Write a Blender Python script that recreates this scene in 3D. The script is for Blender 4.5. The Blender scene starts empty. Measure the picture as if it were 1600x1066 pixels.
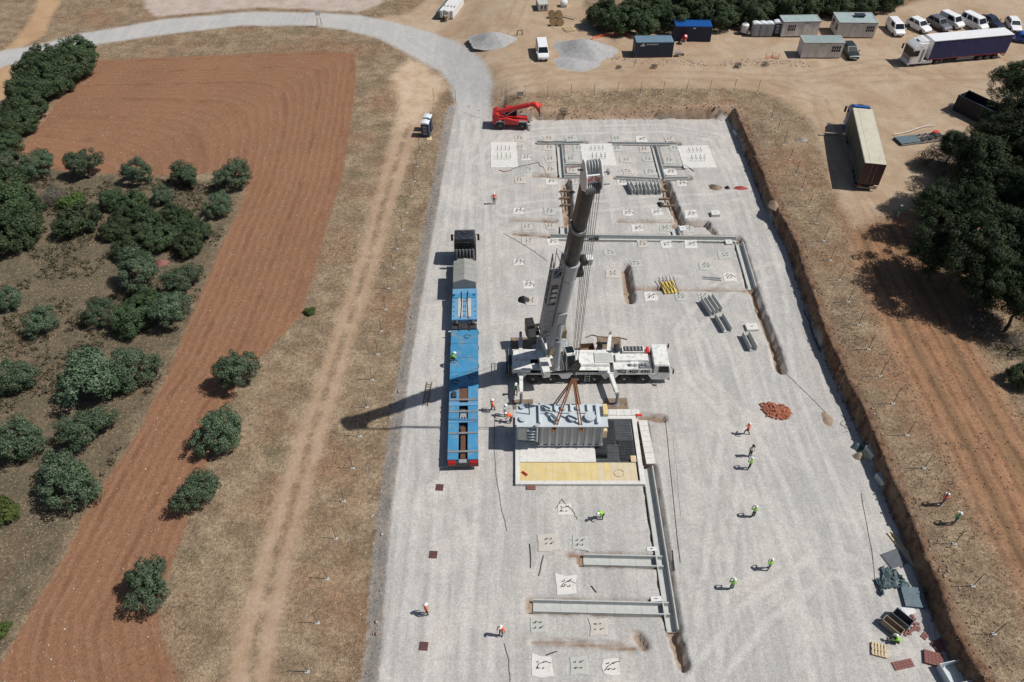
import bpy, bmesh, math, random
import numpy as np
from mathutils import Vector, Matrix
random.seed(7); rng = np.random.default_rng(11)
R = math.radians
scene = bpy.context.scene
# ------------------------------------------------------------------ camera, sky, sun, exposure
CAM_H, PITCH, FPX = 59.0, R(46.0), 1200.0
cam_d = bpy.data.cameras.new('drone_camera'); cam = bpy.data.objects.new('drone_camera', cam_d)
scene.collection.objects.link(cam); scene.camera = cam
cam_d.sensor_width = 36.0; cam_d.lens = 36.0 * FPX / 1600.0
cam_d.clip_start = 0.5; cam_d.clip_end = 5000
cam.location = (0, 0, CAM_H); cam.rotation_euler = (math.pi / 2 - PITCH, 0, 0)
SUN_EL, SUN_AZ = R(54.5), R(-4.0)            # azimuth from +X towards +Y
world = bpy.data.worlds.new('World'); scene.world = world; world.use_nodes = True
wn = world.node_tree.nodes; wl = world.node_tree.links
sky = wn.new('ShaderNodeTexSky'); sky.sky_type = 'NISHITA'; sky.sun_disc = False
sky.sun_elevation = SUN_EL; sky.sun_rotation = math.pi / 2 - SUN_AZ
sky.dust_density = 1.4
wn['Background'].inputs['Strength'].default_value = 0.06
wl.new(sky.outputs[0], wn['Background'].inputs['Color'])
sl = bpy.data.lights.new('sun', 'SUN'); sl.energy = 4.5; sl.angle = R(0.53); sl.color = (1.0, 0.96, 0.9)
sun = bpy.data.objects.new('sun', sl); scene.collection.objects.link(sun)
sd = Vector((math.cos(SUN_EL) * math.cos(SUN_AZ), math.cos(SUN_EL) * math.sin(SUN_AZ), math.sin(SUN_EL)))
sun.rotation_euler = sd.to_track_quat('Z', 'Y').to_euler(); sun.location = sd * 200
scene.view_settings.view_transform = 'Standard'; scene.view_settings.look = 'None'
scene.view_settings.exposure = -0.15; scene.view_settings.gamma = 1.0
scene.view_settings.use_curve_mapping = False
COL = scene.collection

# ------------------------------------------------------------------ surveying: a pixel of the photograph to the flat ground
def gnd(px, py, z=0.0):
    u = (px - 800) / FPX; v = (py - 533) / FPX
    dy = math.cos(PITCH) - v * math.sin(PITCH); dz = -math.sin(PITCH) - v * math.cos(PITCH)
    t = (z - CAM_H) / dz
    return np.array([u * t, dy * t])
def W(pts, z=0.0): return np.array([gnd(x, y, z) for x, y in pts])
def sstep(a, b, x):
    t = np.clip((x - a) / (b - a), 0, 1); return t * t * (3 - 2 * t)
def sdf_poly(X, Y, poly):
    """signed distance, positive outside"""
    d = np.full(X.shape, 1e9); ins = np.zeros(X.shape, bool); n = len(poly)
    for i in range(n):
        ax, ay = poly[i]; bx, by = poly[(i + 1) % n]
        ex, ey = bx - ax, by - ay; L = ex * ex + ey * ey + 1e-12
        t = np.clip(((X - ax) * ex + (Y - ay) * ey) / L, 0, 1)
        d = np.minimum(d, (X - ax - t * ex) ** 2 + (Y - ay - t * ey) ** 2)
        c = ((ay > Y) != (by > Y))
        if ay != by: ins ^= c & (X < (bx - ax) * (Y - ay) / (by - ay) + ax)
    d = np.sqrt(d); return np.where(ins, -d, d)
def dist_line(X, Y, pts):
    d = np.full(X.shape, 1e9)
    for (ax, ay), (bx, by) in zip(pts[:-1], pts[1:]):
        ex, ey = bx - ax, by - ay; L = ex * ex + ey * ey + 1e-12
        t = np.clip(((X - ax) * ex + (Y - ay) * ey) / L, 0, 1)
        d = np.minimum(d, (X - ax - t * ex) ** 2 + (Y - ay - t * ey) ** 2)
    return np.sqrt(d)
_pt = [np.random.default_rng(s).random((64, 64)) for s in range(6)]
def vnoise(X, Y, sc, k=0):
    x = X / sc + 1000; y = Y / sc + 1000; xi = np.floor(x).astype(int); yi = np.floor(y).astype(int)
    fx = x - xi; fy = y - yi; fx = fx * fx * (3 - 2 * fx); fy = fy * fy * (3 - 2 * fy); T_ = _pt[k]
    g = lambda i, j: T_[i % 64, j % 64]
    return (g(xi, yi) * (1 - fx) + g(xi + 1, yi) * fx) * (1 - fy) + (g(xi, yi + 1) * (1 - fx) + g(xi + 1, yi + 1) * fx) * fy - .5

PAD = W([(560, 1290), (578, 1130), (590, 1066), (598, 1000), (603, 900), (612, 800), (625, 700), (637, 600), (650, 520), (665, 430), (683, 330),
         (700, 230), (712, 170), (735, 182), (772, 192), (840, 188), (1000, 186), (1141, 187), (1146, 199), (1156, 224), (1167, 250), (1181, 289),
         (1195, 322), (1211, 356), (1230, 394), (1245, 441), (1257, 476), (1284, 551), (1305, 600), (1329, 649), (1341, 677), (1362, 726),
         (1381, 775), (1405, 832), (1429, 896), (1448, 945), (1466, 991), (1482, 1028), (1508, 1070), (1535, 1130), (1620, 1290)])
ROAD = W([(-300, 150), (0, 80), (60, 70), (125, 52), (190, 42), (260, 30), (400, 18), (500, 20), (560, 24), (620, 36), (680, 53), (705, 65), (725, 78), (745, 95),
          (762, 118), (770, 140), (768, 170), (772, 194), (712, 172), (712, 160), (705, 135), (690, 115), (655, 95), (620, 75), (590, 60), (540, 47), (480, 40), (380, 40),
          (290, 50), (200, 62), (130, 73), (60, 92), (0, 106), (-300, 190)])
YARD = W([(740, 88), (700, 62), (600, 26), (560, 21), (640, 6), (690, -30), (700, -70), (850, -70), (910, -10), (915, 45), (960, 72), (990, 50), (1060, 45), (1200, 45), (1390, 22),
          (1440, 5), (1560, 0), (1700, -30), (1760, 90), (1640, 130), (1560, 190), (1500, 240), (1440, 300), (1420, 330), (1330, 360), (1312, 330), (1292, 265), (1272, 205), (1235, 165), (1190, 148),
          (1100, 142), (1000, 142), (900, 147), (790, 150), (760, 168), (768, 140)], 1.6)
FIELD = W([(150, 95), (145, 110), (120, 125), (100, 150), (70, 185), (40, 220), (18, 240), (35, 250), (100, 264), (200, 268), (300, 270), (345, 264), (385, 280), (375, 320),
           (350, 370), (330, 415), (310, 460), (285, 520), (255, 590), (215, 670), (175, 730), (130, 800), (90, 880), (40, 960), (0, 1030), (-60, 1130), (-150, 1290), (310, 1290), (285, 1110),
           (276, 1060), (262, 1020), (245, 985), (252, 920), (272, 860), (300, 785), (330, 700), (365, 610), (400, 560), (440, 520), (468, 490), (487, 430), (504, 367), (534, 274),
           (550, 180), (557, 120), (553, 84), (500, 80), (400, 84), (300, 88), (200, 92)])
FIELD2 = W([(1312, 330), (1330, 360), (1420, 325), (1470, 450), (1500, 500), (1560, 600), (1610, 690), (1700, 850), (1800, 1050), (1700, 1120), (1620, 985), (1560, 880), (1500, 765), (1440, 650), (1385, 545), (1340, 440)], 1.9)
PALE = W([(640, 92), (662, 100), (692, 124), (700, 138), (682, 150), (668, 170), (650, 192), (615, 205), (622, 160), (612, 120)])
LIME = W([(222, -40), (226, 14), (245, 26), (290, 22), (400, 12), (470, 14), (560, 19), (600, 4), (560, -40)])
LANE = W([(66, -60), (62, 0), (52, 22), (36, 48), (14, 72), (0, 82), (30, 76), (72, 54), (74, 40), (84, 20), (96, 0), (120, -60)])
LANE2 = W([(30, 98), (14, 130), (2, 165), (-30, 230), (-120, 300), (-80, 150), (-10, 108)])
_tr = [(660, 150, 50), (640, 190, 44), (622, 240, 38), (600, 310, 36), (576, 400, 36), (550, 480, 37), (521, 570, 40), (491, 660, 46), (461, 760, 52), (432, 860, 58), (407, 960, 64), (386, 1066, 72), (370, 1160, 82), (350, 1290, 90)]
TRACK = W([(x - w / 2, y) for x, y, w in _tr] + [(x + w / 2, y) for x, y, w in _tr[::-1]])
TRACKMID = W([(x, y) for x, y, w in _tr])

# trenches (polyline in photo pixels, width m, depth m); the concrete troughs sit in some of them
TROUGHS = [  # (p0, p1, width, depth) photo pixels
    ((1012, 728), (1051, 984), 1.0, .62), ((912, 874), (1036, 877), 1.0, .55), ((833, 946), (1046, 951), 1.05, .55),
    ((860, 370), (1152, 374), 1.05, .6), ((1155, 378), (1175, 448), 1.05, .6), ((839, 222), (912, 223), .75, .5),
    ((951, 224), (1058, 225), .75, .5), ((874, 226), (878, 274), .8, .5), ((1022, 228), (1035, 276), .8, .5),
    ((881, 258), (909, 258), .7, .45), ((1036, 261), (1066, 262), .7, .45), ((962, 277), (1030, 280), .7, .45),
    ((1038, 279), (1076, 278), .7, .45), ((881, 275), (909, 275), .7, .45), ((881, 352), (882, 366), 1.0, .55), ((1054, 353), (1058, 369), 1.0, .55)]
OPEN = [([(1052, 988), (1060, 1010), (1068, 1038)], .75, .9), ([(884, 284), (888, 345)], 1.15, 1.0), ([(1039, 285), (1052, 320), (1062, 345), (1072, 349), (1102, 350)], 1.1, 1.0),
        ([(1102, 350), (1116, 364)], .5, .5), ([(978, 418), (981, 442), (984, 468)], 1.0, 1.0), ([(1177, 452), (1190, 490), (1210, 540), (1221, 578)], .85, .9),
        ([(796, 343), (868, 345)], .45, .3), ([(984, 450), (1166, 453)], .45, .3), ([(832, 1003), (880, 1004), (930, 1008), (992, 1013)], .4, .3), ([(995, 993), (1006, 1008)], .6, .5),
        ([(967, 345), (1048, 346)], .4, .3), ([(802, 364), (850, 368)], .55, .35), ([(833, 273), (872, 276)], .6, .4), ([(1002, 650), (1036, 654)], .7, .5), ([(830, 940), (1040, 944)], .5, .25), ([(890, 867), (1030, 869)], .45, .25),
        ([(1004, 664), (1008, 700), (1013, 735)], .8, .8), ([(1020, 730), (1058, 984)], .55, .5)]
TR_W = [(W([a, b]), w + .12, d) for a, b, w, d in TROUGHS] + [(W(p), w, d) for p, w, d in OPEN]

def height(X, Y, fine=True):
    X = np.asarray(X, float); Y = np.asarray(Y, float)
    d = sdf_poly(X, Y, PAD)
    dn = d + vnoise(X, Y, 2.6) * .34 + vnoise(X, Y, .7, 1) * .15 - .05
    lo = -3 - 11 * sstep(98, 115, Y)
    B = 2.15 * sstep(lo, lo + 5 + 10 * sstep(98, 115, Y), X)
    north = sstep(20, 34, X * 0 + 34 - np.abs(X - 14)) * sstep(96, 101, Y)
    east = .84 * sstep(.05, .34, dn) + .16 * sstep(.4, 4.5, dn)
    nor = .55 * sstep(.05, 1.8, dn) + .45 * sstep(1.8, 6.0, dn)
    bw = sstep(-4, 1, X); ramp = sstep(0, 12, d) * (1 - bw) + (east * (1 - north) + nor * north) * bw
    h = B * ramp
    # west edge: a low gravel shoulder falling away from the pad
    west = (X < -1) & (Y < 112)
    h = np.where(west, -.4 * sstep(.0, 1.5, dn) * (1 - sstep(86, 112, Y)) + h * sstep(86, 112, Y), h)
    h = h + np.where(d > 1.5, .10 * vnoise(X, Y, 6, 2) + .05 * vnoise(X, Y, 1.1, 3), .015 * vnoise(X, Y, 3, 2)) * 1.0
    h = h + 2.0 * sstep(55, 120, np.abs(X)) * sstep(170, 400, Y)
    if fine:
        m = d < 1.0
        if np.any(m):
            tz = np.zeros(X.shape)
            for pts, w, dep in TR_W:
                q = dist_line(X, Y, pts) + vnoise(X, Y, .6, 4) * .12
                tz = np.maximum(tz, dep * (1 - sstep(w / 2 - .06, w / 2 + .14, q)))
            h = h - np.where(m, tz, 0)
    return h
def hz(x, y, fine=False): return float(height(np.array([x]), np.array([y]), fine)[0])
def P(px, py, dz=0.0, z=None):
    """photo pixel -> point standing on the terrain"""
    if z is not None:
        q = gnd(px, py, z); return Vector((q[0], q[1], z))
    z = 0.0
    for _ in range(12):
        q = gnd(px, py, z); z = .5 * z + .5 * hz(*q)
    q = gnd(px, py, z); return Vector((q[0], q[1], hz(*q) + dz))

# ------------------------------------------------------------------ materials
def mat(name, col, rough=.6, metal=0.0, var=.12, vs=1.2, dirt=None, dirt_amt=.0, bump=0.0, bs=30, spec=.4, island=0.0):
    m = bpy.data.materials.new(name); m.use_nodes = True; nt = m.node_tree; n = nt.nodes; l = nt.links
    b = n['Principled BSDF']; b.inputs['Roughness'].default_value = rough; b.inputs['Metallic'].default_value = metal
    b.inputs['Specular IOR Level'].default_value = spec
    tc = n.new('ShaderNodeTexCoord')
    ns = n.new('ShaderNodeTexNoise'); ns.inputs['Scale'].default_value = vs; ns.inputs['Detail'].default_value = 6; ns.inputs['Roughness'].default_value = .65
    l.new(tc.outputs['Object'], ns.inputs['Vector'])
    mr = n.new('ShaderNodeMapRange'); mr.inputs[1].default_value = .25; mr.inputs[2].default_value = .75
    mr.inputs[3].default_value = 1 - var; mr.inputs[4].default_value = 1 + var; l.new(ns.outputs['Fac'], mr.inputs[0])
    mx = n.new('ShaderNodeMix'); mx.data_type = 'RGBA'; mx.blend_type = 'MULTIPLY'; mx.inputs[0].default_value = 1
    mx.inputs[6].default_value = (*col, 1); l.new(mr.outputs[0], mx.inputs[7]); out = mx.outputs[2]
    if island:
        g = n.new('ShaderNodeNewGeometry'); mi = n.new('ShaderNodeMapRange'); mi.inputs[3].default_value = 1 - island; mi.inputs[4].default_value = 1 + island
        l.new(g.outputs['Random Per Island'], mi.inputs[0]); m2 = n.new('ShaderNodeMix'); m2.data_type = 'RGBA'; m2.blend_type = 'MULTIPLY'; m2.inputs[0].default_value = 1
        l.new(out, m2.inputs[6]); l.new(mi.outputs[0], m2.inputs[7]); out = m2.outputs[2]
    if dirt is not None:
        n2 = n.new('ShaderNodeTexNoise'); n2.inputs['Scale'].default_value = vs * 2.3; n2.inputs['Detail'].default_value = 8; n2.inputs['Roughness'].default_value = .7
        l.new(tc.outputs['Object'], n2.inputs['Vector'])
        r2 = n.new('ShaderNodeMapRange'); r2.inputs[1].default_value = .5; r2.inputs[2].default_value = .68; r2.inputs[3].default_value = 0; r2.inputs[4].default_value = dirt_amt
        l.new(n2.outputs['Fac'], r2.inputs[0])
        m3 = n.new('ShaderNodeMix'); m3.data_type = 'RGBA'; l.new(r2.outputs[0], m3.inputs[0]); l.new(out, m3.inputs[6]); m3.inputs[7].default_value = (*dirt, 1); out = m3.outputs[2]
    l.new(out, b.inputs['Base Color'])
    if bump:
        nb = n.new('ShaderNodeTexNoise'); nb.inputs['Scale'].default_value = bs; nb.inputs['Detail'].default_value = 4; l.new(tc.outputs['Object'], nb.inputs['Vector'])
        bp = n.new('ShaderNodeBump'); bp.inputs['Strength'].default_value = bump; bp.inputs['Distance'].default_value = .05
        l.new(nb.outputs['Fac'], bp.inputs['Height']); l.new(bp.outputs[0], b.inputs['Normal'])
    return m
DUST = (.38, .30, .22)
M = {}
def mk(k, *a, **kw): M[k] = mat(k, *a, **kw)
mk('white_paint', (.74, .75, .75), .42, dirt=(.33, .29, .24), dirt_amt=.35, var=.07)
mk('white_car', (.78, .79, .8), .28, var=.04, dirt=DUST, dirt_amt=.12)
mk('grey_car', (.16, .17, .19), .3, metal=.3, var=.05, dirt=DUST, dirt_amt=.2)
mk('navy_car', (.012, .02, .05), .25, var=.05, dirt=DUST, dirt_amt=.12)
mk('dark_car', (.02, .03, .035), .28, var=.05, dirt=DUST, dirt_amt=.15)
mk('blue_car', (.02, .08, .35), .28, var=.05, dirt=DUST, dirt_amt=.1)
mk('crane_white', (.74, .74, .71), .45, dirt=(.30, .28, .23), dirt_amt=.75, var=.08, vs=.9)
mk('boom_grey', (.38, .40, .425), .38, dirt=(.3, .3, .29), dirt_amt=.3, var=.08, vs=.5)
mk('boom_dark', (.034, .031, .028), .45, dirt=(.11, .095, .08), dirt_amt=.55, var=.3, vs=.6)
mk('steel_grey', (.26, .27, .28), .5, metal=.2, var=.2, vs=2, dirt=(.16, .13, .1), dirt_amt=.4)
mk('steel_dark', (.05, .05, .052), .5, metal=.2, var=.25, vs=3, dirt=DUST, dirt_amt=.2)
mk('black', (.018, .018, .02), .55, var=.2, dirt=DUST, dirt_amt=.18)
mk('rubber', (.022, .022, .023), .85, var=.25, dirt=DUST, dirt_amt=.35, vs=3)
mk('glass', (.012, .018, .022), .14, var=.0, spec=.3)
mk('trailer_blue', (.05, .245, .44), .6, dirt=(.22, .26, .28), dirt_amt=.95, var=.2, vs=.55)
mk('trailer_blue_worn', (.11, .31, .52), .6, dirt=(.3, .27, .23), dirt_amt=.75, var=.2, vs=1.1)
mk('tarp_grey', (.30, .30, .28), .75, dirt=(.22, .2, .17), dirt_amt=.3, var=.12, bump=.3, bs=4)
mk('truck_navy', (.02, .03, .045), .4, dirt=DUST, dirt_amt=.25)
mk('curtain_navy', (.022, .026, .105), .55, var=.12, vs=.8, dirt=(.05, .05, .11), dirt_amt=.35)
mk('curtain_green', (.055, .07, .055), .6, var=.12, vs=.8)
mk('tarp_beige', (.55, .53, .42), .7, var=.08, vs=.5, dirt=(.36, .33, .24), dirt_amt=.5)
mk('cab_blue', (.012, .09, .33), .35, var=.06)
mk('maroon', (.10, .05, .05), .6, var=.15)
mk('red_paint', (.50, .022, .02), .4, var=.1, dirt=(.3, .12, .09), dirt_amt=.35)
mk('signal_red', (.62, .03, .02), .5, var=.05)
mk('tail_red', (.35, .015, .015), .4, var=.15)
mk('amber', (.75, .28, .02), .4, var=.03)
mk('container_navy', (.018, .03, .075), .5, var=.15, vs=.8, dirt=(.09, .05, .04), dirt_amt=.3)
mk('container_slate', (.03, .05, .085), .5, var=.2, vs=.8, dirt=(.1, .07, .06), dirt_amt=.35)
mk('container_roof', (.15, .24, .32), .55, var=.15, vs=.8, dirt=(.2, .17, .14), dirt_amt=.4)
mk('skip_dark', (.018, .02, .032), .6, var=.2, dirt=(.07, .05, .04), dirt_amt=.3)
mk('cabin_wall', (.63, .62, .61), .55, var=.06, vs=.6, dirt=(.4, .36, .31), dirt_amt=.3)
mk('cabin_roof', (.33, .42, .42), .55, var=.12, vs=.6, dirt=(.25, .23, .19), dirt_amt=.5)
mk('toilet_grey', (.30, .32, .35), .5, var=.08); mk('toilet_blue', (.03, .05, .09), .5, var=.1); mk('toilet_roof', (.68, .72, .76), .5, var=.05)
mk('poly_white', (.66, .68, .68), .5, var=.08)
mk('concrete', (.47, .48, .45), .85, var=.14, vs=1.3, bump=.2, bs=14, dirt=(.36, .33, .28), dirt_amt=.5)
mk('concrete_pale', (.66, .65, .62), .85, var=.10, vs=1.1, bump=.2, bs=14, dirt=(.44, .4, .34), dirt_amt=.55)
mk('concrete_trough', (.47, .485, .47), .8, var=.14, vs=1.5, bump=.15, bs=14, dirt=(.3, .28, .24), dirt_amt=.35)
mk('footing_worn', (.52, .49, .445), .9, var=.14, vs=1.3, dirt=(.44, .38, .32), dirt_amt=.7)
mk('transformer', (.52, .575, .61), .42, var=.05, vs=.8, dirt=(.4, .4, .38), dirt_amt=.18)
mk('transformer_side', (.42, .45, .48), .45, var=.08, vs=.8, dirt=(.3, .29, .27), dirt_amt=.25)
mk('yellow_grp', (.64, .51, .23), .6, var=.14, vs=.9, dirt=(.62, .56, .42), dirt_amt=.8)
mk('beige_grp', (.60, .50, .34), .65, var=.1, vs=.9, dirt=(.6, .56, .46), dirt_amt=.6)
mk('yellow', (.70, .52, .12), .6, var=.1)
mk('grating_dark', (.075, .08, .09), .6, metal=.2, var=.25, vs=2)
mk('grating_mid', (.15, .155, .165), .6, metal=.2, var=.3, vs=2, dirt=(.3, .3, .3), dirt_amt=.4)
mk('wood', (.42, .30, .17), .8, var=.25, vs=3, island=.2); mk('wood_pale', (.60, .47, .29), .8, var=.2, vs=3, island=.2)
mk('wood_dark', (.20, .13, .08), .85, var=.3, vs=2.5); mk('plank_brown', (.30, .24, .18), .85, var=.3, vs=2.5)
mk('rust', (.13, .06, .035), .8, var=.35, vs=3); mk('rebar', (.07, .055, .05), .7, var=.3)
mk('steel_mat', (.20, .145, .10), .75, var=.3, vs=1.2, dirt=(.33, .27, .2), dirt_amt=.5)
mk('brick_red', (.29, .105, .062), .85, var=.2, vs=4, island=.35)
mk('tile_maroon', (.20, .085, .075), .8, var=.25, vs=3, island=.25)
mk('sling', (.30, .13, .055), .8, var=.15, vs=4); mk('rope', (.05, .048, .045), .6, var=.1)
mk('hose_red', (.30, .04, .03), .6); mk('cable_black', (.03, .028, .027), .7); mk('string_white', (.7, .7, .68), .8)
mk('tarp_teal', (.075, .115, .125), .55, var=.25, vs=2); mk('sheet_blue', (.10, .15, .18), .6, var=.25, vs=2, dirt=(.25, .24, .22), dirt_amt=.5)
mk('sheet_grey', (.10, .11, .125), .7, var=.2, vs=2)
mk('galv', (.42, .44, .46), .45, metal=.4, var=.15); mk('post_steel', (.13, .125, .12), .6, var=.2)
mk('skin', (.42, .24, .16), .6, var=.05); mk('vest_orange', (.85, .12, .035), .7, var=.1, vs=6); mk('vest_green', (.30, .62, .06), .7, var=.12, vs=6); mk('vest_red', (.55, .05, .04), .7, var=.1, vs=6)
mk('shirt_green', (.06, .24, .08), .7, var=.15, vs=6); mk('trousers_navy', (.025, .03, .05), .8, var=.15, vs=6); mk('trousers_jeans', (.10, .14, .20), .8, var=.15, vs=6); mk('trousers_khaki', (.16, .14, .11), .8, var=.15, vs=6)
mk('helmet_white', (.82, .82, .8), .35, var=.03); mk('helmet_black', (.03, .03, .03), .4, var=.03); mk('hair', (.03, .02, .015), .8); mk('shoe', (.03, .027, .025), .7); mk('reflective', (.62, .64, .62), .4, var=.03)
mk('lamp_glass', (.55, .57, .6), .15, var=.05); mk('lettering', (.02, .022, .03), .5, var=.0); mk('lettering_white', (.7, .72, .74), .5, var=.0)
mk('solar', (.02, .025, .04), .2, var=.05); mk('stone', (.46, .42, .36), .9, var=.2, vs=3, island=.3); mk('gravel_heap', (.36, .36, .36), .95, var=.25, vs=1.6, bump=1.0, bs=9, dirt=(.46, .43, .4), dirt_amt=.6)
mk('rubble_white', (.66, .66, .66), .8, var=.1); mk('spoil', (.30, .22, .16), .95, var=.3, vs=2.5, bump=.8, bs=8)

# ------------------------------------------------------------------ mesh builder
class MB:
    def __init__(s): s.v = []; s.f = []; s.m = []
    def add(s, vs, fs, m=0):
        o = len(s.v); s.v += [tuple(map(float, q)) for q in vs]; s.f += [tuple(i + o for i in f) for f in fs]; s.m += [m] * len(fs); return s
    def box(s, x0, x1, y0, y1, z0, z1, m=0, tx=0, ty=0):
        """tx, ty: inset of the top on each side"""
        return s.add([(x0, y0, z0), (x1, y0, z0), (x1, y1, z0), (x0, y1, z0), (x0 + tx, y0 + ty, z1), (x1 - tx, y0 + ty, z1), (x1 - tx, y1 - ty, z1), (x0 + tx, y1 - ty, z1)],
                     [(3, 2, 1, 0), (4, 5, 6, 7), (0, 1, 5, 4), (1, 2, 6, 5), (2, 3, 7, 6), (3, 0, 4, 7)], m)
    def prism(s, pts, axis, a0, a1, m=0, inset=0.0):
        """polygon in the plane normal to axis; x: (y,z), y: (x,z), z: (x,y)"""
        def p(q, a):
            return {'x': (a, q[0], q[1]), 'y': (q[0], a, q[1]), 'z': (q[0], q[1], a)}[axis]
        n = len(pts); vs = [p(q, a0) for q in pts] + [p(q, a1) for q in pts]
        fs = [tuple(range(n))[::-1], tuple(range(n, 2 * n))] + [(i, (i + 1) % n, n + (i + 1) % n, n + i) for i in range(n)]
        return s.add(vs, fs, m)
    def loft(s, rings, m=0, caps=True):
        n = len(rings[0]); vs = [p for r in rings for p in r]; fs = []
        for k in range(len(rings) - 1):
            for i in range(n):
                a = k * n + i; b = k * n + (i + 1) % n; fs.append((a, b, b + n, a + n))
        if caps: fs += [tuple(range(n))[::-1], tuple(range((len(rings) - 1) * n, len(rings) * n))]
        return s.add(vs, fs, m)
    def cyl(s, p0, p1, r0, r1=None, n=12, m=0, caps=True):
        p0 = Vector(p0); p1 = Vector(p1); r1 = r0 if r1 is None else r1; d = (p1 - p0).normalized()
        u = d.orthogonal().normalized(); w = d.cross(u)
        ring = lambda c, r: [tuple(c + (u * math.cos(2 * math.pi * i / n) + w * math.sin(2 * math.pi * i / n)) * r) for i in range(n)]
        return s.loft([ring(p0, r0), ring(p1, r1)], m, caps)
    def tube(s, path, r, n=6, m=0):
        path = [Vector(p) for p in path]; rings = []
        for i, p in enumerate(path):
            d = (path[min(i + 1, len(path) - 1)] - path[max(i - 1, 0)]).normalized()
            ref = Vector((0, 0, 1)) if abs(d.z) < .9 else Vector((1, 0, 0)); u = d.cross(ref).normalized(); w = d.cross(u)
            rr = r[i] if isinstance(r, (list, tuple)) else r
            rings.append([tuple(p + (u * math.cos(2 * math.pi * k / n) + w * math.sin(2 * math.pi * k / n)) * rr) for k in range(n)])
        return s.loft(rings, m)
    def bar(s, p0, p1, w, h, m=0, up=(0, 0, 1), w1=None, h1=None):
        p0 = Vector(p0); p1 = Vector(p1); d = (p1 - p0).normalized(); up = Vector(up); sd_ = d.cross(up)
        if sd_.length < 1e-4: sd_ = d.cross(Vector((0, 1, 0)))
        sd_.normalize(); u = sd_.cross(d)
        w1 = w if w1 is None else w1; h1 = h if h1 is None else h1
        ring = lambda c, a, b: [tuple(c + sd_ * x * a / 2 + u * z * b / 2) for x, z in ((-1, -1), (1, -1), (1, 1), (-1, 1))]
        return s.loft([ring(p0, w, h), ring(p1, w1, h1)], m)
    def ball(s, c, r, n=10, k=6, m=0, z0=-1.0):
        rx, ry, rz = (r, r, r) if not hasattr(r, '__len__') else r; rings = []
        a0 = math.asin(z0)
        for j in range(k + 1):
            a = a0 + (math.pi / 2 - a0) * j / k; cr = max(math.cos(a), .02)
            rings.append([(c[0] + rx * cr * math.cos(2 * math.pi * i / n), c[1] + ry * cr * math.sin(2 * math.pi * i / n), c[2] + rz * math.sin(a)) for i in range(n)])
        return s.loft(rings, m)
    def xf(s, mtx, start=0):
        s.v[start:] = [tuple(mtx @ Vector(q)) for q in s.v[start:]]; return s
    def mesh(s, name, mats, bevel=0.0, smooth=None):
        me = bpy.data.meshes.new(name); me.from_pydata(s.v, [], s.f)
        for mm in (mats if isinstance(mats, (list, tuple)) else [mats]): me.materials.append(M[mm] if isinstance(mm, str) else mm)
        me.polygons.foreach_set('material_index', s.m)
        bm = bmesh.new(); bm.from_mesh(me); bmesh.ops.recalc_face_normals(bm, faces=bm.faces)
        if bevel: bmesh.ops.bevel(bm, geom=list(bm.edges), offset=bevel, segments=1, affect='EDGES', clamp_overlap=True)
        bm.to_mesh(me); bm.free()
        if smooth is not None:
            me.polygons.foreach_set('use_smooth', [True] * len(me.polygons)); me.set_sharp_from_angle(angle=R(smooth))
        return me
    def build(s, name, mats, parent=None, bevel=0.0, smooth=None):
        return obj(name, s.mesh(name, mats, bevel, smooth), parent)
def obj(name, me, parent=None, loc=None, rot=None):
    o = bpy.data.objects.new(name, me); COL.objects.link(o)
    if parent is not None: o.parent = parent
    if loc is not None: o.location = loc
    if rot is not None: o.rotation_euler = rot
    return o
def tag(o, label, cat, group=None, kind=None):
    if label: o['label'] = label
    if cat: o['category'] = cat
    if group: o['group'] = group
    if kind or cat: o['kind'] = kind or 'thing'
    return o
def thing(name, label, cat, loc=(0, 0, 0), rz=0.0, group=None):
    o = obj(name, None, None, loc, (0, 0, rz)); o.empty_display_size = .2
    return tag(o, label, cat, group)
def kids(o): return [c for c in COL.objects if c.parent == o]
_children = {}
def copy_tree(o, tree, parent=None):
    """tree: nested list [(object, [(child, [...])])]"""
    c = o.copy(); COL.objects.link(c); c.parent = parent
    for ch, sub in tree: copy_tree(ch, sub, c)
    return c
def tree_of(o): return [(c, tree_of(c)) for c in o.children]
def stuff(o): o['kind'] = 'stuff'; return o
_wm = {}
def wheel(parent, x, y, z, r, w, axis='y', side=1, rimmat='galv'):
    """part 'wheel' (tyre) with a sub-part 'rim'; the axle runs along axis, side = outer face"""
    key = (r, w, axis, side, rimmat)
    if key not in _wm:
        a = lambda q: {'y': (q[0], q[2] * side, q[1]), 'x': (q[2] * side, q[0], q[1])}[axis]
        n = 20; prof = [(r * .62, w / 2 - .02), (r * .92, w / 2), (r, w / 2 - .06), (r, -w / 2 + .06), (r * .92, -w / 2), (r * .62, -w / 2 + .02)]
        rings = [[a((q * math.cos(2 * math.pi * i / n), q * math.sin(2 * math.pi * i / n), d)) for i in range(n)] for q, d in prof]
        t = MB().loft(rings); tm = t.mesh('tyre', 'rubber', smooth=35)
        pr2 = [(r * .62, w / 2 - .03), (r * .55, w / 2 - .02), (r * .45, w / 2 - .09), (r * .2, w / 2 - .06), (r * .17, w / 2 - .01), (.01, w / 2 - .01)]
        b = MB().loft([[a((q * math.cos(2 * math.pi * i / n), q * math.sin(2 * math.pi * i / n), d)) for i in range(n)] for q, d in pr2]); 
        _wm[key] = (tm, b.mesh('rim', rimmat, smooth=35))
    t = obj('wheel', _wm[key][0], parent, (x, y, z)); obj('rim', _wm[key][1], t); return t
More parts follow.
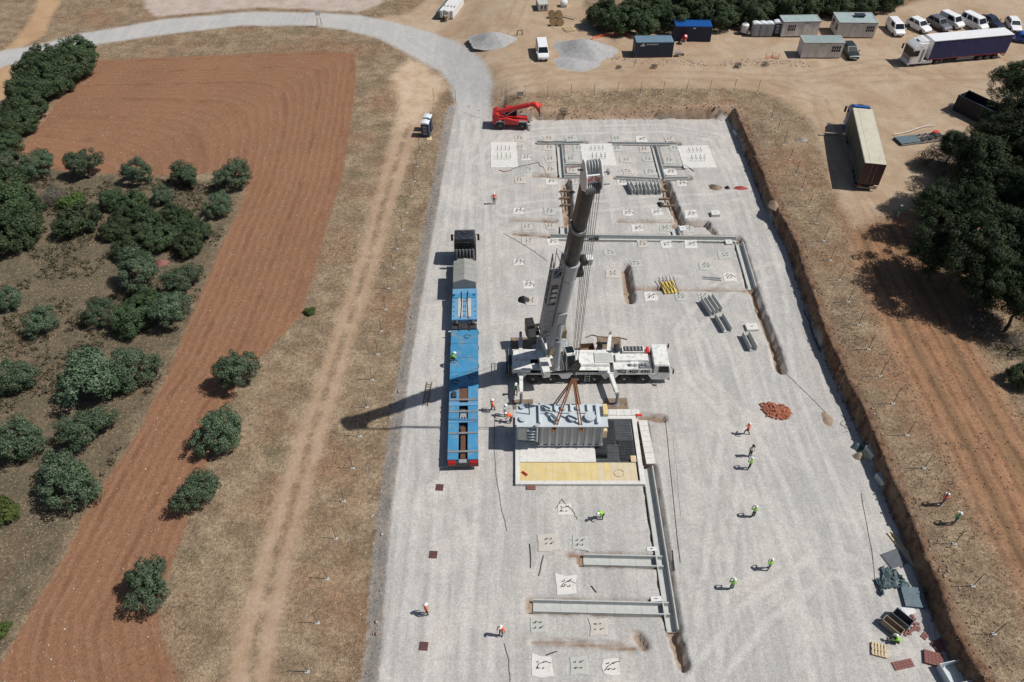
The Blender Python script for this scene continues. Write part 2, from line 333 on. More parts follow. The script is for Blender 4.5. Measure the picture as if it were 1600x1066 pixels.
def lettering(text, size, mtx, mname, parent, name='lettering', bold=0.0, depth=.006, xs=1.0, align='LEFT'):
    cu = bpy.data.curves.new('txt', 'FONT'); cu.body = text; cu.size = size; cu.extrude = depth; cu.offset = bold; cu.align_x = align; cu.space_character = 1.05
    to = bpy.data.objects.new('txt', cu); COL.objects.link(to); dg = bpy.context.evaluated_depsgraph_get()
    me = bpy.data.meshes.new_from_object(to.evaluated_get(dg)); bpy.data.objects.remove(to); me.materials.clear(); me.materials.append(M[mname])
    me.transform(mtx @ Matrix.Diagonal((xs, 1, 1, 1))); return obj(name, me, parent)
# ------------------------------------------------------------------ ground material (one set of soils, borders follow surveyed distances)
SCRUB = W([(-200, 200), (20, 245), (200, 272), (380, 285), (330, 420), (270, 560), (180, 720), (60, 920), (-10, 1040), (-250, 1200), (-250, 500)])
def ground_material():
    m = bpy.data.materials.new('soil_and_gravel'); m.use_nodes = True; nt = m.node_tree; n = nt.nodes; l = nt.links
    b = n['Principled BSDF']; b.inputs['Roughness'].default_value = .95; b.inputs['Specular IOR Level'].default_value = .15
    geo = n.new('ShaderNodeNewGeometry'); pos = geo.outputs['Position']
    def noise(sc, det=4, rough=.6, vec=None, dist=0.0):
        q = n.new('ShaderNodeTexNoise'); q.inputs['Scale'].default_value = sc; q.inputs['Detail'].default_value = det; q.inputs['Roughness'].default_value = rough
        q.inputs['Distortion'].default_value = dist; l.new(vec or pos, q.inputs['Vector']); return q.outputs['Fac']
    def mth(op, a, c=None, d=None):
        q = n.new('ShaderNodeMath'); q.operation = op
        for i, x in enumerate((a, c, d)):
            if x is None: continue
            if isinstance(x, (int, float)): q.inputs[i].default_value = x
            else: l.new(x, q.inputs[i])
        return q.outputs[0]
    def mr(x, a, c, lo=0.0, hi=1.0, smooth=False):
        q = n.new('ShaderNodeMapRange'); q.interpolation_type = 'SMOOTHSTEP' if smooth else 'LINEAR'
        l.new(x, q.inputs[0]); q.inputs[1].default_value = a; q.inputs[2].default_value = c; q.inputs[3].default_value = lo; q.inputs[4].default_value = hi; return q.outputs[0]
    def mix(f, a, c, mode='MIX'):
        q = n.new('ShaderNodeMix'); q.data_type = 'RGBA'; q.blend_type = mode
        for i, x in ((0, f), (6, a), (7, c)):
            if isinstance(x, (int, float)): q.inputs[i].default_value = x
            elif isinstance(x, tuple): q.inputs[i].default_value = (*x, 1)
            else: l.new(x, q.inputs[i])
        return q.outputs[2]
    def at(name):
        q = n.new('ShaderNodeAttribute'); q.attribute_name = name; return q.outputs['Fac']
    def val(f, lo, hi, col):      # multiply a colour by a grey factor
        return mix(1.0, col, mr(f, .3, .7, lo, hi), 'MULTIPLY')
    big = noise(.09, 3); mid = noise(.45, 5, .65); fine = noise(3.2, 6, .7); speck = noise(9.5, 3, .7); patch = noise(.2, 4, .6, dist=.6)
    edge_n = mth('SUBTRACT', noise(1.3, 6, .7), .5); edge_c = mth('SUBTRACT', noise(.35, 4, .6), .5)
    def mask(a, amp=.8, soft=.25, amp2=0.0):
        x = mth('MULTIPLY_ADD', edge_n, amp, at(a))
        if amp2: x = mth('MULTIPLY_ADD', edge_c, amp2, x)
        return mr(x, soft, -soft)
    # dry grass
    straw = (.315, .24, .16); brown = (.195, .14, .092); grey_green = (.125, .12, .07); red = (.25, .125, .07)
    g = mix(mr(mid, .38, .62), straw, brown); g = mix(mr(patch, .56, .72, 0, .65), g, grey_green); g = mix(mr(big, .5, .7, 0, .55), g, red)
    g = val(fine, .58, 1.42, g); g = val(speck, .55, 1.5, g)
    sc = mix(mr(mid, .4, .6), (.15, .12, .08), (.105, .09, .06)); sc = mix(mr(patch, .55, .7, 0, .7), sc, (.16, .105, .065)); sc = val(fine, .6, 1.45, sc); sc = val(speck, .65, 1.35, sc)
    col = mix(mask('d_scrub', 3, 1.2, 2), g, sc)
    rough_h = mth('ADD', mth('MULTIPLY', fine, .7), mth('MULTIPLY', speck, .5))
    # limestone and the lane by the road
    lm = val(fine, .8, 1.2, mix(mr(mid, .35, .65), (.50, .42, .37), (.40, .32, .27))); col = mix(mask('d_lime', 1.6, .5, 1.5), col, lm)
    tan = val(fine, .85, 1.14, mix(mr(patch, .38, .64), (.47, .32, .19), (.40, .255, .145))); tan = mix(mr(mid, .56, .75, 0, .5), tan, (.52, .41, .29)); tan = val(speck, .86, 1.12, tan)
    col = mix(mask('d_lane', 1.2, .5, 1.2), col, tan)
    # farm track: two worn ruts, straw between
    tr = val(fine, .84, 1.15, mix(mr(mid, .35, .65), (.43, .315, .225), (.37, .255, .17)))
    rut = mr(mth('ABSOLUTE', mth('MULTIPLY_ADD', edge_n, .9, at('d_mid'))), .1, .6, .88, 0.0)
    tr = mix(mth('MULTIPLY', rut, mr(mid, .36, .5)), tr, g)
    col = mix(mask('d_track', 1.8, .6, 1.0), col, tr)
    pale = val(fine, .85, 1.15, mix(mr(mid, .35, .65), (.55, .44, .32), (.45, .32, .21))); col = mix(mask('d_pale', 2.2, .9, 2.0), col, pale)
    # ploughed red soil, furrows run parallel to the border
    warp = mth('MULTIPLY_ADD', edge_c, .9, at('d_plough')); fr = mth('SINE', mth('MULTIPLY', warp, 6.5)); fr2 = mth('SINE', mth('MULTIPLY', warp, 1.55))
    pl = mix(mr(big, .35, .65), (.272, .143, .083), (.245, .129, .076)); pl = mix(mr(mid, .5, .75, 0, .6), pl, (.29, .17, .11)); pl = val(fine, .82, 1.18, pl); pl = val(speck, .75, 1.28, pl)
    furrow = mth('MULTIPLY', mr(fr, .55, 1.0), mr(mid, .35, .6)); pl = mix(mth('MULTIPLY', furrow, .2), pl, (.10, .038, .02))
    pl = mix(mth('MULTIPLY', mr(fr2, .8, 1.0), mr(noise(.3, 3), .45, .6, 0, .28)), pl, (.085, .033, .018))
    fmask = mask('d_field', 1.1, .2, .5); col = mix(fmask, col, pl)
    w2 = mth('MULTIPLY_ADD', edge_c, .7, at('d_row')); f2 = mr(mth('SINE', mth('MULTIPLY', w2, 4.6)), .0, 1.0); f2b = mr(mth('SINE', mth('MULTIPLY', w2, 1.7)), .1, .8)
    p2 = mix(mr(mid, .35, .65), (.34, .19, .11), (.28, .155, .088)); p2 = mix(mth('MULTIPLY', f2b, .4), p2, mix(mr(fine, .4, .6), (.15, .115, .065), (.10, .09, .045)))
    p2 = mix(mth('MULTIPLY', f2, mr(mid, .3, .65, .15, .6)), p2, (.13, .065, .04)); p2 = val(fine, .8, 1.22, p2); p2 = val(speck, .78, 1.22, p2); f2mask = mask('d_field2', 2.5, 1.5, 2.5); col = mix(f2mask, col, p2)
    # tan dirt yard with wheel sweeps
    yd = mix(mr(patch, .36, .62), (.44, .34, .24), (.375, .265, .175)); yd = mix(mr(big, .5, .68, 0, .7), yd, (.47, .375, .28))
    sweep = noise(.22, 6, .72, dist=2.2); yd = val(sweep, .87, 1.1, yd); yd = mix(mth('MULTIPLY', mr(mth('MULTIPLY_ADD', edge_n, .6, at('d_tyre')), .5, .1), mr(mid, .35, .6, .1, .55)), yd, (.30, .20, .13)); yd = mix(mr(mid, .6, .8, 0, .4), yd, (.38, .235, .145)); yd = val(fine, .88, 1.12, yd); yd = val(speck, .86, 1.13, yd)
    col = mix(mask('d_yard', 1.6, .7, 2.0), col, yd)
    # cut banks round the pad
    bk = mix(mr(mid, .38, .62), (.25, .145, .09), (.33, .225, .15)); bk = mix(mr(noise(1.6, 5, .7), .48, .62), bk, (.13, .07, .045)); bk = val(fine, .6, 1.15, bk); bk = val(speck, .65, 1.2, bk)
    sepb = n.new('ShaderNodeSeparateXYZ'); l.new(pos, sepb.inputs[0]); bk = mix(mth('MULTIPLY', mr(sepb.outputs[1], 98, 102), .6), bk, val(fine, .75, 1.25, mix(mr(mid, .38, .62), (.44, .31, .21), (.50, .38, .28)))); bankx = mth('MULTIPLY_ADD', edge_n, 1.5, at('d_pad')); sepx = n.new('ShaderNodeSeparateXYZ'); l.new(pos, sepx.inputs[0])
    col = mix(mth('MULTIPLY', mr(bankx, 1.7, .8), mr(sepx.outputs[0], -3, 1)), col, bk)
    # grey gravel shoulder on the west edge
    sh = mix(mr(mid, .4, .6), (.25, .235, .215), (.33, .29, .25)); sh = val(fine, .7, 1.3, sh); sh = val(speck, .7, 1.35, sh)
    col = mix(mth('MULTIPLY', mr(bankx, 1.5, 1.15), mr(sepx.outputs[0], -1, -3)), col, sh)
    # crushed stone: road and pad
    gv = mix(mr(patch, .38, .62), (.48, .462, .438), (.43, .418, .403)); gv = mix(mr(mid, .52, .72, 0, .7), gv, (.505, .48, .445)); gv = mix(mr(big, .52, .7, 0, .5), gv, (.445, .415, .38))
    stv = n.new('ShaderNodeMapping'); l.new(pos, stv.inputs[0]); stv.inputs['Scale'].default_value = (1.3, .07, 1); stv.inputs['Rotation'].default_value = (0, 0, .03)
    streak = noise(1.0, 5, .65, stv.outputs[0]); gv = mix(mr(streak, .5, .62, 0, .8), gv, (.535, .515, .485)); gv = mix(mr(streak, .5, .36, 0, .6), gv, (.375, .37, .36))
    dust = noise(.16, 5, .62, dist=1.0); gv = mix(mr(dust, .5, .66, 0, .85), gv, (.575, .545, .505)); gv = mix(mr(noise(.33, 5, .6, dist=.8), .60, .72, 0, .5), gv, (.45, .385, .325))
    arc = noise(.35, 6, .75, dist=3.0); gv = val(arc, .93, 1.07, gv); blot = noise(.12, 5, .6); gv = mix(mr(blot, .55, .68, 0, .65), gv, (.385, .385, .385)); gv = mix(mr(noise(.55, 6, .7), .6, .72, 0, .45), gv, (.43, .37, .31)); tyre = mth('MULTIPLY', mr(mth('MULTIPLY_ADD', edge_n, .5, at('d_tyre')), .42, .12), mr(noise(.4, 4), .36, .56)); gv = mix(mth('MULTIPLY', tyre, .55), gv, (.60, .575, .54)); gv = mix(mth('MULTIPLY', mr(mth('ABSOLUTE', mth('SUBTRACT', at('d_tyre'), .55)), .22, .05), mth('MULTIPLY', mr(noise(.7, 3), .4, .6), .35)), gv, (.34, .335, .33)); gv = val(fine, .91, 1.09, gv); vo = n.new('ShaderNodeTexVoronoi'); vo.inputs['Scale'].default_value = 12; l.new(pos, vo.inputs['Vector'])
    sep = n.new('ShaderNodeSeparateColor'); l.new(vo.outputs['Color'], sep.inputs[0]); gv = mix(1.0, gv, mr(sep.outputs[0], 0, 1, .86, 1.13), 'MULTIPLY'); gv = val(speck, .85, 1.07, gv)
    rd = mix(.55, gv, (.44, .435, .43)); rd = val(fine, .93, 1.07, rd)
    col = mix(mask('d_road', 1.1, .5, .8), col, rd); pmask = mask('d_pad', .55, .15); col = mix(pmask, col, gv)
    # freshly dug soil beside and inside the trenches
    dug = mix(mr(mid, .4, .6), (.34, .27, .21), (.21, .14, .10)); dug = val(fine, .75, 1.3, dug)
    dx = mth('MULTIPLY_ADD', edge_n, .7, at('d_dug')); col = mix(mth('MULTIPLY', mr(dx, .3, .05), mr(noise(.5, 3), .42, .62, .1, .7)), col, dug); col = mix(mr(at('d_dug'), .02, -.15), col, dug)
    l.new(col, b.inputs['Base Color'])
    hgt = mth('ADD', rough_h, mth('MULTIPLY', mth('MULTIPLY', fr, fmask), .22)); hgt = mth('ADD', hgt, mth('MULTIPLY', mth('MULTIPLY', f2, f2mask), -.5))
    bp = n.new('ShaderNodeBump'); bp.inputs['Distance'].default_value = .10; l.new(mr(pmask, 0, 1, .75, .42), bp.inputs['Strength']); l.new(hgt, bp.inputs['Height']); l.new(bp.outputs[0], b.inputs['Normal'])
    return m
GM = ground_material()

# ------------------------------------------------------------------ terrain
def lines(core, outer0, outer1):
    a = [core[0]]; st = core[1] - core[0]
    while a[-1] > outer0: st *= 1.12; a.append(a[-1] - st)
    c = [core[-1]]; st = core[-1] - core[-2]
    while c[-1] < outer1: st *= 1.12; c.append(c[-1] + st)
    return np.concatenate([np.array(a[1:][::-1]), core, np.array(c[1:])])
cx = np.concatenate([np.arange(-70, -4, .42), np.arange(-4, 46, .21), np.arange(46, 78, .42)])
cy = np.concatenate([np.arange(16, 106, .27), np.arange(106, 150, .42)])
gx = lines(cx, -900, 900); gy = lines(cy, -400, 1500); nx, ny = len(gx), len(gy)
GX, GY = np.meshgrid(gx, gy); GX = GX.ravel(); GY = GY.ravel()
HZ = height(GX, GY)
def plough(X, Y):
    a = dist_line(X, Y, W([(-60, 92), (150, 92), (300, 88), (420, 82), (560, 78)])); c = dist_line(X, Y, W([(575, 40), (557, 120), (550, 180), (534, 274), (504, 367), (487, 430), (440, 560), (365, 700), (300, 850), (255, 960), (290, 1110), (330, 1400)]))
    return (1 / (1 / np.maximum(a, .2) ** 2.2 + 1 / np.maximum(c, .2) ** 2.2)) ** (1 / 2.2)
SD = {'d_pad': sdf_poly(GX, GY, PAD), 'd_road': sdf_poly(GX, GY, ROAD), 'd_yard': sdf_poly(GX, GY, YARD), 'd_field': sdf_poly(GX, GY, FIELD), 'd_field2': sdf_poly(GX, GY, FIELD2),
      'd_track': sdf_poly(GX, GY, TRACK), 'd_pale': sdf_poly(GX, GY, PALE), 'd_lime': sdf_poly(GX, GY, LIME), 'd_lane': np.minimum(sdf_poly(GX, GY, LANE), sdf_poly(GX, GY, LANE2)),
      'd_scrub': sdf_poly(GX, GY, SCRUB), 'd_plough': plough(GX, GY), 'd_mid': dist_line(GX, GY, TRACKMID), 'd_row': dist_line(GX, GY, W([(1230, 230), (1262, 320), (1311, 438), (1375, 588), (1444, 732), (1520, 916), (1592, 1068), (1650, 1200)], 1.7))}
dug = np.full(GX.shape, 9.0)
for pts, w, dep in TR_W: dug = np.minimum(dug, dist_line(GX, GY, pts) - w / 2)
SD['d_dug'] = dug
TYRES = [[(700, 1120), (706, 1000), (716, 860), (690, 760), (672, 640), (680, 520), (698, 420), (712, 330), (725, 240), (738, 180), (742, 140)], [(740, 1120), (752, 960), (760, 850), (765, 760), (768, 700), (762, 560), (752, 430), (748, 330), (742, 240), (728, 170), (700, 100), (640, 62)], [(640, 1120), (652, 960), (664, 840), (676, 740), (676, 600)],
         [(1090, 1120), (1120, 900), (1135, 760), (1150, 640), (1130, 560), (1100, 500), (1060, 440)], [(1380, 1000), (1320, 820), (1262, 690), (1225, 600), (1215, 480), (1200, 400), (1180, 330), (1150, 260), (1120, 215), (1040, 200), (900, 203), (800, 210), (752, 250)], [(1300, 1100), (1260, 900), (1210, 760), (1150, 650), (1090, 590), (1070, 520), (1130, 450), (1210, 420)], [(790, 330), (850, 320), (940, 322), (1010, 315), (1120, 310), (1175, 300)],
         [(1440, 980), (1390, 900), (1290, 880), (1180, 960), (1100, 1060)]]
TYRES_Y = [[(765, 140), (900, 122), (1100, 120), (1260, 128), (1400, 125), (1600, 122)], [(770, 118), (850, 108), (960, 118), (1150, 125), (1280, 160), (1310, 250), (1380, 340)], [(740, 90), (800, 40), (820, -10)], [(1240, 125), (1380, 100), (1480, 130), (1600, 150)], [(1345, 300), (1372, 360), (1440, 480)]]
dt = np.full(GX.shape, 9.0)
for q in TYRES: dt = np.minimum(dt, np.abs(dist_line(GX, GY, W(q)) - 1.0))
for q in TYRES_Y: dt = np.minimum(dt, np.abs(dist_line(GX, GY, W(q, 1.8)) - 1.0))
SD['d_tyre'] = dt
i0 = (np.arange(ny - 1)[:, None] * nx + np.arange(nx - 1)[None, :]).ravel(); quads = np.stack([i0, i0 + 1, i0 + nx + 1, i0 + nx], 1)
fc = {k: v[quads].mean(1) for k, v in SD.items()}
cls = np.zeros(len(quads), int)                         # 0 grassland
for c, k in ((1, 'd_lime'), (2, 'd_lane'), (3, 'd_track'), (3, 'd_pale'), (4, 'd_field'), (5, 'd_field2'), (6, 'd_yard'), (7, 'd_road'), (8, 'd_pad')): cls[fc[k] < 0] = c
GN = ['grassland', 'limestone_clearing', 'dirt_lane', 'dirt_track', 'ploughed_field', 'furrowed_field', 'dirt_yard', 'gravel_road', 'gravel_pad']
for c, nm in enumerate(GN):
    q = quads[cls == c]; used, inv = np.unique(q, return_inverse=True); inv = inv.reshape(q.shape)
    me = bpy.data.meshes.new(nm); me.vertices.add(len(used)); me.vertices.foreach_set('co', np.stack([GX[used], GY[used], HZ[used]], 1).astype('f').ravel())
    me.loops.add(len(q) * 4); me.loops.foreach_set('vertex_index', inv.ravel().astype('i')); me.polygons.add(len(q))
    me.polygons.foreach_set('loop_start', np.arange(0, len(q) * 4, 4, dtype='i')); me.polygons.foreach_set('use_smooth', np.ones(len(q), bool)); me.update(calc_edges=True)
    for k, v in SD.items():
        a = me.attributes.new(k, 'FLOAT', 'POINT'); a.data.foreach_set('value', v[used].astype('f'))
    me.materials.append(GM); o = obj(nm, me); o['kind'] = 'structure'

# ------------------------------------------------------------------ scattered ground cover (uncountable)
def leafmat(name, cols, rough=.75, trans=.0):
    m = bpy.data.materials.new(name); m.use_nodes = True; nt = m.node_tree; n = nt.nodes; l = nt.links; b = n['Principled BSDF']
    b.inputs['Roughness'].default_value = rough; b.inputs['Specular IOR Level'].default_value = .2
    g = n.new('ShaderNodeNewGeometry'); r = n.new('ShaderNodeValToRGB'); l.new(g.outputs['Random Per Island'], r.inputs[0])
    oi = n.new('ShaderNodeObjectInfo'); hs = n.new('ShaderNodeHueSaturation'); mr = n.new('ShaderNodeMapRange'); mr.inputs[3].default_value = .78; mr.inputs[4].default_value = 1.22
    l.new(oi.outputs['Random'], mr.inputs[0]); l.new(mr.outputs[0], hs.inputs['Value']); m2 = n.new('ShaderNodeMapRange'); m2.inputs[3].default_value = .485; m2.inputs[4].default_value = .515
    l.new(oi.outputs['Random'], m2.inputs[0]); l.new(m2.outputs[0], hs.inputs['Hue'])
    e = r.color_ramp.elements
    while len(e) < len(cols): e.new(.5)
    for i, c in enumerate(cols): e[i].position = i / (len(cols) - 1); e[i].color = (*c, 1)
    l.new(r.outputs[0], hs.inputs['Color']); l.new(hs.outputs[0], b.inputs['Base Color']); return m
M['straw'] = leafmat('straw', [(.47, .375, .26), (.37, .285, .19), (.26, .20, .13), (.17, .135, .085)])
M['pebble'] = leafmat('pebble', [(.50, .42, .34), (.34, .25, .18), (.60, .54, .47)], .9)
def scatter_pts(n, x0, x1, y0, y1, test):
    X = rng.uniform(x0, x1, n); Y = rng.uniform(y0, y1, n); k = (np.abs(X) < .69 * Y + 26) & test(X, Y); return X[k], Y[k]
def raw_mesh(name, co, quads_, material):
    me = bpy.data.meshes.new(name); me.vertices.add(len(co)); me.vertices.foreach_set('co', co.astype('f').ravel()); k = quads_.shape[1]
    me.loops.add(quads_.size); me.loops.foreach_set('vertex_index', quads_.astype('i').ravel()); me.polygons.add(len(quads_))
    me.polygons.foreach_set('loop_start', np.arange(0, quads_.size, k, dtype='i')); me.update(calc_edges=True); me.materials.append(material); return me
def in_grass(X, Y):
    return (sdf_poly(X, Y, PAD) > 1.7) & (sdf_poly(X, Y, ROAD) > .3) & (sdf_poly(X, Y, YARD) > .4) & (sdf_poly(X, Y, FIELD) > .15) & (sdf_poly(X, Y, TRACK) > .0) & (sdf_poly(X, Y, PALE) > .2) & (sdf_poly(X, Y, LIME) > .3) & (sdf_poly(X, Y, LANE) > .2) & (sdf_poly(X, Y, LANE2) > .2) & \
        ((sdf_poly(X, Y, FIELD2) > 0) | (vnoise(X, Y, 1.3, 2) > .22)) & (vnoise(X, Y, 2.1, 5) + vnoise(X, Y, .6, 1) * .5 > -.3)
X, Y = scatter_pts(340000, -90, 90, 18, 145, in_grass); nT = len(X); Z = height(X, Y, False)
co = np.zeros((nT, 3, 4, 3)); hh = rng.uniform(.03, .11, nT) * (1 + vnoise(X, Y, 5, 3))
for b_ in range(3):
    a = rng.uniform(0, 6.28, nT); ln = rng.uniform(.04, .17, nT); wv = rng.uniform(.02, .045, nT); ux, uy = np.cos(a), np.sin(a)
    for j, (s_, t_) in enumerate(((-1, 0), (1, 0), (.4, 1), (-.4, 1))):
        co[:, b_, j, 0] = X - uy * wv * s_ + ux * ln * t_ + .05 * np.cos(a); co[:, b_, j, 1] = Y + ux * wv * s_ + uy * ln * t_; co[:, b_, j, 2] = Z - .02 + hh * t_
o = obj('dry_grass', raw_mesh('dry_grass', co.reshape(-1, 3), np.arange(nT * 12).reshape(-1, 4), M['straw'])); tag(o, 'short straw-coloured dry grass tufts covering the open ground', 'grass', kind='stuff')
def stones(name, label, n, test, r0, r1, box=(-90, 90, 18, 145), mm='pebble'):
    X, Y = scatter_pts(n, *box, test); k = len(X); Z = height(X, Y, False); r = rng.uniform(0, 1, k) ** 3 * (r1 - r0) + r0; a = rng.uniform(0, 6.28, k)
    base = np.array([(1, 0, .1), (0, 1, .15), (-1, .1, .1), (.1, -1, .1), (.1, .1, .7), (0, 0, -.5)]); co = np.zeros((k, 6, 3)); jit = rng.uniform(.6, 1.2, (k, 6, 3)); q = base[None] * jit
    co[:, :, 0] = X[:, None] + r[:, None] * (q[:, :, 0] * np.cos(a)[:, None] - q[:, :, 1] * np.sin(a)[:, None]); co[:, :, 1] = Y[:, None] + r[:, None] * (q[:, :, 0] * np.sin(a)[:, None] + q[:, :, 1] * np.cos(a)[:, None]); co[:, :, 2] = Z[:, None] + r[:, None] * q[:, :, 2]
    tri = np.array([(0, 1, 4), (1, 2, 4), (2, 3, 4), (3, 0, 4), (1, 0, 5), (2, 1, 5), (3, 2, 5), (0, 3, 5)]); f = (np.arange(k)[:, None, None] * 6 + tri[None]).reshape(-1, 3)
    o = obj(name, raw_mesh(name, co.reshape(-1, 3), f, M[mm])); return tag(o, label, 'stones', kind='stuff')
stones('field_stones', 'pale stones scattered over the ploughed red field', 26000, lambda X, Y: sdf_poly(X, Y, FIELD) < -.2, .035, .13)
stones('loose_stones', 'loose stones along the banks and verges of the gravel pad', 45000, lambda X, Y: (np.abs(sdf_poly(X, Y, PAD) - 1.0 - .5 * (X < 0)) < 1.1) & (vnoise(X, Y, 2, 1) > -.05), .04, .2)
stones('berm_stones', 'line of loose stones and clods between the dirt yard lane and the containers', 9000, lambda X, Y: (dist_line(X, Y, W([(950, 92), (1000, 100), (1100, 103), (1200, 100), (1255, 104)], 1.8)) < .9 + vnoise(X, Y, 2, 1)), .05, .22, (10, 60, 108, 128))
M['field_clod'] = leafmat('field_clod', [(.30, .165, .10), (.24, .13, .078), (.20, .105, .062), (.34, .205, .13)], .95)
M['clod'] = leafmat('clod', [(.24, .15, .10), (.16, .095, .06), (.30, .21, .145), (.12, .07, .045)], .95)
stones('bank_clods', 'crumbled red-brown soil clods on the cut banks round the pad', 60000, lambda X, Y: (X > -2) & (np.abs(sdf_poly(X, Y, PAD) - .7) < .9), .04, .17, (-3, 48, 18, 112), 'clod')
stones('furrow_clods', 'broken soil clods on the furrowed field at the right', 22000, lambda X, Y: sdf_poly(X, Y, FIELD2) < .5, .03, .12, (25, 70, 18, 100), 'clod')
stones('field_clods', 'small dry clods of red soil over the ploughed field', 45000, lambda X, Y: (sdf_poly(X, Y, FIELD) < .3) & (vnoise(X, Y, 1.5, 2) > -.2), .02, .08, (-90, 0, 18, 130), 'field_clod')
# ------------------------------------------------------------------ trees and shrubs
M['olive_leaf'] = leafmat('olive_leaf', [(.032, .060, .034), (.060, .098, .054), (.098, .138, .080), (.15, .185, .12)])
M['shrub_leaf'] = leafmat('shrub_leaf', [(.020, .038, .018), (.040, .068, .030), (.066, .096, .044), (.095, .122, .062)])
M['green_leaf'] = leafmat('green_leaf', [(.045, .08, .02), (.08, .12, .03), (.11, .145, .045)])
M['pine_leaf'] = leafmat('pine_leaf', [(.011, .022, .011), (.022, .038, .017), (.038, .058, .025), (.060, .082, .036)])
M['twig_grey'] = leafmat('twig_grey', [(.10, .09, .08), (.16, .145, .125), (.07, .065, .05)])
mk('bark', (.10, .08, .062), .9, var=.3, vs=4)
def crown_mesh(name, material, seed, nclump, nleaf, leaf, flat=1.0, zmin=-.75, clump_r=.33, inner=.45, aspect=.55, lobes=0):
    r = np.random.default_rng(seed)
    d = r.normal(size=(nclump * 3, 3)); d /= np.linalg.norm(d, axis=1)[:, None]; d = d[d[:, 2] > zmin][:nclump]
    rad = r.uniform(inner, 1.0 - clump_r * .55, len(d)) ** .6
    lump = 1 + .16 * np.sin(d[:, 0] * 3.1 + seed) + .14 * np.cos(d[:, 1] * 3.7 + seed * 2)
    c = d * (rad * lump)[:, None]; c[:, 2] *= flat
    if lobes:
        lc = r.uniform(-.45, .45, (lobes, 3)); lc[:, 2] = r.uniform(-.15, .4, lobes); c = c * .68 + lc[r.integers(0, lobes, len(c))]
    cr = clump_r * r.uniform(.6, 1.2, len(c)); w = cr ** 2.2; k = r.choice(len(c), nleaf, p=w / w.sum())
    q = r.normal(size=(nleaf, 3)); q /= np.linalg.norm(q, axis=1)[:, None]; pos = c[k] + q * (cr[k] * r.uniform(.35, 1, nleaf) ** .5)[:, None] * np.array([1, 1, .8])
    nrm = q * 1.0 + d[k] * .5 + r.normal(size=(nleaf, 3)) * .45; nrm[:, 2] += .25; nrm /= np.linalg.norm(nrm, axis=1)[:, None]
    t = np.cross(nrm, r.normal(size=(nleaf, 3))); t /= np.linalg.norm(t, axis=1)[:, None]; b_ = np.cross(nrm, t); s = leaf * r.uniform(.55, 1.35, nleaf)
    t *= s[:, None]; b_ *= (s * aspect)[:, None]
    co = np.stack([pos - t, pos - b_ * .9 + t * .1, pos + t, pos + b_], 1).reshape(-1, 3)
    return raw_mesh(name, co, np.arange(nleaf * 4).reshape(-1, 4), material)
def trunk_mesh(name, seed, base_r, z0, z1, limbs=5, spread=.55):
    r = random.Random(seed); b = MB(); zf = z0 + (z1 - z0) * .45
    b.tube([(0, 0, z0), (r.uniform(-.04, .04), r.uniform(-.04, .04), z0 + (zf - z0) * .5), (r.uniform(-.08, .08), r.uniform(-.08, .08), zf)], [base_r, base_r * .8, base_r * .7], 8)
    e = b.v[-1]
    for i in range(limbs):
        a = 6.283 * i / limbs + r.uniform(-.4, .4); s = spread * r.uniform(.6, 1.1)
        b.tube([(0, 0, zf - .03), (s * .5 * math.cos(a), s * .5 * math.sin(a), zf + (z1 - zf) * .5), (s * math.cos(a), s * math.sin(a), z1)], [base_r * .55, base_r * .35, base_r * .12], 5)
    return b.mesh(name, 'bark', smooth=50)
OLIVE = [crown_mesh('olive_crown', M['olive_leaf'], 10 + i, 95, 13000, .038, .80, -.75, .215, .42, .5) for i in range(5)]
OLIVE2 = [crown_mesh('olive_crown', M['olive_leaf'], 30 + i, 95, 13000, .038, .78, -.75, .20, .5, .5, 4) for i in range(3)]
SHRUB = [crown_mesh('shrub_crown', M['shrub_leaf'], 50 + i, 95, 12500, .041, .74, -.55, .225, .42, .6) for i in range(4)]
GREEN = [crown_mesh('green_crown', M['green_leaf'], 60, 40, 3000, .07, .6, -.3, .33, .5, .6)]
PINE = [crown_mesh('pine_crown', M['pine_leaf'], 70 + i, 190, 30000, .034, .95, -.8, .17, .4, .3, 5) for i in range(3)]
TWIG = [crown_mesh('twig_crown', M['twig_grey'], 80 + i, 40, 2600, .075, .55, -.3, .33, .4, .14) for i in range(2)]
TRK = [trunk_mesh('trunk', i, .085, -.95, .25) for i in range(3)]
PTRK = [trunk_mesh('trunk', 9 + i, .06, -1.5, .4, 7, .5) for i in range(2)]
KIND = {'olive': ('olive_tree', 'tree', OLIVE, TRK, .82), 'lobed': ('olive_tree', 'tree', OLIVE2, TRK, .82), 'shrub': ('dark_shrub', 'shrub', SHRUB, TRK, .62), 'green': ('green_shrub', 'shrub', GREEN, TRK, .42),
        'pine': ('pine_tree', 'tree', PINE, PTRK, 1.25), 'twig': ('bare_shrub', 'shrub', TWIG, TRK, .4)}
_vt = [0]
def plant(px, py, wpx, kind, label, group=None, squash=1.0):
    nm, cat, crowns, trunks, lift = KIND[kind]; r0 = wpx / 2 / 14.0
    for _ in range(4):
        q = gnd(px, py, r0 * lift); base = hz(*q); q = gnd(px, py, base + r0 * lift)
        dep = math.hypot(q[1], CAM_H); sc = FPX / (q[1] * math.cos(PITCH) + (CAM_H - base - r0 * lift) * math.sin(PITCH)); r0 = wpx / 2 / sc
    _vt[0] += 1; i = _vt[0]
    t = thing(nm, label, cat, (q[0], q[1], base), random.uniform(0, 6.28), group)
    c = obj('crown', crowns[i % len(crowns)], t, (0, 0, r0 * lift)); c.scale = (r0 * random.uniform(.95, 1.08), r0 * random.uniform(.92, 1.05), r0 * squash * random.uniform(.95, 1.1))
    k = obj('trunk', trunks[i % len(trunks)], t, (0, 0, r0 * lift)); k.scale = (r0, r0, r0 * (lift if kind != 'pine' else lift / 1.5) * 1.06)
    return t
OL = 'olive trees'
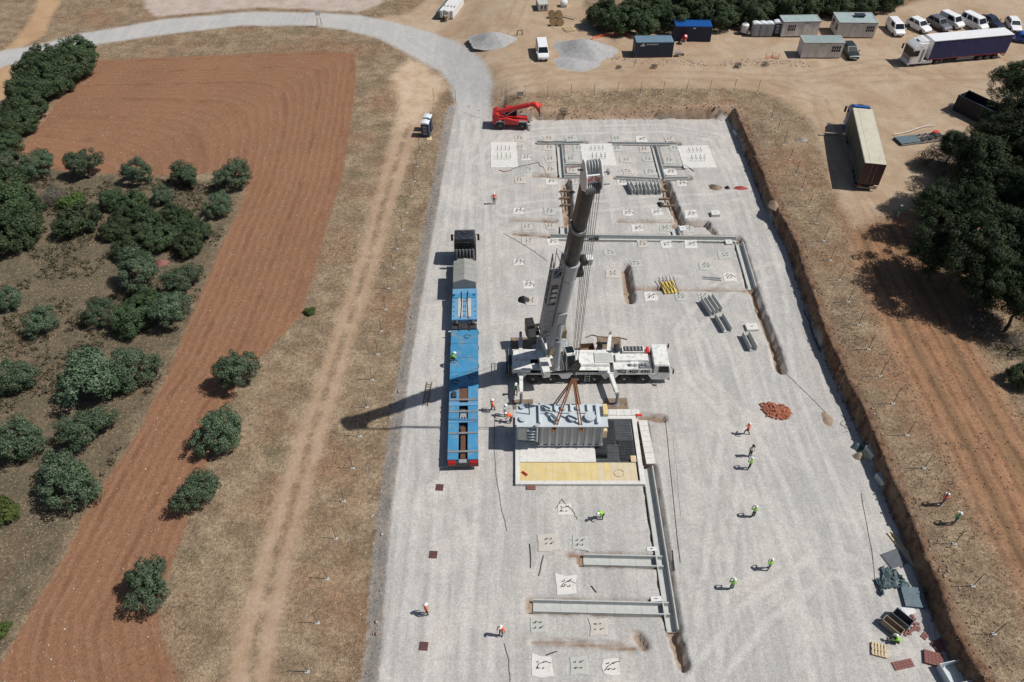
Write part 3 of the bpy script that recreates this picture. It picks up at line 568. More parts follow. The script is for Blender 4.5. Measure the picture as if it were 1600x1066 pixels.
for px, py, w, k, lab in [
    (58, 255, 50, 'olive', 'round olive tree second from the left photo edge in the row under the red field'),
    (133, 259, 56, 'lobed', 'two-lobed olive tree third from the left in the row under the red field'),
    (211, 267, 50, 'olive', 'round olive tree fourth from the left in the row under the red field'),
    (293, 270, 54, 'lobed', 'olive tree fifth from the left in the row under the red field'),
    (363, 275, 54, 'olive', 'olive tree at the right end of the row, at the corner of the red field'),
    (8, 252, 46, 'olive', 'olive tree at the left photo edge starting the row under the red field'),
    (339, 321, 46, 'olive', 'small olive tree just below the corner tree of the row'),
    (252, 305, 36, 'olive', 'small olive tree between the row and the central thicket'),
    (216, 422, 78, 'olive', 'dark olive tree directly left of the orange rubble heap'),
    (284, 430, 68, 'lobed', 'olive tree right of the orange rubble heap at the field edge'),
    (154, 488, 50, 'olive', 'small olive tree at the left end of the group of three below the rubble heap'),
    (262, 486, 70, 'lobed', 'olive tree at the right end of the group of three below the rubble heap'),
    (14, 465, 44, 'olive', 'small round olive tree at the left photo edge halfway up'),
    (65, 502, 50, 'olive', 'lone olive tree on bare scrub below the thicket, left of the group of three'),
    (22, 585, 66, 'olive', 'olive tree at the left photo edge beside the biggest spreading olive'),
    (128, 580, 118, 'lobed', 'biggest spreading olive tree in the left grove'),
    (208, 572, 76, 'olive', 'olive tree touching the right side of the biggest spreading olive'),
    (30, 688, 84, 'olive', 'wide olive tree at the left photo edge with grass behind it'),
    (136, 658, 84, 'lobed', 'olive tree beside the narrow part of the red field, second lowest of the grove'),
    (97, 750, 102, 'olive', 'large olive tree lowest of the left grove beside the red field'),
    (366, 580, 78, 'lobed', 'topmost olive tree of the four standing on the right edge of the red field'),
    (337, 678, 80, 'olive', 'second olive tree from the top on the right edge of the red field'),
    (300, 763, 74, 'lobed', 'third olive tree from the top on the right edge of the red field'),
    (238, 911, 88, 'lobed', 'lowest olive tree standing alone on the right edge of the red field')]:
    plant(px, py, w, k, lab, OL)
for px, py, w, k, lab in [
    (4, 800, 50, 'green', 'bright green shrub at the left photo edge beneath the lowest grove olive'),
    (2, 985, 30, 'green', 'small green shrub at the left photo edge near the bottom of the red field'),
    (112, 318, 40, 'green', 'bright green shrub beside the grey leafless bush'),
    (84, 308, 46, 'twig', 'grey leafless bush left of the bright green shrub'),
    (484, 487, 18, 'green', 'small green weed clump at the right tip of the red field'),
    (120, 345, 62, 'shrub', 'dark shrub at the left end of the central thicket beside bare scrub')]:
    plant(px, py, w, k, lab)
for px, py, w in [(174, 312, 50), (206, 318, 56), (190, 345, 54), (232, 345, 64), (266, 336, 50), (288, 348, 58), (308, 362, 54), (250, 372, 66), (212, 374, 60), (176, 362, 44), (294, 384, 54), (196, 394, 46)]:
    plant(px, py, w * .86, 'shrub', 'dark green shrub merged into the central thicket of the left grove', 'shrubs of the central thicket')
for px, py, w in [(205, 500, 62), (228, 468, 52), (215, 484, 58)]:
    plant(px, py, w, 'shrub', 'dark shrub filling the gap between the olives below the rubble heap', 'shrubs below the rubble heap')
for px, py, w in [(18, 300, 70), (12, 330, 80), (28, 352, 76), (8, 368, 80), (38, 325, 50)]:
    plant(px, py, w, 'shrub', 'dark shrub in the thicket at the left photo edge beneath the olive row', 'shrubs at the left photo edge')
for px, py, w in [(125, 82, 56), (95, 92, 58), (62, 92, 50), (112, 104, 62), (80, 112, 66), (48, 112, 56), (60, 134, 66), (90, 130, 52), (36, 142, 58), (44, 168, 60), (22, 180, 56), (30, 195, 50), (8, 205, 50), (10, 222, 46)]:
    plant(px, py, w, 'shrub', 'dark evergreen shrub in the hedge between the gravel road and the red field', 'hedge shrubs by the road')
for px, py, w in [(945, 22, 60), (965, 32, 58), (990, 18, 60), (1010, 34, 56), (1030, 14, 62), (1048, 30, 54), (1070, 10, 62), (1100, 16, 60), (1128, 24, 58), (1150, 12, 62), (1175, 24, 54), (1200, 8, 60), (1228, 10, 60), (1258, 6, 60), (1290, 4, 58), (1315, 2, 60), (1345, 4, 56), (1370, 0, 50), (1392, -2, 46), (1135, -12, 60), (1080, -16, 60), (1180, -16, 60), (1240, -18, 60), (1300, -18, 60), (1020, -14, 60), (1400, -20, 50)]:
    plant(px, py, w, 'shrub', 'dark evergreen shrub in the thicket behind the blue containers and site cabins', 'thicket shrubs behind the cabins')
for px, py, w in [(1590, 128, 84), (1530, 255, 130), (1596, 235, 140), (1512, 385, 150), (1582, 372, 150), (1600, 470, 110), (1480, 330, 90), (1552, 305, 120), (1468, 400, 84), (1545, 440, 100), (1492, 225, 60), (1588, 180, 108), (1562, 215, 96), (1602, 310, 140), (1520, 320, 110), (1565, 430, 110)]:
    plant(px, py, w, 'pine', {1590: 'small pine crown above the open dark waste container at the right photo edge', 1530: 'lit pine tree beside the trailer frame and open waste container', 1596: 'tall pine tree at the right photo edge behind the lit pine',
                              1512: 'large dark pine tree leaning over the dirt lane, nearest the beige truck', 1582: 'dark pine tree behind the large leaning one', 1600: 'lowest pine tree at the right photo edge', 1480: 'small pine crown between the lit pine and the large dark pine', 1552: 'pine tree in the middle of the group at the right', 1468: 'low pine branch crown at the left tip of the group', 1545: 'dark pine crown below the large leaning one', 1492: 'small pine crown touching the open waste container', 1588: 'pine crown just below the topmost small one at the right photo edge', 1562: 'pine crown behind the lit pine, right of the waste container', 1602: 'tall pine tree at the right photo edge halfway down the group', 1520: 'pine tree directly behind the large dark leaning pine', 1565: 'dark pine crown above the grey brushwood'}[px], 'pine trees by the dirt lane')
for px, py, w, lab in [(1540, 505, 70, 'grey brushwood heap below the large dark pine'), (1590, 540, 60, 'grey brushwood at the right photo edge below the pines'), (1450, 250, 52, 'dry grey bush beside the trailer frame under the lit pine'), (1476, 268, 44, 'dry twiggy bush in the pine shade left of the lit pine')]:
    plant(px, py, w, 'twig', lab)
plant(1598, 590, 50, 'shrub', 'dark round shrub at the right photo edge beside the furrowed field')
X, Y = scatter_pts(26000, -80, -14, 40, 120, lambda X, Y: (sdf_poly(X, Y, SCRUB) < -.3) & (vnoise(X, Y, 3.0, 4) > .0)); nS = len(X); Zs = height(X, Y, False)
n_l = 7; a = rng.uniform(0, 6.28, (nS, n_l)); rr = rng.uniform(.05, .3, (nS, n_l)); px_ = X[:, None] + rr * np.cos(a); py_ = Y[:, None] + rr * np.sin(a); pz_ = Zs[:, None] + rng.uniform(.04, .3, (nS, n_l))
u = rng.normal(size=(nS, n_l, 3)) * .07; v = rng.normal(size=(nS, n_l, 3)) * .06; pc = np.stack([px_, py_, pz_], -1)
o = obj('low_scrub', raw_mesh('low_scrub', np.stack([pc - u, pc - v, pc + u, pc + v], 2).reshape(-1, 3), np.arange(nS * n_l * 4).reshape(-1, 4), leafmat('scrub_leaf', [(.19, .155, .105), (.13, .105, .07), (.085, .085, .05), (.06, .07, .035)])))
tag(o, 'low brown thorny scrub between the olive trees', 'scrub', kind='stuff')
for px, py, w, lab in [(1022, 104, 12, 'small weed clump in front of the slate-blue container'), (1152, 103, 14, 'small weed clump in the yard, left of a pair'), (1196, 100, 12, 'small weed clump in the yard, right of a pair'), (968, 105, 10, 'small weed clump beside the steel stake in the yard')]:
    plant(px, py, w, 'twig', lab)
# ------------------------------------------------------------------ mobile crane
CR = Vector((7.6, 52.4, 0)); crane = thing('mobile_crane', 'white six-axle mobile crane with raised dark telescopic boom and deployed outriggers', 'crane', CR)
def cpart(name, b, m, **k): return b.build(name, m, crane, **k)
# carrier
b = MB(); b.box(-8.0, 6.4, -.75, .75, .75, 1.45); cpart('chassis_beam', b, 'steel_dark')
AX = [-5.5, -3.7, -1.0, .7, 3.7, 5.6]
for ax in AX:
    for s in (-1, 1): wheel(crane, ax, s * 1.22, .68, .68, .5, 'y', s, 'galv')
b = MB()
for s in (-1, 1):      # side skirts with wheel arches
    for x0, x1 in ((-6.9, -2.3), (-2.3, 1.95), (2.45, 6.6)):
        a0, a1 = {-6.9: (-6.5, -2.6), -2.3: (-1.95, 1.65), 2.45: (2.75, 6.35)}[x0]
        pts = [(x0, .85), (a0, .85), (a0 + .35, 1.45), (a1 - .35, 1.45), (a1, .85), (x1, .85), (x1, 1.6), (x0, 1.6)]
        b.prism(pts, 'y', s * 1.5, s * 1.40, 0)
    b.box(-7.6, 2.0, s * 1.5 - (.08 if s > 0 else 0), s * 1.5 + (.08 if s < 0 else 0), 1.605, 1.68, 1)
cpart('wheel_arch_panel', b, ['crane_white', 'steel_grey'])
b = MB(); b.box(-7.6, -5.75, -1.45, 1.45, 1.5, 2.05); b.box(-5.75, -3.9, -1.3, -.4, 1.87, 1.95); b.box(-7.5, -4.6, .0, 1.3, 2.06, 2.2); cpart('rear_deck', b, 'crane_white', bevel=.03)
b = MB(); b.box(-1.5, 2.0, -1.38, 1.38, 1.87, 2.02); b.box(-1.4, 2.2, -.95, .95, 2.03, 2.30, 0, .1, .1); b.box(.6, 2.6, -.7, .7, 2.31, 2.42, 1, .1, .1); cpart('mid_deck', b, ['crane_white', 'concrete'], bevel=.025)
b = MB(); b.box(2.5, 6.35, -1.47, 1.47, 1.605, 2.22); b.box(2.7, 6.1, -.55, .45, 2.23, 2.5, 0, .05, .05); cpart('engine_deck', b, 'crane_white', bevel=.03)
lettering('902 400 490', .70, Matrix.Translation((2.85, -1.484, 1.67)) @ Matrix.Rotation(math.pi / 2, 4, 'X'), 'lettering', crane, 'side_number', bold=.012, xs=.88)
b = MB(); b.box(3.55, 5.75, .62, 1.42, 2.23, 2.55, 0); b.box(3.68, 5.62, .70, 1.34, 2.56, 2.60, 1)
for i in range(5): b.box(3.8 + i * .36, 4.0 + i * .36, .75, 1.3, 2.605, 2.63, 2)
cpart('radiator_grille', b, ['crane_white', 'black', 'steel_grey'])
b = MB()
for x in (4.35, 4.75): b.cyl((x, -.95, 2.23), (x, -.95, 2.62), .2, n=14)
cpart('air_filter', b, 'white_paint', smooth=40)
b = MB(); b.cyl((3.0, .95, 2.3), (3.0, 1.35, 2.9), .33, .3, 14); cpart('exhaust_silencer', b, 'steel_dark', smooth=40)
b = MB(); b.box(5.98, 6.25, .5, 1.3, 2.23, 2.6); cpart('tool_locker', b, 'signal_red', bevel=.02)
b = MB(); b.box(5.1, 6.1, -1.4, -.75, 2.23, 2.42, 0); b.cyl((5.4, -1.1, 2.42), (5.4, -1.1, 2.6), .14, n=10); b.box(5.65, 6.0, -1.3, -.9, 2.43, 2.58, 0); cpart('hydraulic_valves', b, 'steel_grey', bevel=.015)
# driver cab
b = MB(); pr_ = [(6.45, .62), (8.0, .62), (8.2, .9), (8.22, 1.75), (7.98, 2.75), (6.5, 2.75)]; b.prism(pr_, 'y', -1.45, 1.45, 0); b.box(6.42, 7.95, -1.42, 1.42, 2.76, 2.86, 0, .04, .04); cab = cpart('driver_cab', b, 'crane_white', bevel=.05)
g = MB(); g.add([(8.225, -1.3, 1.82), (8.225, 1.3, 1.82), (8.0, 1.25, 2.68), (8.0, -1.25, 2.68)], [(0, 1, 2, 3)]); 
for s in (-1, 1): g.prism([(6.95, 1.75), (8.08, 1.72), (7.88, 2.62), (6.95, 2.62)], 'y', s * 1.452, s * 1.462)
g.build('window', 'glass', cab)
b = MB(); b.box(8.1, 8.3, -1.4, 1.4, .5, .85); b.build('bumper', 'steel_grey', cab, bevel=.03)
for s in (-1, 1):
    b = MB(); b.box(8.285, 8.32, s * 1.1 - .15, s * 1.1 + .15, .95, 1.15); b.build('headlight', 'lamp_glass', cab)
    b = MB(); b.bar((8.15, s * 1.45, 2.5), (8.4, s * 1.75, 2.45), .05, .05); b.box(8.32, 8.42, s * 1.75 - .12, s * 1.75 + .12, 1.95, 2.45); b.build('mirror', 'black', cab)
b = MB(); b.box(6.5, 6.52, -1.47, -1.455, .75, 2.7); b.box(6.9, 7.0, -1.48, -1.455, 1.45, 1.5); b.build('door_handle', 'steel_dark', cab)
# outriggers: beam, jack, foot
for x, off in ((-6.7, 0.0), (2.25, .35)):
    for s in (-1, 1):
        xe = x + off
        b = MB(); b.box(x - .33, x + .33, min(s * .3, s * 1.56), max(s * .3, s * 1.56), 1.15, 1.75, 0); b.bar((x, s * 1.5, 1.42), (xe, s * 3.5, 1.38), .38, .44, 0); b.bar((xe, s * 3.45, 1.38), (xe + off * .3, s * 4.15, 1.36), .30, .36, 0)
        beam = cpart('outrigger_beam', b, 'crane_white', bevel=.02)
        b = MB(); b.cyl((xe + off * .3, s * 4.15, .35), (xe + off * .3, s * 4.15, 1.75), .15, n=12); b.cyl((xe + off * .3, s * 4.15, .14), (xe + off * .3, s * 4.15, .36), .09, n=10); b.cyl((xe + off * .3, s * 4.15, .09), (xe + off * .3, s * 4.15, .15), .34, .28, 14); b.build('jack', 'steel_grey', beam, smooth=40)
b = MB(); 
for x in (-.28, .18): b.bar((.0 + x, -1.56, .45), (.0 + x, -1.52, 1.8), .05, .05)
for i in range(4): b.bar((-.28, -1.55, .6 + i * .33), (.18, -1.55, .6 + i * .33), .04, .04)
cpart('access_ladder', b, 'galv')
b = MB()
for x in (-7.95, -7.7):
    for s in (-1, 1): b.bar((x, s * 1.2, 1.4), (x, s * 1.2, 2.5), .05, .05)
b.bar((-7.95, -1.2, 2.5), (-7.95, 1.2, 2.5), .05, .05); b.bar((-7.95, -1.2, 2.0), (-7.95, 1.2, 2.0), .05, .05); cpart('guard_rail', b, 'steel_grey')
b = MB(); b.box(-8.2, -7.62, -1.3, 1.3, .8, 1.4); cpart('rear_bumper', b, 'steel_dark', bevel=.03)
for s in (-1, 1): b = MB(); b.box(-8.22, -8.2, s * 1.05 - .2, s * 1.05 + .2, 1.0, 1.2); cpart('tail_light', b, 'tail_red')
b = MB(); b.box(1.05, 1.9, -1.56, -1.505, 1.88, 2.12); cpart('name_plate', b, 'white_paint'); b = MB(); b.box(1.1, 1.85, -1.568, -1.562, 1.92, 2.08); 
for i in range(4): b.box(1.15 + i * .17, 1.27 + i * .17, -1.575, -1.57, 1.94, 2.06, 1)
cpart('plate_marks', b, ['lettering_white', 'lettering'])
# superstructure, turned so that the boom reaches over the load
PIV = Vector((4.0, 53.2, 2.9)); TIP = Vector((5.5, 44.8, 29.6)); SLEW = math.atan2(1.5, 8.4)
SM = Matrix.Translation(Vector((4.15, 52.4, 0)) - CR) @ Matrix.Rotation(SLEW, 4, 'Z')
def spart(name, b, m, **k): b.xf(SM); return b.build(name, m, crane, **k)
b = MB(); b.cyl((0, 0, 1.5), (0, 0, 2.05), 1.15, 1.15, 24); spart('slewing_ring', b, 'steel_dark', smooth=40)
b = MB()
for s in (-1, 1):
    b.prism([(-1.6, 2.06), (2.9, 2.06), (4.1, 2.3), (4.1, 2.9), (2.0, 3.1), (1.2, 3.35), (.5, 3.35), (-1.6, 2.5)], 'x', s * .78, s * .70)
b.box(-.7, .7, -1.6, 3.9, 2.06, 2.14); spart('slewing_frame', b, 'crane_white', bevel=.02)
b = MB(); b.box(-2.05, 2.05, 3.6, 4.7, 2.0, 2.75); b.box(-2.05, -1.2, 3.55, 4.75, 2.76, 3.7); b.box(1.2, 2.05, 3.55, 4.75, 2.76, 3.7); spart('counterweight', b, 'boom_dark', bevel=.05)
b = MB(); b.box(-2.0, -1.25, 2.3, 3.5, 2.1, 3.3); spart('engine_housing', b, 'steel_dark', bevel=.04)
b = MB(); b.box(1.25, 1.95, 2.5, 3.5, 2.2, 3.35); spart('oil_tank', b, 'steel_mat', bevel=.04)
b = MB(); b.cyl((-.6, 2.6, 2.75), (.6, 2.6, 2.75), .42, n=18); b.cyl((-.66, 2.6, 2.75), (-.6, 2.6, 2.75), .55, n=18); b.cyl((.6, 2.6, 2.75), (.66, 2.6, 2.75), .55, n=18); spart('winch', b, 'steel_dark', smooth=40)
b = MB(); b.box(-1.55, -.82, -2.3, -.4, 2.06, 3.0, 0); b.box(-1.56, -.81, -2.32, -2.3, 2.1, 2.95, 1)
for i in range(4): b.box(-1.5, -.87, -2.36, -2.325, 2.2 + i * .18, 2.28 + i * .18, 0)
spart('hydraulic_cabinet', b, ['crane_white', 'steel_grey'], bevel=.02)
b = MB(); b.box(-1.5, -.82, -.35, .9, 2.06, 2.6); spart('walkway_box', b, 'crane_white', bevel=.03)
b = MB(); b.prism([(-1.7, 2.06), (-.1, 2.06), (0, 3.1), (-.25, 4.05), (-1.3, 4.05), (-1.8, 3.0)], 'x', .95, 1.85); oc = spart('operator_cab', b, 'crane_white', bevel=.04)
g = MB(); g.add([(1.0, -1.82, 3.0), (1.8, -1.82, 3.0), (1.8, -1.33, 3.98), (1.0, -1.33, 3.98)], [(0, 1, 2, 3)]); g.add([(1.0, -1.76, 2.2), (1.8, -1.76, 2.2), (1.8, -1.84, 2.95), (1.0, -1.84, 2.95)], [(0, 1, 2, 3)])
g.box(1.02, 1.78, -1.2, -.35, 4.056, 4.075); g.prism([(-1.55, 2.9), (-.2, 2.9), (-.35, 3.9), (-1.2, 3.9)], 'x', 1.856, 1.87); g.prism([(-1.55, 2.9), (-.2, 2.9), (-.35, 3.9), (-1.2, 3.9)], 'x', .944, .93); g.xf(SM); g.build('window', 'glass', oc)
b = MB(); b.bar((1.5, -.05, 2.1), (1.5, 2.4, 2.1), .5, .06); 
for y in (.2, 1.2, 2.2): b.bar((1.8, y, 2.1), (1.8, y, 3.0), .04, .04)
b.bar((1.8, .2, 3.0), (1.8, 2.2, 3.0), .04, .04); spart('side_walkway', b, 'galv')
# boom
LB = (TIP - PIV).length; TH = math.atan2(math.hypot(1.5, 8.4), 26.7)
BM = Matrix.Translation(PIV - CR) @ Matrix.Rotation(SLEW, 4, 'Z') @ Matrix.Rotation(TH, 4, 'X')
def bpart(name, b, m, par=None, **k): b.xf(BM); return b.build(name, m, par or crane, **k)
def usec(w, d, z, n=7):   # rounded underside towards the load (-y), flat back
    pts = [(w / 2, d / 2, z), (-w / 2, d / 2, z)]
    for i in range(n + 1):
        a = math.pi + math.pi * i / n; pts.append((w / 2 * math.cos(a), -d * .12 + d * .38 * math.sin(a), z))
    return pts
b = MB(); b.loft([usec(.75, .9, -.45), usec(1.16, 1.35, 1.2), usec(1.24, 1.5, 4), usec(1.24, 1.5, 16.2)], 0); boom = bpart('boom_base_section', b, 'boom_grey', smooth=40)
b = MB(); b.loft([usec(1.36, 1.62, 15.9), usec(1.36, 1.62, 16.4)], 0); b.loft([usec(1.30, 1.56, 13.8), usec(1.30, 1.56, 13.95)], 0); bpart('collar', b, 'boom_grey', boom, smooth=40)
b = MB(); b.prism([(-.42, 6.8), (0, 5.9), (.42, 6.8), (.42, 8.6), (-.42, 8.6)], 'y', -.86, -.70); bpart('cylinder_lug', b, 'boom_grey', boom, bevel=.02)
b = MB(); b.loft([usec(1.1, 1.32, 16.3), usec(1.1, 1.32, 21.0)]); s2 = bpart('boom_middle_section', b, 'boom_dark', smooth=40)
b = MB(); b.loft([usec(1.2, 1.43, 20.8), usec(1.2, 1.43, 21.15)]); bpart('collar', b, 'steel_grey', s2, smooth=40)
b = MB(); b.loft([usec(.98, 1.18, 21.0), usec(.98, 1.18, 26.6)]); s3 = bpart('boom_inner_section', b, 'boom_dark', smooth=40)
b = MB()
for s in (-1, 1): b.prism([(.5, 26.2), (-.35, 26.1), (-.95, 26.7), (-1.15, 27.3), (-.8, 28.0), (.1, 28.5), (.6, 28.3), (.75, 27.3)], 'x', s * .6, s * .52)
b.loft([usec(1.04, 1.26, 26.0), usec(1.04, 1.26, 26.9)]); b.box(-.52, .52, -.62, -.50, 27.05, 27.95); head = bpart('boom_head', b, 'white_paint', bevel=.01)
b = MB()
for s in (-1, 1):
    for k in (0, 1): b.add([(s * .05, -.628, 27.55 + k * .22), (s * .45, -.628, 27.2 + k * .22), (s * .45, -.628, 27.33 + k * .22), (s * .05, -.628, 27.68 + k * .22)], [(0, 1, 2, 3)])
bpart('chevron_marking', b, 'signal_red', head)
for i in range(7): b = MB(); x = -.42 + i * .14; b.cyl((x - .035, -.78, 26.75), (x + .035, -.78, 26.75), .40, n=18); bpart('sheave', b, 'steel_grey', head, smooth=40)
for i in range(4): b = MB(); x = -.3 + i * .2; b.cyl((x - .04, .1, 28.1), (x + .04, .1, 28.1), .42, n=18); bpart('sheave', b, 'boom_grey', head, smooth=40)
b = MB(); b.bar((.6, 0, 27.4), (1.15, 0, 27.4), .07, .07); b.bar((.6, -.4, 26.6), (1.3, -.5, 26.7), .08, .08); b.box(1.1, 1.25, -.15, .15, 27.25, 27.6); b.bar((-.6, .2, 27.6), (-.95, .2, 27.7), .1, .1); bpart('limit_switch', b, 'steel_grey', head)
b = MB(); b.bar((1.0, 0, 19.2), (1.75, 0, 19.2), .1, .1); b.box(1.5, 1.8, -.12, .12, 19.05, 19.35); bpart('rope_guide', b, 'black', s2)
# guying frame folded against the left flank, guying winch on the right
b = MB()
for x in (-1.55, -.75):
    for y in (-.45, .45): b.bar((x, y, 3.6), (x, y, 16.9), .09, .09, up=(0, 1, 0))
for i in range(13):
    z = 3.8 + i; b.bar((-1.55, -.45, z), (-.75, -.45, z + 1.0), .06, .06, up=(0, 1, 0)); b.bar((-1.55, -.45, z), (-.75, -.45, z), .06, .06, up=(0, 1, 0)); b.bar((-1.55, -.45, z), (-1.55, .45, z + 1), .06, .06, up=(1, 0, 0))
b.box(-1.5, -.8, -.5, .4, 10.4, 14.6); b.box(-1.42, -.88, -.56, -.5, 10.7, 13.4, 1); b.box(-1.62, -.78, -.46, .4, 5.0, 9.9); b.bar((-1.55, -.4, 16.9), (-1.6, -.4, 19.0), .05, .05, up=(0, 1, 0)); b.bar((-.75, -.4, 16.9), (-.7, -.4, 19.0), .05, .05, up=(0, 1, 0)); b.bar((-1.55, -.4, 18.4), (-1.1, -.4, 16.9), .06, .06, up=(0, 1, 0)); b.bar((-.75, -.4, 18.4), (-1.1, -.4, 16.9), .06, .06, up=(0, 1, 0))
gf = bpart('guying_frame', b, ['steel_grey', 'steel_dark'])
for z in (11.1, 11.9, 12.7): b = MB(); b.cyl((-1.15, -.62, z), (-1.15, -.565, z), .26, n=12); bpart('guying_pulley', b, 'boom_grey', gf, smooth=40)
b = MB(); b.cyl((.75, -.3, 15.0), (.75, .5, 15.0), .36, n=16); b.cyl((.95, -.35, 16.2), (.95, .3, 16.2), .40, n=16); b.box(.62, 1.25, -.2, .3, 13.8, 14.5); b.box(1.15, 1.75, -.25, .25, 15.6, 16.5, 1); b.bar((.6, 0, 15.6), (1.5, 0, 15.7), .14, .14); bpart('guying_winch', b, ['black', 'white_paint'], smooth=40)
# luffing cylinder
lug = BM @ Vector((0, -.8, 6.6)); foot = SM @ Vector((0, -1.35, 2.3)); midp = foot.lerp(lug, .66)
b = MB(); b.cyl(foot, midp, .30, n=18); b.cyl(foot.lerp(lug, .0), foot.lerp(lug, .03), .36, n=18); b.cyl(midp - (lug - foot).normalized() * .25, midp, .345, n=18); lc = b.build('luffing_cylinder', 'boom_grey', crane, smooth=40)
b = MB(); b.cyl(midp, lug, .19, n=16); b.build('piston_rod', 'galv', lc, smooth=40)
b = MB()
for k in range(4): b.tube([SM @ Vector((-.45 + .1 * k, .4, 2.3)), SM @ Vector((-.5 + .12 * k, -.3, 3.2)), BM @ Vector((-.3 + .1 * k, -.7, 1.5))], .035, 6)
b.build('hydraulic_hose', 'wood_pale', crane)
# hoist rope, hook block
HK = Vector((5.45, 44.8, 9.2)); hl = HK - CR
for i in range(6):
    top = BM @ Vector((-.42 + i * .17, -1.12, 26.7)); b = MB(); b.cyl(top, hl + Vector(((i - 2.5) * .11, (.12 if i % 2 else -.12), .55)), .022, n=5); b.build('hoist_rope', 'rope', crane)
b = MB(); b.cyl(BM @ Vector((.2, .45, 28.4)), SM @ Vector((.2, 2.55, 3.1)), .02, n=5); b.build('hoist_rope', 'rope', crane)
b = MB()
for s in (-1, 1): b.prism([(-.42, .75), (.42, .75), (.5, .3), (.3, -.35), (-.3, -.35), (-.5, .3)], 'y', s * .22, s * .17, 0)
for i in range(5): b.cyl((-.0, -.16 + i * .075, .35), (0, -.11 + i * .075, .35), .36, n=16)
b.cyl((0, 0, -.35), (0, 0, -.6), .14, n=10); b.xf(Matrix.Translation(hl) @ Matrix.Rotation(.3, 4, 'Z')); hb = b.build('hook_block', 'black', crane, smooth=40)
b = MB(); b.tube([(0, 0, -.55), (0, 0, -.8), (.22, 0, -.95), (.26, 0, -1.15), (.0, 0, -1.32), (-.26, 0, -1.15), (-.22, 0, -1.0)], .075, 8); b.xf(Matrix.Translation(hl)); b.build('hook', 'steel_dark', hb, smooth=50)
# ------------------------------------------------------------------ steel spreader mats
for i, (px, py, sx, sy, rz, lab) in enumerate([(968, 631, 2.2, 1.7, .03, 'rusty steel spreader mat under the near front outrigger of the crane'), (943, 521, 2.5, 1.8, -.05, 'brown steel spreader mat under the far front outrigger of the crane'),
                                            (822, 625, 2.0, 1.2, .04, 'steel spreader mat under the near rear outrigger behind the lifted transformer'), (808, 522, 2.2, 1.7, 0, 'shaded steel spreader mat under the far rear outrigger')]):
    p = P(px, py); 
    if i == 0: p = CR + Vector((2.75, -4.25, 0))
    if i == 1: p = CR + Vector((2.75, 4.3, 0))
    if i == 2: p = CR + Vector((-6.5, -4.15, 0))
    if i == 3: p = CR + Vector((-6.6, 4.2, 0))
    t = thing('spreader_mat', lab, 'steel plate', (p.x, p.y, .02), rz, 'outrigger spreader mats'); b = MB(); b.box(-sx / 2, sx / 2, -sy / 2, sy / 2, 0, .055); b.build('plate', 'steel_mat', t, bevel=.01)
    b = MB()
    for s in (-1, 1): b.tube([(s * sx * .4, -.12, .055), (s * sx * .4, -.1, .12), (s * sx * .4, .1, .12), (s * sx * .4, .12, .055)], .02, 6)
    b.build('lifting_eye', 'rust', t)
t = thing('timber_crate', 'brown open timber crate beside the far front outrigger mat', 'crate', (7.9, 55.4, 0), .1); b = MB(); b.box(-.7, .7, -.5, .5, .02, .1); b.build('base', 'wood_dark', t)
for s in (-1, 1): b = MB(); b.box(-.7, .7, s * .5 - .03, s * .5 + .03, .1, .75); b.build('side_board', 'wood_dark', t); b = MB(); b.box(s * .7 - .03, s * .7 + .03, -.46, .46, .1, .75); b.build('end_board', 'tile_maroon', t)
b = MB(); b.tube([P(915, 528, .05), P(925, 524, .06), P(938, 527, .05), P(955, 530, .05), P(966, 528, .05), P(980, 531, .05)], .045, 6); tag(b.build('hydraulic_hose_line', 'cable_black', None), 'black hose lying across the far outrigger mat', 'hose')

# ------------------------------------------------------------------ transformer on the hook
TX = Vector((4.55, 43.95, 0)); tr = thing('power_transformer', 'pale blue-grey power transformer tank hanging in slings over the concrete pit', 'transformer', TX)
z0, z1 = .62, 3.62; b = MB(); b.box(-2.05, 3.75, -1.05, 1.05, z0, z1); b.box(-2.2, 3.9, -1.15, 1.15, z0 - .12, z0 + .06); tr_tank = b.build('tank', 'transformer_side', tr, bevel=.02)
for i in range(9):
    for s in (-1, 1):
        b = MB(); x = -1.9 + i * .68; b.box(x, x + .26, min(s * 1.05, s * 1.27), max(s * 1.05, s * 1.27), z0 + .1, z1 - .04); b.build('stiffener', 'transformer_side', tr, bevel=.02)
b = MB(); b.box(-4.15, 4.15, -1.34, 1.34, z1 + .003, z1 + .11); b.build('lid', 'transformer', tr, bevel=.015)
b = MB(); b.box(-4.1, -2.2, -1.25, 1.25, 1.55, z1); b.box(-4.0, -3.2, -1.32, -1.25, 1.7, z1 - .1); b.build('tap_changer_housing', 'transformer_side', tr, bevel=.03)
for i in range(4): b = MB(); b.tube([(-3.15, -1.33, 1.85 + i * .42), (-2.9, -1.42, 1.95 + i * .42), (-2.6, -1.42, 1.92 + i * .42), (-2.4, -1.33, 1.82 + i * .42)], .1, 8); b.build('pipe_elbow', 'transformer', tr, smooth=50)
b = MB(); b.cyl((-2.28, -1.38, 1.6), (-2.28, -1.38, z1 + .35), .11, n=12); b.cyl((-2.28, -1.38, z1 + .3), (-2.28, -1.38, z1 + .42), .2, n=14); b.build('riser_pipe', 'transformer_side', tr, smooth=40)
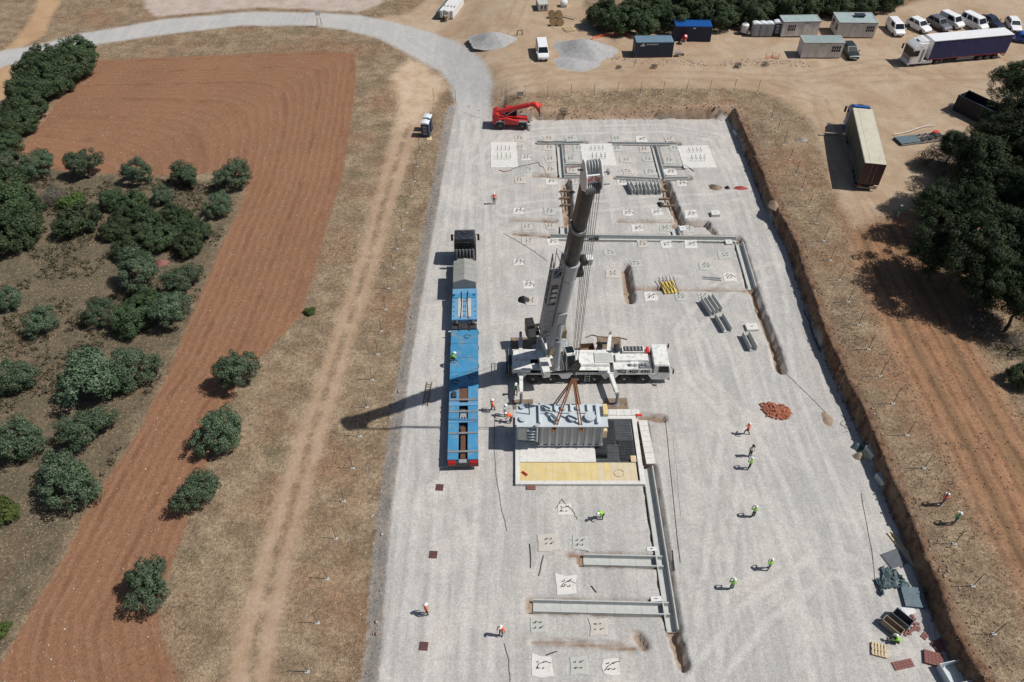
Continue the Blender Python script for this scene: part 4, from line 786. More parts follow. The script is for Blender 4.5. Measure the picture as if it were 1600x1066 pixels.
for x, y, r, h in [(-3.55, -.55, .3, .3), (-.6, -.45, .4, .42), (1.0, -.45, .4, .42), (2.55, -.45, .42, .45), (-1.3, .75, .26, .3), (.2, .75, .26, .3), (1.6, .75, .26, .3), (-3.6, .85, .22, .3), (-3.0, 1.0, .18, .2)]:
    b = MB(); b.cyl((x, y, z1 + .11), (x, y, z1 + h), r, n=20); b.cyl((x, y, z1 + h), (x, y, z1 + h + .06), r * 1.18, n=20); b.cyl((x, y, z1 + h + .06), (x, y, z1 + h + .09), r * .7, n=16); b.build('bushing_turret', 'transformer', tr, smooth=40)
for x in (-2.05, 3.2): b = MB(); b.box(x - .08, x + .08, -1.1, 1.15, z1 + .112, z1 + .45); b.build('cross_rib', 'transformer', tr, bevel=.01)
b = MB(); b.box(-1.96, 3.11, .12, .26, z1 + .112, z1 + .3); b.build('centre_rib', 'transformer', tr, bevel=.01)
for x in (-.6, .85, 2.4): b = MB(); b.box(x - .07, x + .07, .3, 1.2, z1 + .112, z1 + .38); b.build('lid_rib', 'transformer', tr, bevel=.01)
b = MB(); b.box(3.78, 4.2, -.2, 1.0, z1 + .112, z1 + .5); tag(b.build('yellow_block', 'yellow_grp', tr, bevel=.01), 'pale yellow protective block', None)
b = MB(); b.box(3.78, 4.15, -1.2, -.85, 1.9, 2.9); b.build('timber_packer', 'wood_pale', tr, bevel=.01)
b = MB(); b.tube([(-2.95, .1, z1 + .12), (-3.0, .15, z1 + .8), (-3.05, .2, z1 + 1.6)], .06, 6); b.build('vent_pipe', 'steel_dark', tr)
b = MB()
for x in (-1.9, -.0, 1.9, 3.6): b.cyl((x, -1.28, z0 + .35), (x, -1.36, z0 + .35), .06, n=8)
b.build('drain_valve', 'galv', tr)
b = MB(); b.tube([(-4.05, -1.28, 1.75), (-3.6, -1.3, 1.5), (-2.9, -1.3, 1.48), (-2.5, -1.3, 1.6), (-2.1, -1.28, 1.62), (-2.08, -1.3, .9)], .035, 6); b.build('conduit', 'black', tr)
for s, y in ((-1, -1.3), (1, 1.3)):
    for x in (-.75, 1.75): b = MB(); b.box(x - .16, x + .16, min(y, y - s * .15), max(y, y - s * .15) + .0, 3.05, 3.35); b.build('lifting_lug', 'steel_dark', tr, bevel=.02)
apex = Vector((5.45, 44.8, 7.95))
for i, (x, y, lab) in enumerate([(-.75, -1.36, 'brown lifting sling at the front left corner of the transformer'), (1.75, -1.36, 'brown lifting sling at the front right corner of the transformer'), (-.75, 1.36, 'brown lifting sling at the rear left corner, behind the front one'), (1.75, 1.36, 'brown lifting sling at the rear right corner, behind the front one')]):
    e = TX + Vector((x, y, 3.2)); b = MB()
    for k in (-1, 1): b.cyl(apex + Vector((k * .06 + (i - 1.5) * .05, 0, 0)), e + Vector((k * .13, 0, 0)), .062, n=7)
    b.cyl(e + Vector((-.2, 0, -.05)), e + Vector((.2, 0, -.05)), .07, n=8); tag(b.build('lifting_sling', 'sling', None, smooth=50), lab, 'sling', 'lifting slings')

# ------------------------------------------------------------------ transformer pit
pit = thing('transformer_pit', 'concrete transformer pit with pale rim, yellow cover boards and dark gratings', 'pit', (0, 0, 0)); X0, X1, Y0, Y1 = .3, 12.0, 38.75, 46.6
b = MB(); b.box(X0, X1, Y0, Y0 + .38, -.1, .34); b.box(X0, X0 + .42, Y0 + .38, Y1 - .4, -.1, .34); b.box(X1 - .42, X1, Y0 + .38, Y1 - .4, -.1, .34); b.box(X0, X1, Y1 - .4, Y1, -.1, .34); b.build('rim', 'concrete_pale', pit, bevel=.02)
b = MB(); b.box(X0 + .43, X1 - .43, Y0 + .39, Y1 - .41, -.05, .10); b.build('floor', 'steel_dark', pit)
b = MB(); b.box(X0 + .425, 7.75, 41.15, 45.9, .11, .36); b.build('plinth', 'concrete_pale', pit, bevel=.02)
x = X0 + .43; k = 0
while x < X1 - .75:
    w = .62 if k % 5 else .5; w = min(w, X1 - .43 - x); b = MB(); b.box(x + .0025, x + w - .0025, Y0 + .385, 41.13, .18, .27 + .004 * (k % 3)); b.build('cover_board', 'yellow_grp' if (x < 7.2 or k == 13) else 'beige_grp', pit, bevel=.004); x += w; k += 1
for (gx0, gx1, gy0, gy1, mm) in [(7.8, 9.8, 43.2, 46.1, 'grating_dark'), (9.83, 11.5, 43.7, 46.1, 'grating_mid'), (7.8, 8.9, 41.6, 43.17, 'grating_dark'), (8.93, 10.6, 42.2, 43.17, 'grating_mid'), (10.0, 11.5, 41.5, 43.67, 'grating_dark'), (7.8, 9.97, 41.15, 42.17, 'grating_mid')]:
    b = MB(); nb = int((gx1 - gx0) / .09)
    for i in range(nb): b.box(gx0 + i * .09, gx0 + i * .09 + .035, gy0, gy1, .16, .25)
    for yy in np.arange(gy0, gy1, .3): b.box(gx0, gx1, yy, yy + .03, .16, .243)
    b.box(gx0, gx1, gy0, gy1, .12, .17); b.build('grating', mm, pit)
for q_ in ((7.76, 8.3, 45.2, 46.15, .26, .3), (11.0, 11.5, 41.2, 41.9, .26, .29)): b = MB(); b.box(*q_); b.build('plywood_sheet', 'wood_pale', pit)
t = thing('red_clamp', 'small red clamp lying on the yellow cover boards', 'clamp', (1.15, 39.9, .30), -.7); b = MB(); b.box(-.32, .32, -.12, .12, 0, .04); b.build('body', 'signal_red', t); b = MB(); b.box(-.26, .26, -.06, -.02, .045, .07); b.box(-.26, .26, .03, .07, .045, .07); b.build('jaw', 'steel_dark', t)
b = MB(); b.tube([(9.75 + .45 * math.cos(a), 39.95 + .4 * math.sin(a), .31) for a in np.linspace(.3, 6.2, 18)], .02, 5); tag(b.build('wire_loop', 'wood', None), 'thin wire loop lying on the beige cover boards', 'wire')
# lids over the trough beside the pit
p0, p1 = gnd(1004, 658), gnd(1017, 726); n_ = 8
t = thing('lidded_trough', 'straight run of cable trough closed with flat pale concrete lids beside the pit', 'trough', (0, 0, 0)); d = (p1 - p0); ang = math.atan2(d[1], d[0]); L_ = np.linalg.norm(d)
for i in range(n_):
    c = p0 + d * (i + .5) / n_; b = MB(); b.box(-L_ / n_ / 2 + .01, L_ / n_ / 2 - .01, -.42, .42, .02, .14); b.xf(Matrix.Translation((c[0], c[1], 0)) @ Matrix.Rotation(ang, 4, 'Z')); b.build('lid', 'concrete_pale', t, bevel=.01)
t = thing('lidded_trough', 'short run of cable trough lids behind the pit, in line with the transformer', 'trough', (0, 0, 0))
for i in range(5):
    b = MB(); b.box(8.7 + i * .75, 9.43 + i * .75, 46.75, 47.5, .02, .2); b.build('lid', 'concrete_pale', t, bevel=.01)
for px, py, lab in ((998, 655, 'red warning cone base lying behind the pit corner'),):
    p = P(px, py); b = MB(); b.box(-.3, .3, -.12, .12, .21, .3); b.cyl((-.2, 0, .25), (.35, 0, .28), .12, .03, 10); b.xf(Matrix.Translation((p.x, p.y + .3, 0))); tag(b.build('traffic_cone', 'signal_red', None, smooth=40), 'red traffic cone tipped over behind the pit corner', 'cone')

# ------------------------------------------------------------------ heavy tractor and blue low-loader
HD = math.atan2(1.05, 31.3); rt = thing('tractor_truck', 'black heavy tractor unit with grey gabled tarpaulin box, coupled to the blue low-loader', 'truck', (-4.47, 40.45, 0), HD)
def tp(name, b, m, par=None, **k): return b.build(name, m, par or rt, **k)
b = MB(); b.box(-.5, .5, 20.6, 30.4, .75, 1.05); tp('chassis', b, 'steel_dark')
b = MB(); b.loft([[(s * w, y, z) for s, z in ((-1, .55), (1, .55), (1, 2.6), (.96, 3.5), (-.96, 3.5), (-1, 2.6))] for y, w in ((28.9, 1.25), (31.0, 1.25), (31.3, 1.2))]); cab = tp('cab', b, 'black', bevel=.06)
b = MB(); b.loft([[(-1.2, 28.95, 3.5), (1.2, 28.95, 3.5), (1.2, 31.2, 3.5), (-1.2, 31.2, 3.5)], [(-1.1, 29.0, 3.95), (1.1, 29.0, 3.95), (1.0, 30.6, 3.85), (-1.0, 30.6, 3.85)]]); tp('roof_fairing', b, 'truck_navy', cab, bevel=.05)
b = MB(); b.box(-.5, .5, 29.9, 30.45, 3.88, 3.93); tp('roof_hatch', b, 'black', cab)
b = MB(); b.add([(-1.1, 31.31, 1.75), (1.1, 31.31, 1.75), (1.05, 31.27, 2.85), (-1.05, 31.27, 2.85)], [(0, 1, 2, 3)])
for s in (-1, 1): b.box(min(s * 1.255, s * 1.27), max(s * 1.255, s * 1.27), 29.9, 30.9, 1.9, 2.75)
tp('window', b, 'glass', cab)
for s in (-1, 1): b = MB(); b.bar((s * 1.2, 31.0, 2.9), (s * 1.55, 31.15, 2.8), .06, .06); b.box(s * 1.55 - .13, s * 1.55 + .13, 31.1, 31.25, 2.0, 2.85); tp('mirror', b, 'black', cab)
for i in range(6): b = MB(); b.cyl((-.95 + i * .38, 28.3, 1.4), (-.95 + i * .38, 28.3, 2.9), .13, n=10); tp('air_tank', b, 'steel_grey', smooth=40)
b = MB(); b.box(-1.2, 1.2, 26.6, 28.7, 1.06, 1.5); b.box(-1.15, 1.15, 28.1, 28.12, 2.95, 3.05, 1); b.box(-.9, .9, 26.9, 27.8, 1.51, 2.0, 1); tp('equipment_rack', b, ['black', 'steel_grey'], bevel=.02)
b = MB(); b.loft([[(-1.27, y, 1.15), (1.27, y, 1.15), (1.27, y, 2.75), (0, y, 3.2), (-1.27, y, 2.75)] for y in (22.9, 26.5)]); tp('tarpaulin_box', b, 'tarp_grey', bevel=.03)
for y in (23.9, 24.8, 25.7): b = MB(); b.loft([[(-1.29, yy, 2.76), (0, yy, 3.23), (1.29, yy, 2.76), (1.29, yy, 2.72), (0, yy, 3.18), (-1.29, yy, 2.72)] for yy in (y, y + .05)]); tp('roof_bow', b, 'tarp_grey')
for y in (22.0, 23.4, 25.4, 30.0):
    for s in (-1, 1): wheel(rt, s * 1.02, y, .52, .52, .42 if y < 27 else .34, 'x', s, 'galv')
ll = thing('low_loader_trailer', 'long blue heavy low-loader trailer with worn deck and rear bogie', 'trailer', (-4.47, 40.45, 0), HD)
def lp(name, b, m, par=None, **k): return b.build(name, m, par or ll, **k)
b = MB(); b.box(-1.35, 1.35, 22.0, 22.85, 1.3, 1.85); b.box(-1.37, 1.37, 18.1, 22.0, 1.25, 1.7); gn = lp('gooseneck', b, 'trailer_blue_worn', bevel=.03)
b = MB(); b.box(-.7, -.2, 18.5, 21.6, 1.703, 1.73); b.box(.2, .7, 18.5, 21.6, 1.703, 1.73); lp('tread_strip', b, 'concrete', gn)
for s in (-1, 1): b = MB(); b.cyl((s * .85, 17.7, 1.35), (s * .85, 18.3, 1.5), .22, n=12); lp('neck_cylinder', b, 'steel_dark', gn, smooth=40)
b = MB(); b.box(-1.25, 1.25, 21.4, 22.2, 1.72, 1.8); b.cyl((-1.1, 21.8, 1.8), (-1.1, 21.8, 2.05), .1); b.cyl((1.1, 21.8, 1.8), (1.1, 21.8, 2.05), .1); lp('valve_box', b, 'trailer_blue', gn, bevel=.02)
b = MB(); b.box(-1.3, 1.3, 17.2, 18.05, .9, 1.2); lp('hinge_beam', b, 'steel_dark')
b = MB(); b.box(-1.45, 1.45, 9.2, 17.4, .55, 1.0, 0); lp('bed', b, 'trailer_blue', bevel=.03)
for y in (11.2, 13.2, 15.2): b = MB(); b.box(-1.44, 1.44, y, y + .03, 1.001, 1.012); lp('deck_seam', b, 'steel_dark')
for s in (-1, 1):
    for y in (9.6, 12.2, 14.7, 17.0): b = MB(); b.box(s * 1.46 - .04, s * 1.46 + .04, y - .12, y + .12, .6, .95); lp('lashing_ring', b, 'steel_dark')
for s in (-1, 1): b = MB(); b.box(min(s * 1.42, s * .42), max(s * 1.42, s * .42), .35, 9.1, .95, 1.25); lp('bogie_deck', b, 'trailer_blue', bevel=.03)
b = MB(); b.box(-.4, .4, .3, 9.1, .5, .75); lp('spine', b, 'steel_dark')
for y in (7.35, 5.9, 3.3, 1.2): b = MB(); b.box(-1.40, 1.40, y - .1, y + .1, 1.252, 1.34 if y != 5.9 else 1.32); lp('cross_beam', b, 'steel_grey', bevel=.01)
for y0_, y1_ in ((4.55, 5.0), (6.6, 7.0)): b = MB(); b.box(-1.41, 1.41, y0_, y1_, 1.252, 1.32); lp('wide_cross_beam', b, 'trailer_blue_worn', bevel=.01)
b = MB(); b.box(-.38, .38, 7.5, 8.9, .76, 1.2); b.box(-.3, .3, 5.1, 6.4, .76, .95); b.box(-.22, .22, .6, 4.2, .76, 1.05); lp('steering_linkage', b, 'rust')
b = MB()
for i in range(5): b.cyl((-.3 + i * .13, 5.2 + .2 * (i % 2), 1.02), (-.2 + i * .1, 6.2, 1.05), .07, n=8)
lp('chain_bundle', b, 'galv')
b = MB(); b.box(-1.42, 1.42, .0, .33, .55, 1.15); rb = lp('tail_beam', b, 'steel_dark', bevel=.03)
for s in (-1, 1): b = MB(); b.box(s * 1.0 - .35, s * 1.0 + .35, -.03, .3, 1.152, 1.2); b.box(s * 1.0 - .35, s * 1.0 + .35, -.035, -.003, .8, 1.1); lp('tail_light', b, 'tail_red', rb)
b = MB(); b.box(-.35, .35, .02, .4, 1.153, 1.22); lp('hitch_plate', b, 'galv', rb)
for y in (1.3, 2.8, 4.3, 5.8, 7.3, 8.6):
    for s in (-1, 1): wheel(ll, s * 1.12, y, .45, .45, .45, 'x', s, 'galv')
b = MB(); b.box(-1.72, -1.44, 17.0, 17.1, .9, 1.0); lp('marker_board', b, 'white_paint')

for i, y in enumerate((9.9, 10.6, 12.7, 16.2)):
    b = MB(); x = (-.9, .8, -1.1, .3)[i]; b.tube([(x + .35 * math.cos(a) * (1 + .2 * math.sin(3 * a)), y + .25 * math.sin(a), 1.03) for a in np.linspace(0, 5.6, 14)], .03, 5); lp('lashing_chain', b, 'steel_dark')
for y in (18.6, 19.3, 20.1, 20.9):
    for x in (-1.15, -.1, .1, 1.15): b = MB(); b.cyl((x, y, 1.70), (x, y, 1.76), .06, n=8); lp('deck_bolt', b, 'rust', gn)
for s in (-1, 1): b = MB(); b.tube([(s * .55, 17.0, 1.1), (s * .6, 17.8, 1.5), (s * .4, 18.4, 1.78), (s * .3, 20.5, 1.76), (s * .35, 22.3, 1.95)], .04, 6); lp('brake_hose', b, 'cable_black', gn)
b = MB(); b.box(-1.1, -.7, 7.6, 8.3, 1.252, 1.5); lp('lashing_box', b, 'steel_dark', bevel=.02)
# ------------------------------------------------------------------ cable troughs
TRLAB = ['long open cable trough running down beside the pit to the lower pads', 'shorter upper cross trough joining the long open trough below the pit', 'lower full-width cross trough joining the long open trough', 'longest open cable trough crossing the pad behind the crane boom',
         'open trough going down from the right end of the longest trough', 'top left cross trough near the red telehandler', 'top right cross trough with the T junction', 'left trough leg of the upper grid, behind the boom head', 'right trough leg of the upper grid',
         'short side branch of the left trough leg, behind the boom head', 'short side branch of the right trough leg', 'lower cross trough left of the right leg', 'lower cross trough right of the right leg', 'lower side branch of the left leg beside the boom', 'stub trough rising from the left end of the longest trough', 'stub trough rising from the middle of the longest trough']
for (a, c, w, dep), lab in zip(TROUGHS, TRLAB):
    p0, p1 = gnd(*a), gnd(*c); d = p1 - p0; L_ = float(np.linalg.norm(d)); ang = math.atan2(d[1], d[0]); n_ = max(1, round(L_ / 2.4)); th = .10
    t = thing('cable_trough', lab, 'cable trough', (p0[0], p0[1], 0), ang, 'precast cable troughs')
    b = MB(); l2 = L_ / n_; h0, h1 = -dep, .035
    b.prism([(-w / 2, h0), (w / 2, h0), (w / 2, h1), (w / 2 - th, h1), (w / 2 - th - .03, h0 + .1), (-w / 2 + th + .03, h0 + .1), (-w / 2 + th, h1), (-w / 2, h1)], 'x', .008, l2 - .008); me = b.mesh('trough_segment', 'concrete_trough')
    for i in range(n_): obj('trough_segment', me, t, (i * l2, 0, random.uniform(-.012, .012)))
def loose_trough(px, py, L_, w, h, rz, lab, open_up=True):
    p = P(px, py); t = thing('loose_trough', lab, 'trough section', (p.x, p.y, 0), rz, 'trough sections waiting to be laid'); b = MB(); th = .1
    b.prism([(-w / 2, 0), (w / 2, 0), (w / 2, h), (w / 2 - th, h), (w / 2 - th, .12), (-w / 2 + th, .12), (-w / 2 + th, h), (-w / 2, h)], 'y', -L_ / 2, L_ / 2); b.build('shell', 'concrete_trough', t, bevel=.015)
    b = MB(); b.tube([(-w / 2 + th, L_ * .3, .14), (0, L_ * .3, .24), (w / 2 - th, L_ * .3, .14)], .02, 5); b.build('lifting_loop', 'rebar', t)
loose_trough(1105, 483, 2.4, .55, .8, .28, 'upper left loose trough section of the pile right of the crane cab'); loose_trough(1116, 478, 2.4, .55, .8, .28, 'upper right loose trough section of the pile right of the crane cab'); loose_trough(1129, 508, 2.4, .95, .7, .22, 'lowest loose trough section of the pile right of the crane cab'); loose_trough(1170, 537, 2.3, .8, .75, .15, 'single loose trough section standing alone near the end of the right trench')
for i, px in enumerate((986, 998, 1009, 1016, 1027)): loose_trough(px, 297, 2.2, .55, .8, [.2, .05, .12, .1, .06][i], 'loose trough, %s from the left in the row of five beside the trench' % ['first', 'second', 'third', 'fourth', 'fifth'][i])
# ------------------------------------------------------------------ foundations
def bolts(parent, cx, cy, z, h, s, shape=1):
    for i, (sx, sy) in enumerate(((-1, -1), (1, -1), (1, 1), (-1, 1))):
        b = MB(); b.cyl((cx + sx * s, cy + sy * s, z - .05), (cx + sx * s, cy + sy * s, z + h), .024, n=6); b.box(cx + sx * s - .045, cx + sx * s + .045, cy + sy * s - .035, cy + sy * s + .035, z + h * .5, z + h * .5 + .04)
        if shape and (i + int(cx * 97)) % 2: b.bar((cx + sx * s, cy + sy * s, z + h), (cx + sx * s + .2, cy + sy * s + .06 * sx, z + h), .035, .035)
        b.build('anchor_bolt', 'rebar', parent)
FN = [(812, 231), (857, 231), (904, 232), (822, 247), (860, 249), (892, 249), (826, 265), (860, 266), (893, 267), (812, 282), (861, 284), (902, 284), (964, 232), (1007, 234), (1054, 232), (977, 250), (1012, 249), (1045, 251), (980, 268), (1015, 269), (1047, 269), (972, 285), (1065, 287),
      (964, 217), (1002, 218), (1046, 218), (812, 217), (857, 217), (892, 217), (810, 330), (859, 331), (981, 333), (1026, 332), (1080, 335), (824, 355), (860, 354), (996, 357), (1039, 357), (1075, 358), (824, 377), (864, 378), (1004, 382), (1041, 382), (1080, 382), (810, 410), (952, 395), (994, 412),
      (1132, 399), (1102, 416), (1140, 433), (825, 445), (956, 428), (830, 471), (1017, 464), (1063, 464), (919, 413), (1099, 464), (857, 847), (907, 849), (885, 913), (841, 978), (935, 980), (846, 1040), (904, 1040), (954, 1042), (882, 796)]
ordn = ['first', 'second', 'third', 'fourth', 'fifth', 'sixth', 'seventh', 'eighth', 'ninth', 'tenth', 'eleventh', 'twelfth']
BANDS = [(0, 225, 'topmost row by the cross troughs'), (225, 240, 'second row from the top'), (240, 257, 'third row from the top'), (257, 275, 'fourth row from the top'), (275, 300, 'row just above the open trenches'), (300, 345, 'row above the longest trough'), (345, 368, 'row directly above the longest trough'), (368, 388, 'row just below the longest trough'),
         (388, 436, 'row beside the boom middle'), (436, 500, 'row beside the boom foot'), (500, 820, 'area just below the pit'), (820, 880, 'row above the upper cross trough'), (880, 950, 'gap between the lower cross troughs'), (950, 1010, 'row below the lower cross trough'), (1010, 1100, 'lowest row at the bottom photo edge')]
for lo, hi, nm in BANDS:
    row = sorted(q for q in FN if lo <= q[1] < hi)
    for i, (px, py) in enumerate(row):
        p = P(px, py); sz = random.uniform(1.25, 1.85); jx = random.uniform(-.1, .1)
        lab = ('bolted square footing, %s from the left in the %s' % (ordn[i], nm)) if len(row) > 1 else 'bolted square footing, alone in the ' + nm
        t = thing('concrete_footing', lab, 'footing', (p.x, p.y, 0), random.uniform(-.06, .06), 'small square footings'); b = MB(); rr = random.Random(px)
        pts = [(sx * sz / 2 * rr.uniform(.74, 1.06), sy * sz / 2 * rr.uniform(.74, 1.06)) for sx, sy in ((-1, -1), (0, -1), (1, -1), (1, 0), (1, 1), (0, 1), (-1, 1), (-1, 0))]; b.prism(pts, 'z', -.1, .045 + .01 * (px % 3)); b.build('slab', ('concrete_pale', 'concrete', 'footing_worn')[px % 3], t, bevel=.02)
        bolts(t, jx, 0, .05, rr.uniform(.12, .34), .22)
        if px % 3 == 0: b = MB(); b.tube([(-.5 + .3 * rr.random(), -.3, .07), (-.2, .1 * rr.random(), .1), (.3, .3, .07), (.75, -.2 + .6 * rr.random(), .06)], .022, 5); b.build('earth_cable', 'cable_black', t)
for px, py, sx, sy, lab in ((787, 242, 3.7, 6.4, 'large pale foundation slab with bolt groups below the red telehandler'), (934, 242, 4.6, 5.6, 'large pale foundation slab with bolt groups behind the boom head'), (1088, 245, 4.5, 5.6, 'large pale foundation slab with bolt groups at the right of the upper grid')):
    p = P(px, py); t = thing('foundation_slab', lab, 'slab', (p.x, p.y, 0), .03, 'large foundation slabs'); b = MB(); b.box(-sx / 2, sx / 2, -sy / 2, sy / 2, -.1, .06); b.build('slab', 'concrete_pale', t, bevel=.03)
    for gx_, gy_ in ((-.55, 1.3), (.55, 1.3), (-.6, -.9), (.6, -.9)): bolts(t, gx_, gy_, .06, .75 if gy_ < 0 else .5, .28, 0)
for px, py, sx, sy, h, lab, mm in ((1117, 336, 1.1, .9, .4, 'small white concrete manhole box right of the upper grid', 'concrete_pale'), (1174, 513, 1.3, 1.0, .3, 'small white concrete manhole box above the single loose trough', 'concrete_pale'), (1067, 358, .9, .9, .15, 'flat white concrete cover beside the middle stub trough', 'rubble_white'), (1018, 858, .85, .4, .06, 'white board lying above the upper cross trough', 'rubble_white'), (1025, 936, .9, .45, .06, 'white board lying above the lower cross trough', 'rubble_white'), (1138, 380, .8, .8, .25, 'white concrete block at the corner of the longest trough', 'concrete_pale')):
    p = P(px, py); t = thing('concrete_box' if h > .1 else 'white_board', lab, 'concrete box' if h > .1 else 'board', (p.x, p.y, 0), .05); b = MB(); b.box(-sx / 2, sx / 2, -sy / 2, sy / 2, .0, h); b.build('body', mm, t, bevel=.02)
    b = MB(); b.box(-sx * .12, sx * .12, -.03, .03, h + .002, h + .03); b.build('lift_slot', 'steel_dark', t)
for i, (px, py) in enumerate(((687, 762), (677, 867), (662, 1010))):
    p = P(px, py); t = thing('drain_grate', 'dark red brick-like drain grate, %s from the top on the haul road' % ordn[i], 'drain grate', (p.x, p.y, 0), -.06, 'drain grates on the haul road'); b = MB(); b.box(-.34, .34, -.34, .34, .0, .05); b.build('frame', 'tile_maroon', t)
    for k in range(5): b = MB(); b.box(-.31, .31, -.31 + k * .13, -.21 + k * .13, .052, .075); b.build('bar', 'maroon', t)
p = P(830, 761); t = thing('tile_stack', 'red-brown tile stack against the front of the pit', 'tiles', (p.x, p.y - .1, 0)); 
for k in range(2):
    for j in range(3): b = MB(); b.box(-.42 + j * .28, -.16 + j * .28, -.22 + k * .23, 0 + k * .23, .01, .14); b.build('tile', 'tile_maroon', t, bevel=.005)

# ------------------------------------------------------------------ fence posts
def fence_post(px, py, lab, grp, h=2.0):
    p = P(px, py); t = thing('fence_post', lab, 'fence post', p, random.uniform(-.1, .1), grp); b = MB(); b.box(-.19, .19, -.11, .11, -.08, .07); b.build('footing', 'concrete', t, bevel=.02)
    lean = random.uniform(-.05, .05); b = MB(); b.cyl((0, 0, .1), (lean, random.uniform(-.04, .04), h), .032, n=6); b.cyl((lean, 0, h), (lean + .08, -.1, h + .2), .028, n=6); b.build('post', 'post_steel', t)
RP = [(1205, 187), (1214, 206), (1224, 227), (1234, 250), (1243, 274), (1252, 297), (1263, 323), (1275, 349), (1287, 377), (1297, 407), (1311, 438), (1325, 472), (1341, 508), (1357, 546), (1375, 588), (1395, 631), (1417, 680), (1444, 732), (1468, 790), (1491, 850), (1520, 916), (1553, 991), (1592, 1068)]
nth = lambda i: ['%d%s' % (k, 'th' if 10 < k % 100 < 14 else {1: 'st', 2: 'nd', 3: 'rd'}.get(k % 10, 'th')) for k in (i + 1,)][0]
for i, q in enumerate(RP): fence_post(*q, 'steel fence post on the right bank, %s from the top' % nth(i), 'fence posts on the right bank')
NP = [(784, 155), (820, 155), (856, 154), (892, 152), (928, 152), (964, 149), (1000, 149), (1036, 148), (1072, 147), (1108, 146), (1146, 145), (1183, 146)]
for i, q in enumerate(NP): fence_post(*q, 'steel fence post along the top bank by the dirt yard, %s from the left' % nth(i), 'fence posts along the top bank')
LP = [(656, 238), (651, 261), (647, 284), (642, 308), (635, 333), (628, 360), (621, 389), (614, 419), (607, 451), (602, 484), (596, 518), (590, 554), (581, 594), (573, 637), (562, 682), (551, 732), (537, 784), (525, 842), (511, 905), (496, 974), (480, 1050)]
for i, q in enumerate(LP): fence_post(*q, 'steel fence post between farm track and gravel pad, %s from the top' % nth(i), 'fence posts beside the farm track')
for q, lab in (((678, 157), 'thin survey stake left of the road bend, the left one of two'), ((712, 160), 'thin survey stake left of the road bend, the right one of two'), ((991, 106), 'steel stake in front of the corrugated blue container')): fence_post(*q, lab, None, 1.9)

# ------------------------------------------------------------------ people
def person_mesh(name, J, bones, cls, face=True, yaw=0):
    ks = list(J); me = bpy.data.meshes.new('sk'); me.from_pydata([J[k][:3] for k in ks], [(ks.index(a), ks.index(c)) for a, c in bones], []); o = bpy.data.objects.new('sk', me); COL.objects.link(o)
    o.modifiers.new('s', 'SKIN'); sv = me.skin_vertices[0].data
    for i, k in enumerate(ks): sv[i].radius = (J[k][3], J[k][4] if len(J[k]) > 4 else J[k][3]); sv[i].use_root = (k == 'hip')
    o.modifiers.new('u', 'SUBSURF').levels = 1; dg = bpy.context.evaluated_depsgraph_get(); ev = bpy.data.meshes.new_from_object(o.evaluated_get(dg)); bpy.data.objects.remove(o)
    b = MB(); V = [tuple(v.co) for v in ev.vertices]; segs = [(Vector(J[a][:3]), Vector(J[c][:3]), cls.get((a, c), 1)) for a, c in bones]
    for p in ev.polygons:
        c = p.center; best = min(segs, key=lambda s: ((c - (s[0] + (s[1] - s[0]) * max(0, min(1, (c - s[0]).dot(s[1] - s[0]) / max((s[1] - s[0]).length_squared, 1e-9))))).length))
        b.f.append(tuple(p.vertices)); b.m.append(best[2])
    b.v = V
    for s in 'lr':          # palm ends in five fingers
        h = Vector(J['hand' + s][:3]); d = (h - Vector(J['wr' + s][:3])).normalized(); side = d.cross(Vector((0, 0, 1)))
        if side.length < .2: side = Vector((0, 1, 0))
        side.normalize(); up = side.cross(d)
        for i, ln in enumerate((.075, .085, .09, .08)):
            r0 = h + side * (i - 1.5) * .02; b.tube([r0, r0 + d * ln * .6 - up * .01, r0 + d * ln - up * .035], [.009, .009, .006], 5, 2)
        r0 = h - d * .05 + side * .035; b.tube([r0, r0 + side * .03 + d * .03, r0 + side * .035 + d * .07], [.011, .010, .007], 5, 2)
    hd = Vector(J['head'][:3]); b.add([hd + Vector(q) for q in ((.105, 0, .0), (.10, -.018, -.04), (.10, .018, -.04), (.135, 0, -.035))], [(0, 1, 3), (1, 2, 3), (2, 0, 3)], 2)
    for s in (-1, 1):
        b.ball(tuple(hd + Vector((.095, s * .035, .005))), .014, 6, 4, 3); b.ball(tuple(hd + Vector((0, s * .1, -.01))), (.03, .015, .04), 6, 4, 2)
    b.add([hd + Vector(q) for q in ((.103, -.03, -.075), (.103, .03, -.075), (.1, .025, -.09), (.1, -.025, -.09))], [(0, 1, 2, 3)], 3)
    m = b.mesh(name, ['trousers_navy', 'vest_green', 'skin', 'shoe'], smooth=60); return m
BONES = [('hip', 'spine'), ('spine', 'chest'), ('chest', 'neck'), ('neck', 'head')]
CLS = {('hip', 'spine'): 1, ('chest', 'neck'): 1, ('neck', 'head'): 2}
for s in 'lr':
    BONES += [('chest', 'sh' + s), ('sh' + s, 'el' + s), ('el' + s, 'wr' + s), ('wr' + s, 'hand' + s), ('hip', 'th' + s), ('th' + s, 'kn' + s), ('kn' + s, 'an' + s), ('an' + s, 'toe' + s)]
    CLS.update({('sh' + s, 'el' + s): 1, ('el' + s, 'wr' + s): 1, ('wr' + s, 'hand' + s): 2, ('hip', 'th' + s): 0, ('th' + s, 'kn' + s): 0, ('kn' + s, 'an' + s): 0, ('an' + s, 'toe' + s): 3})
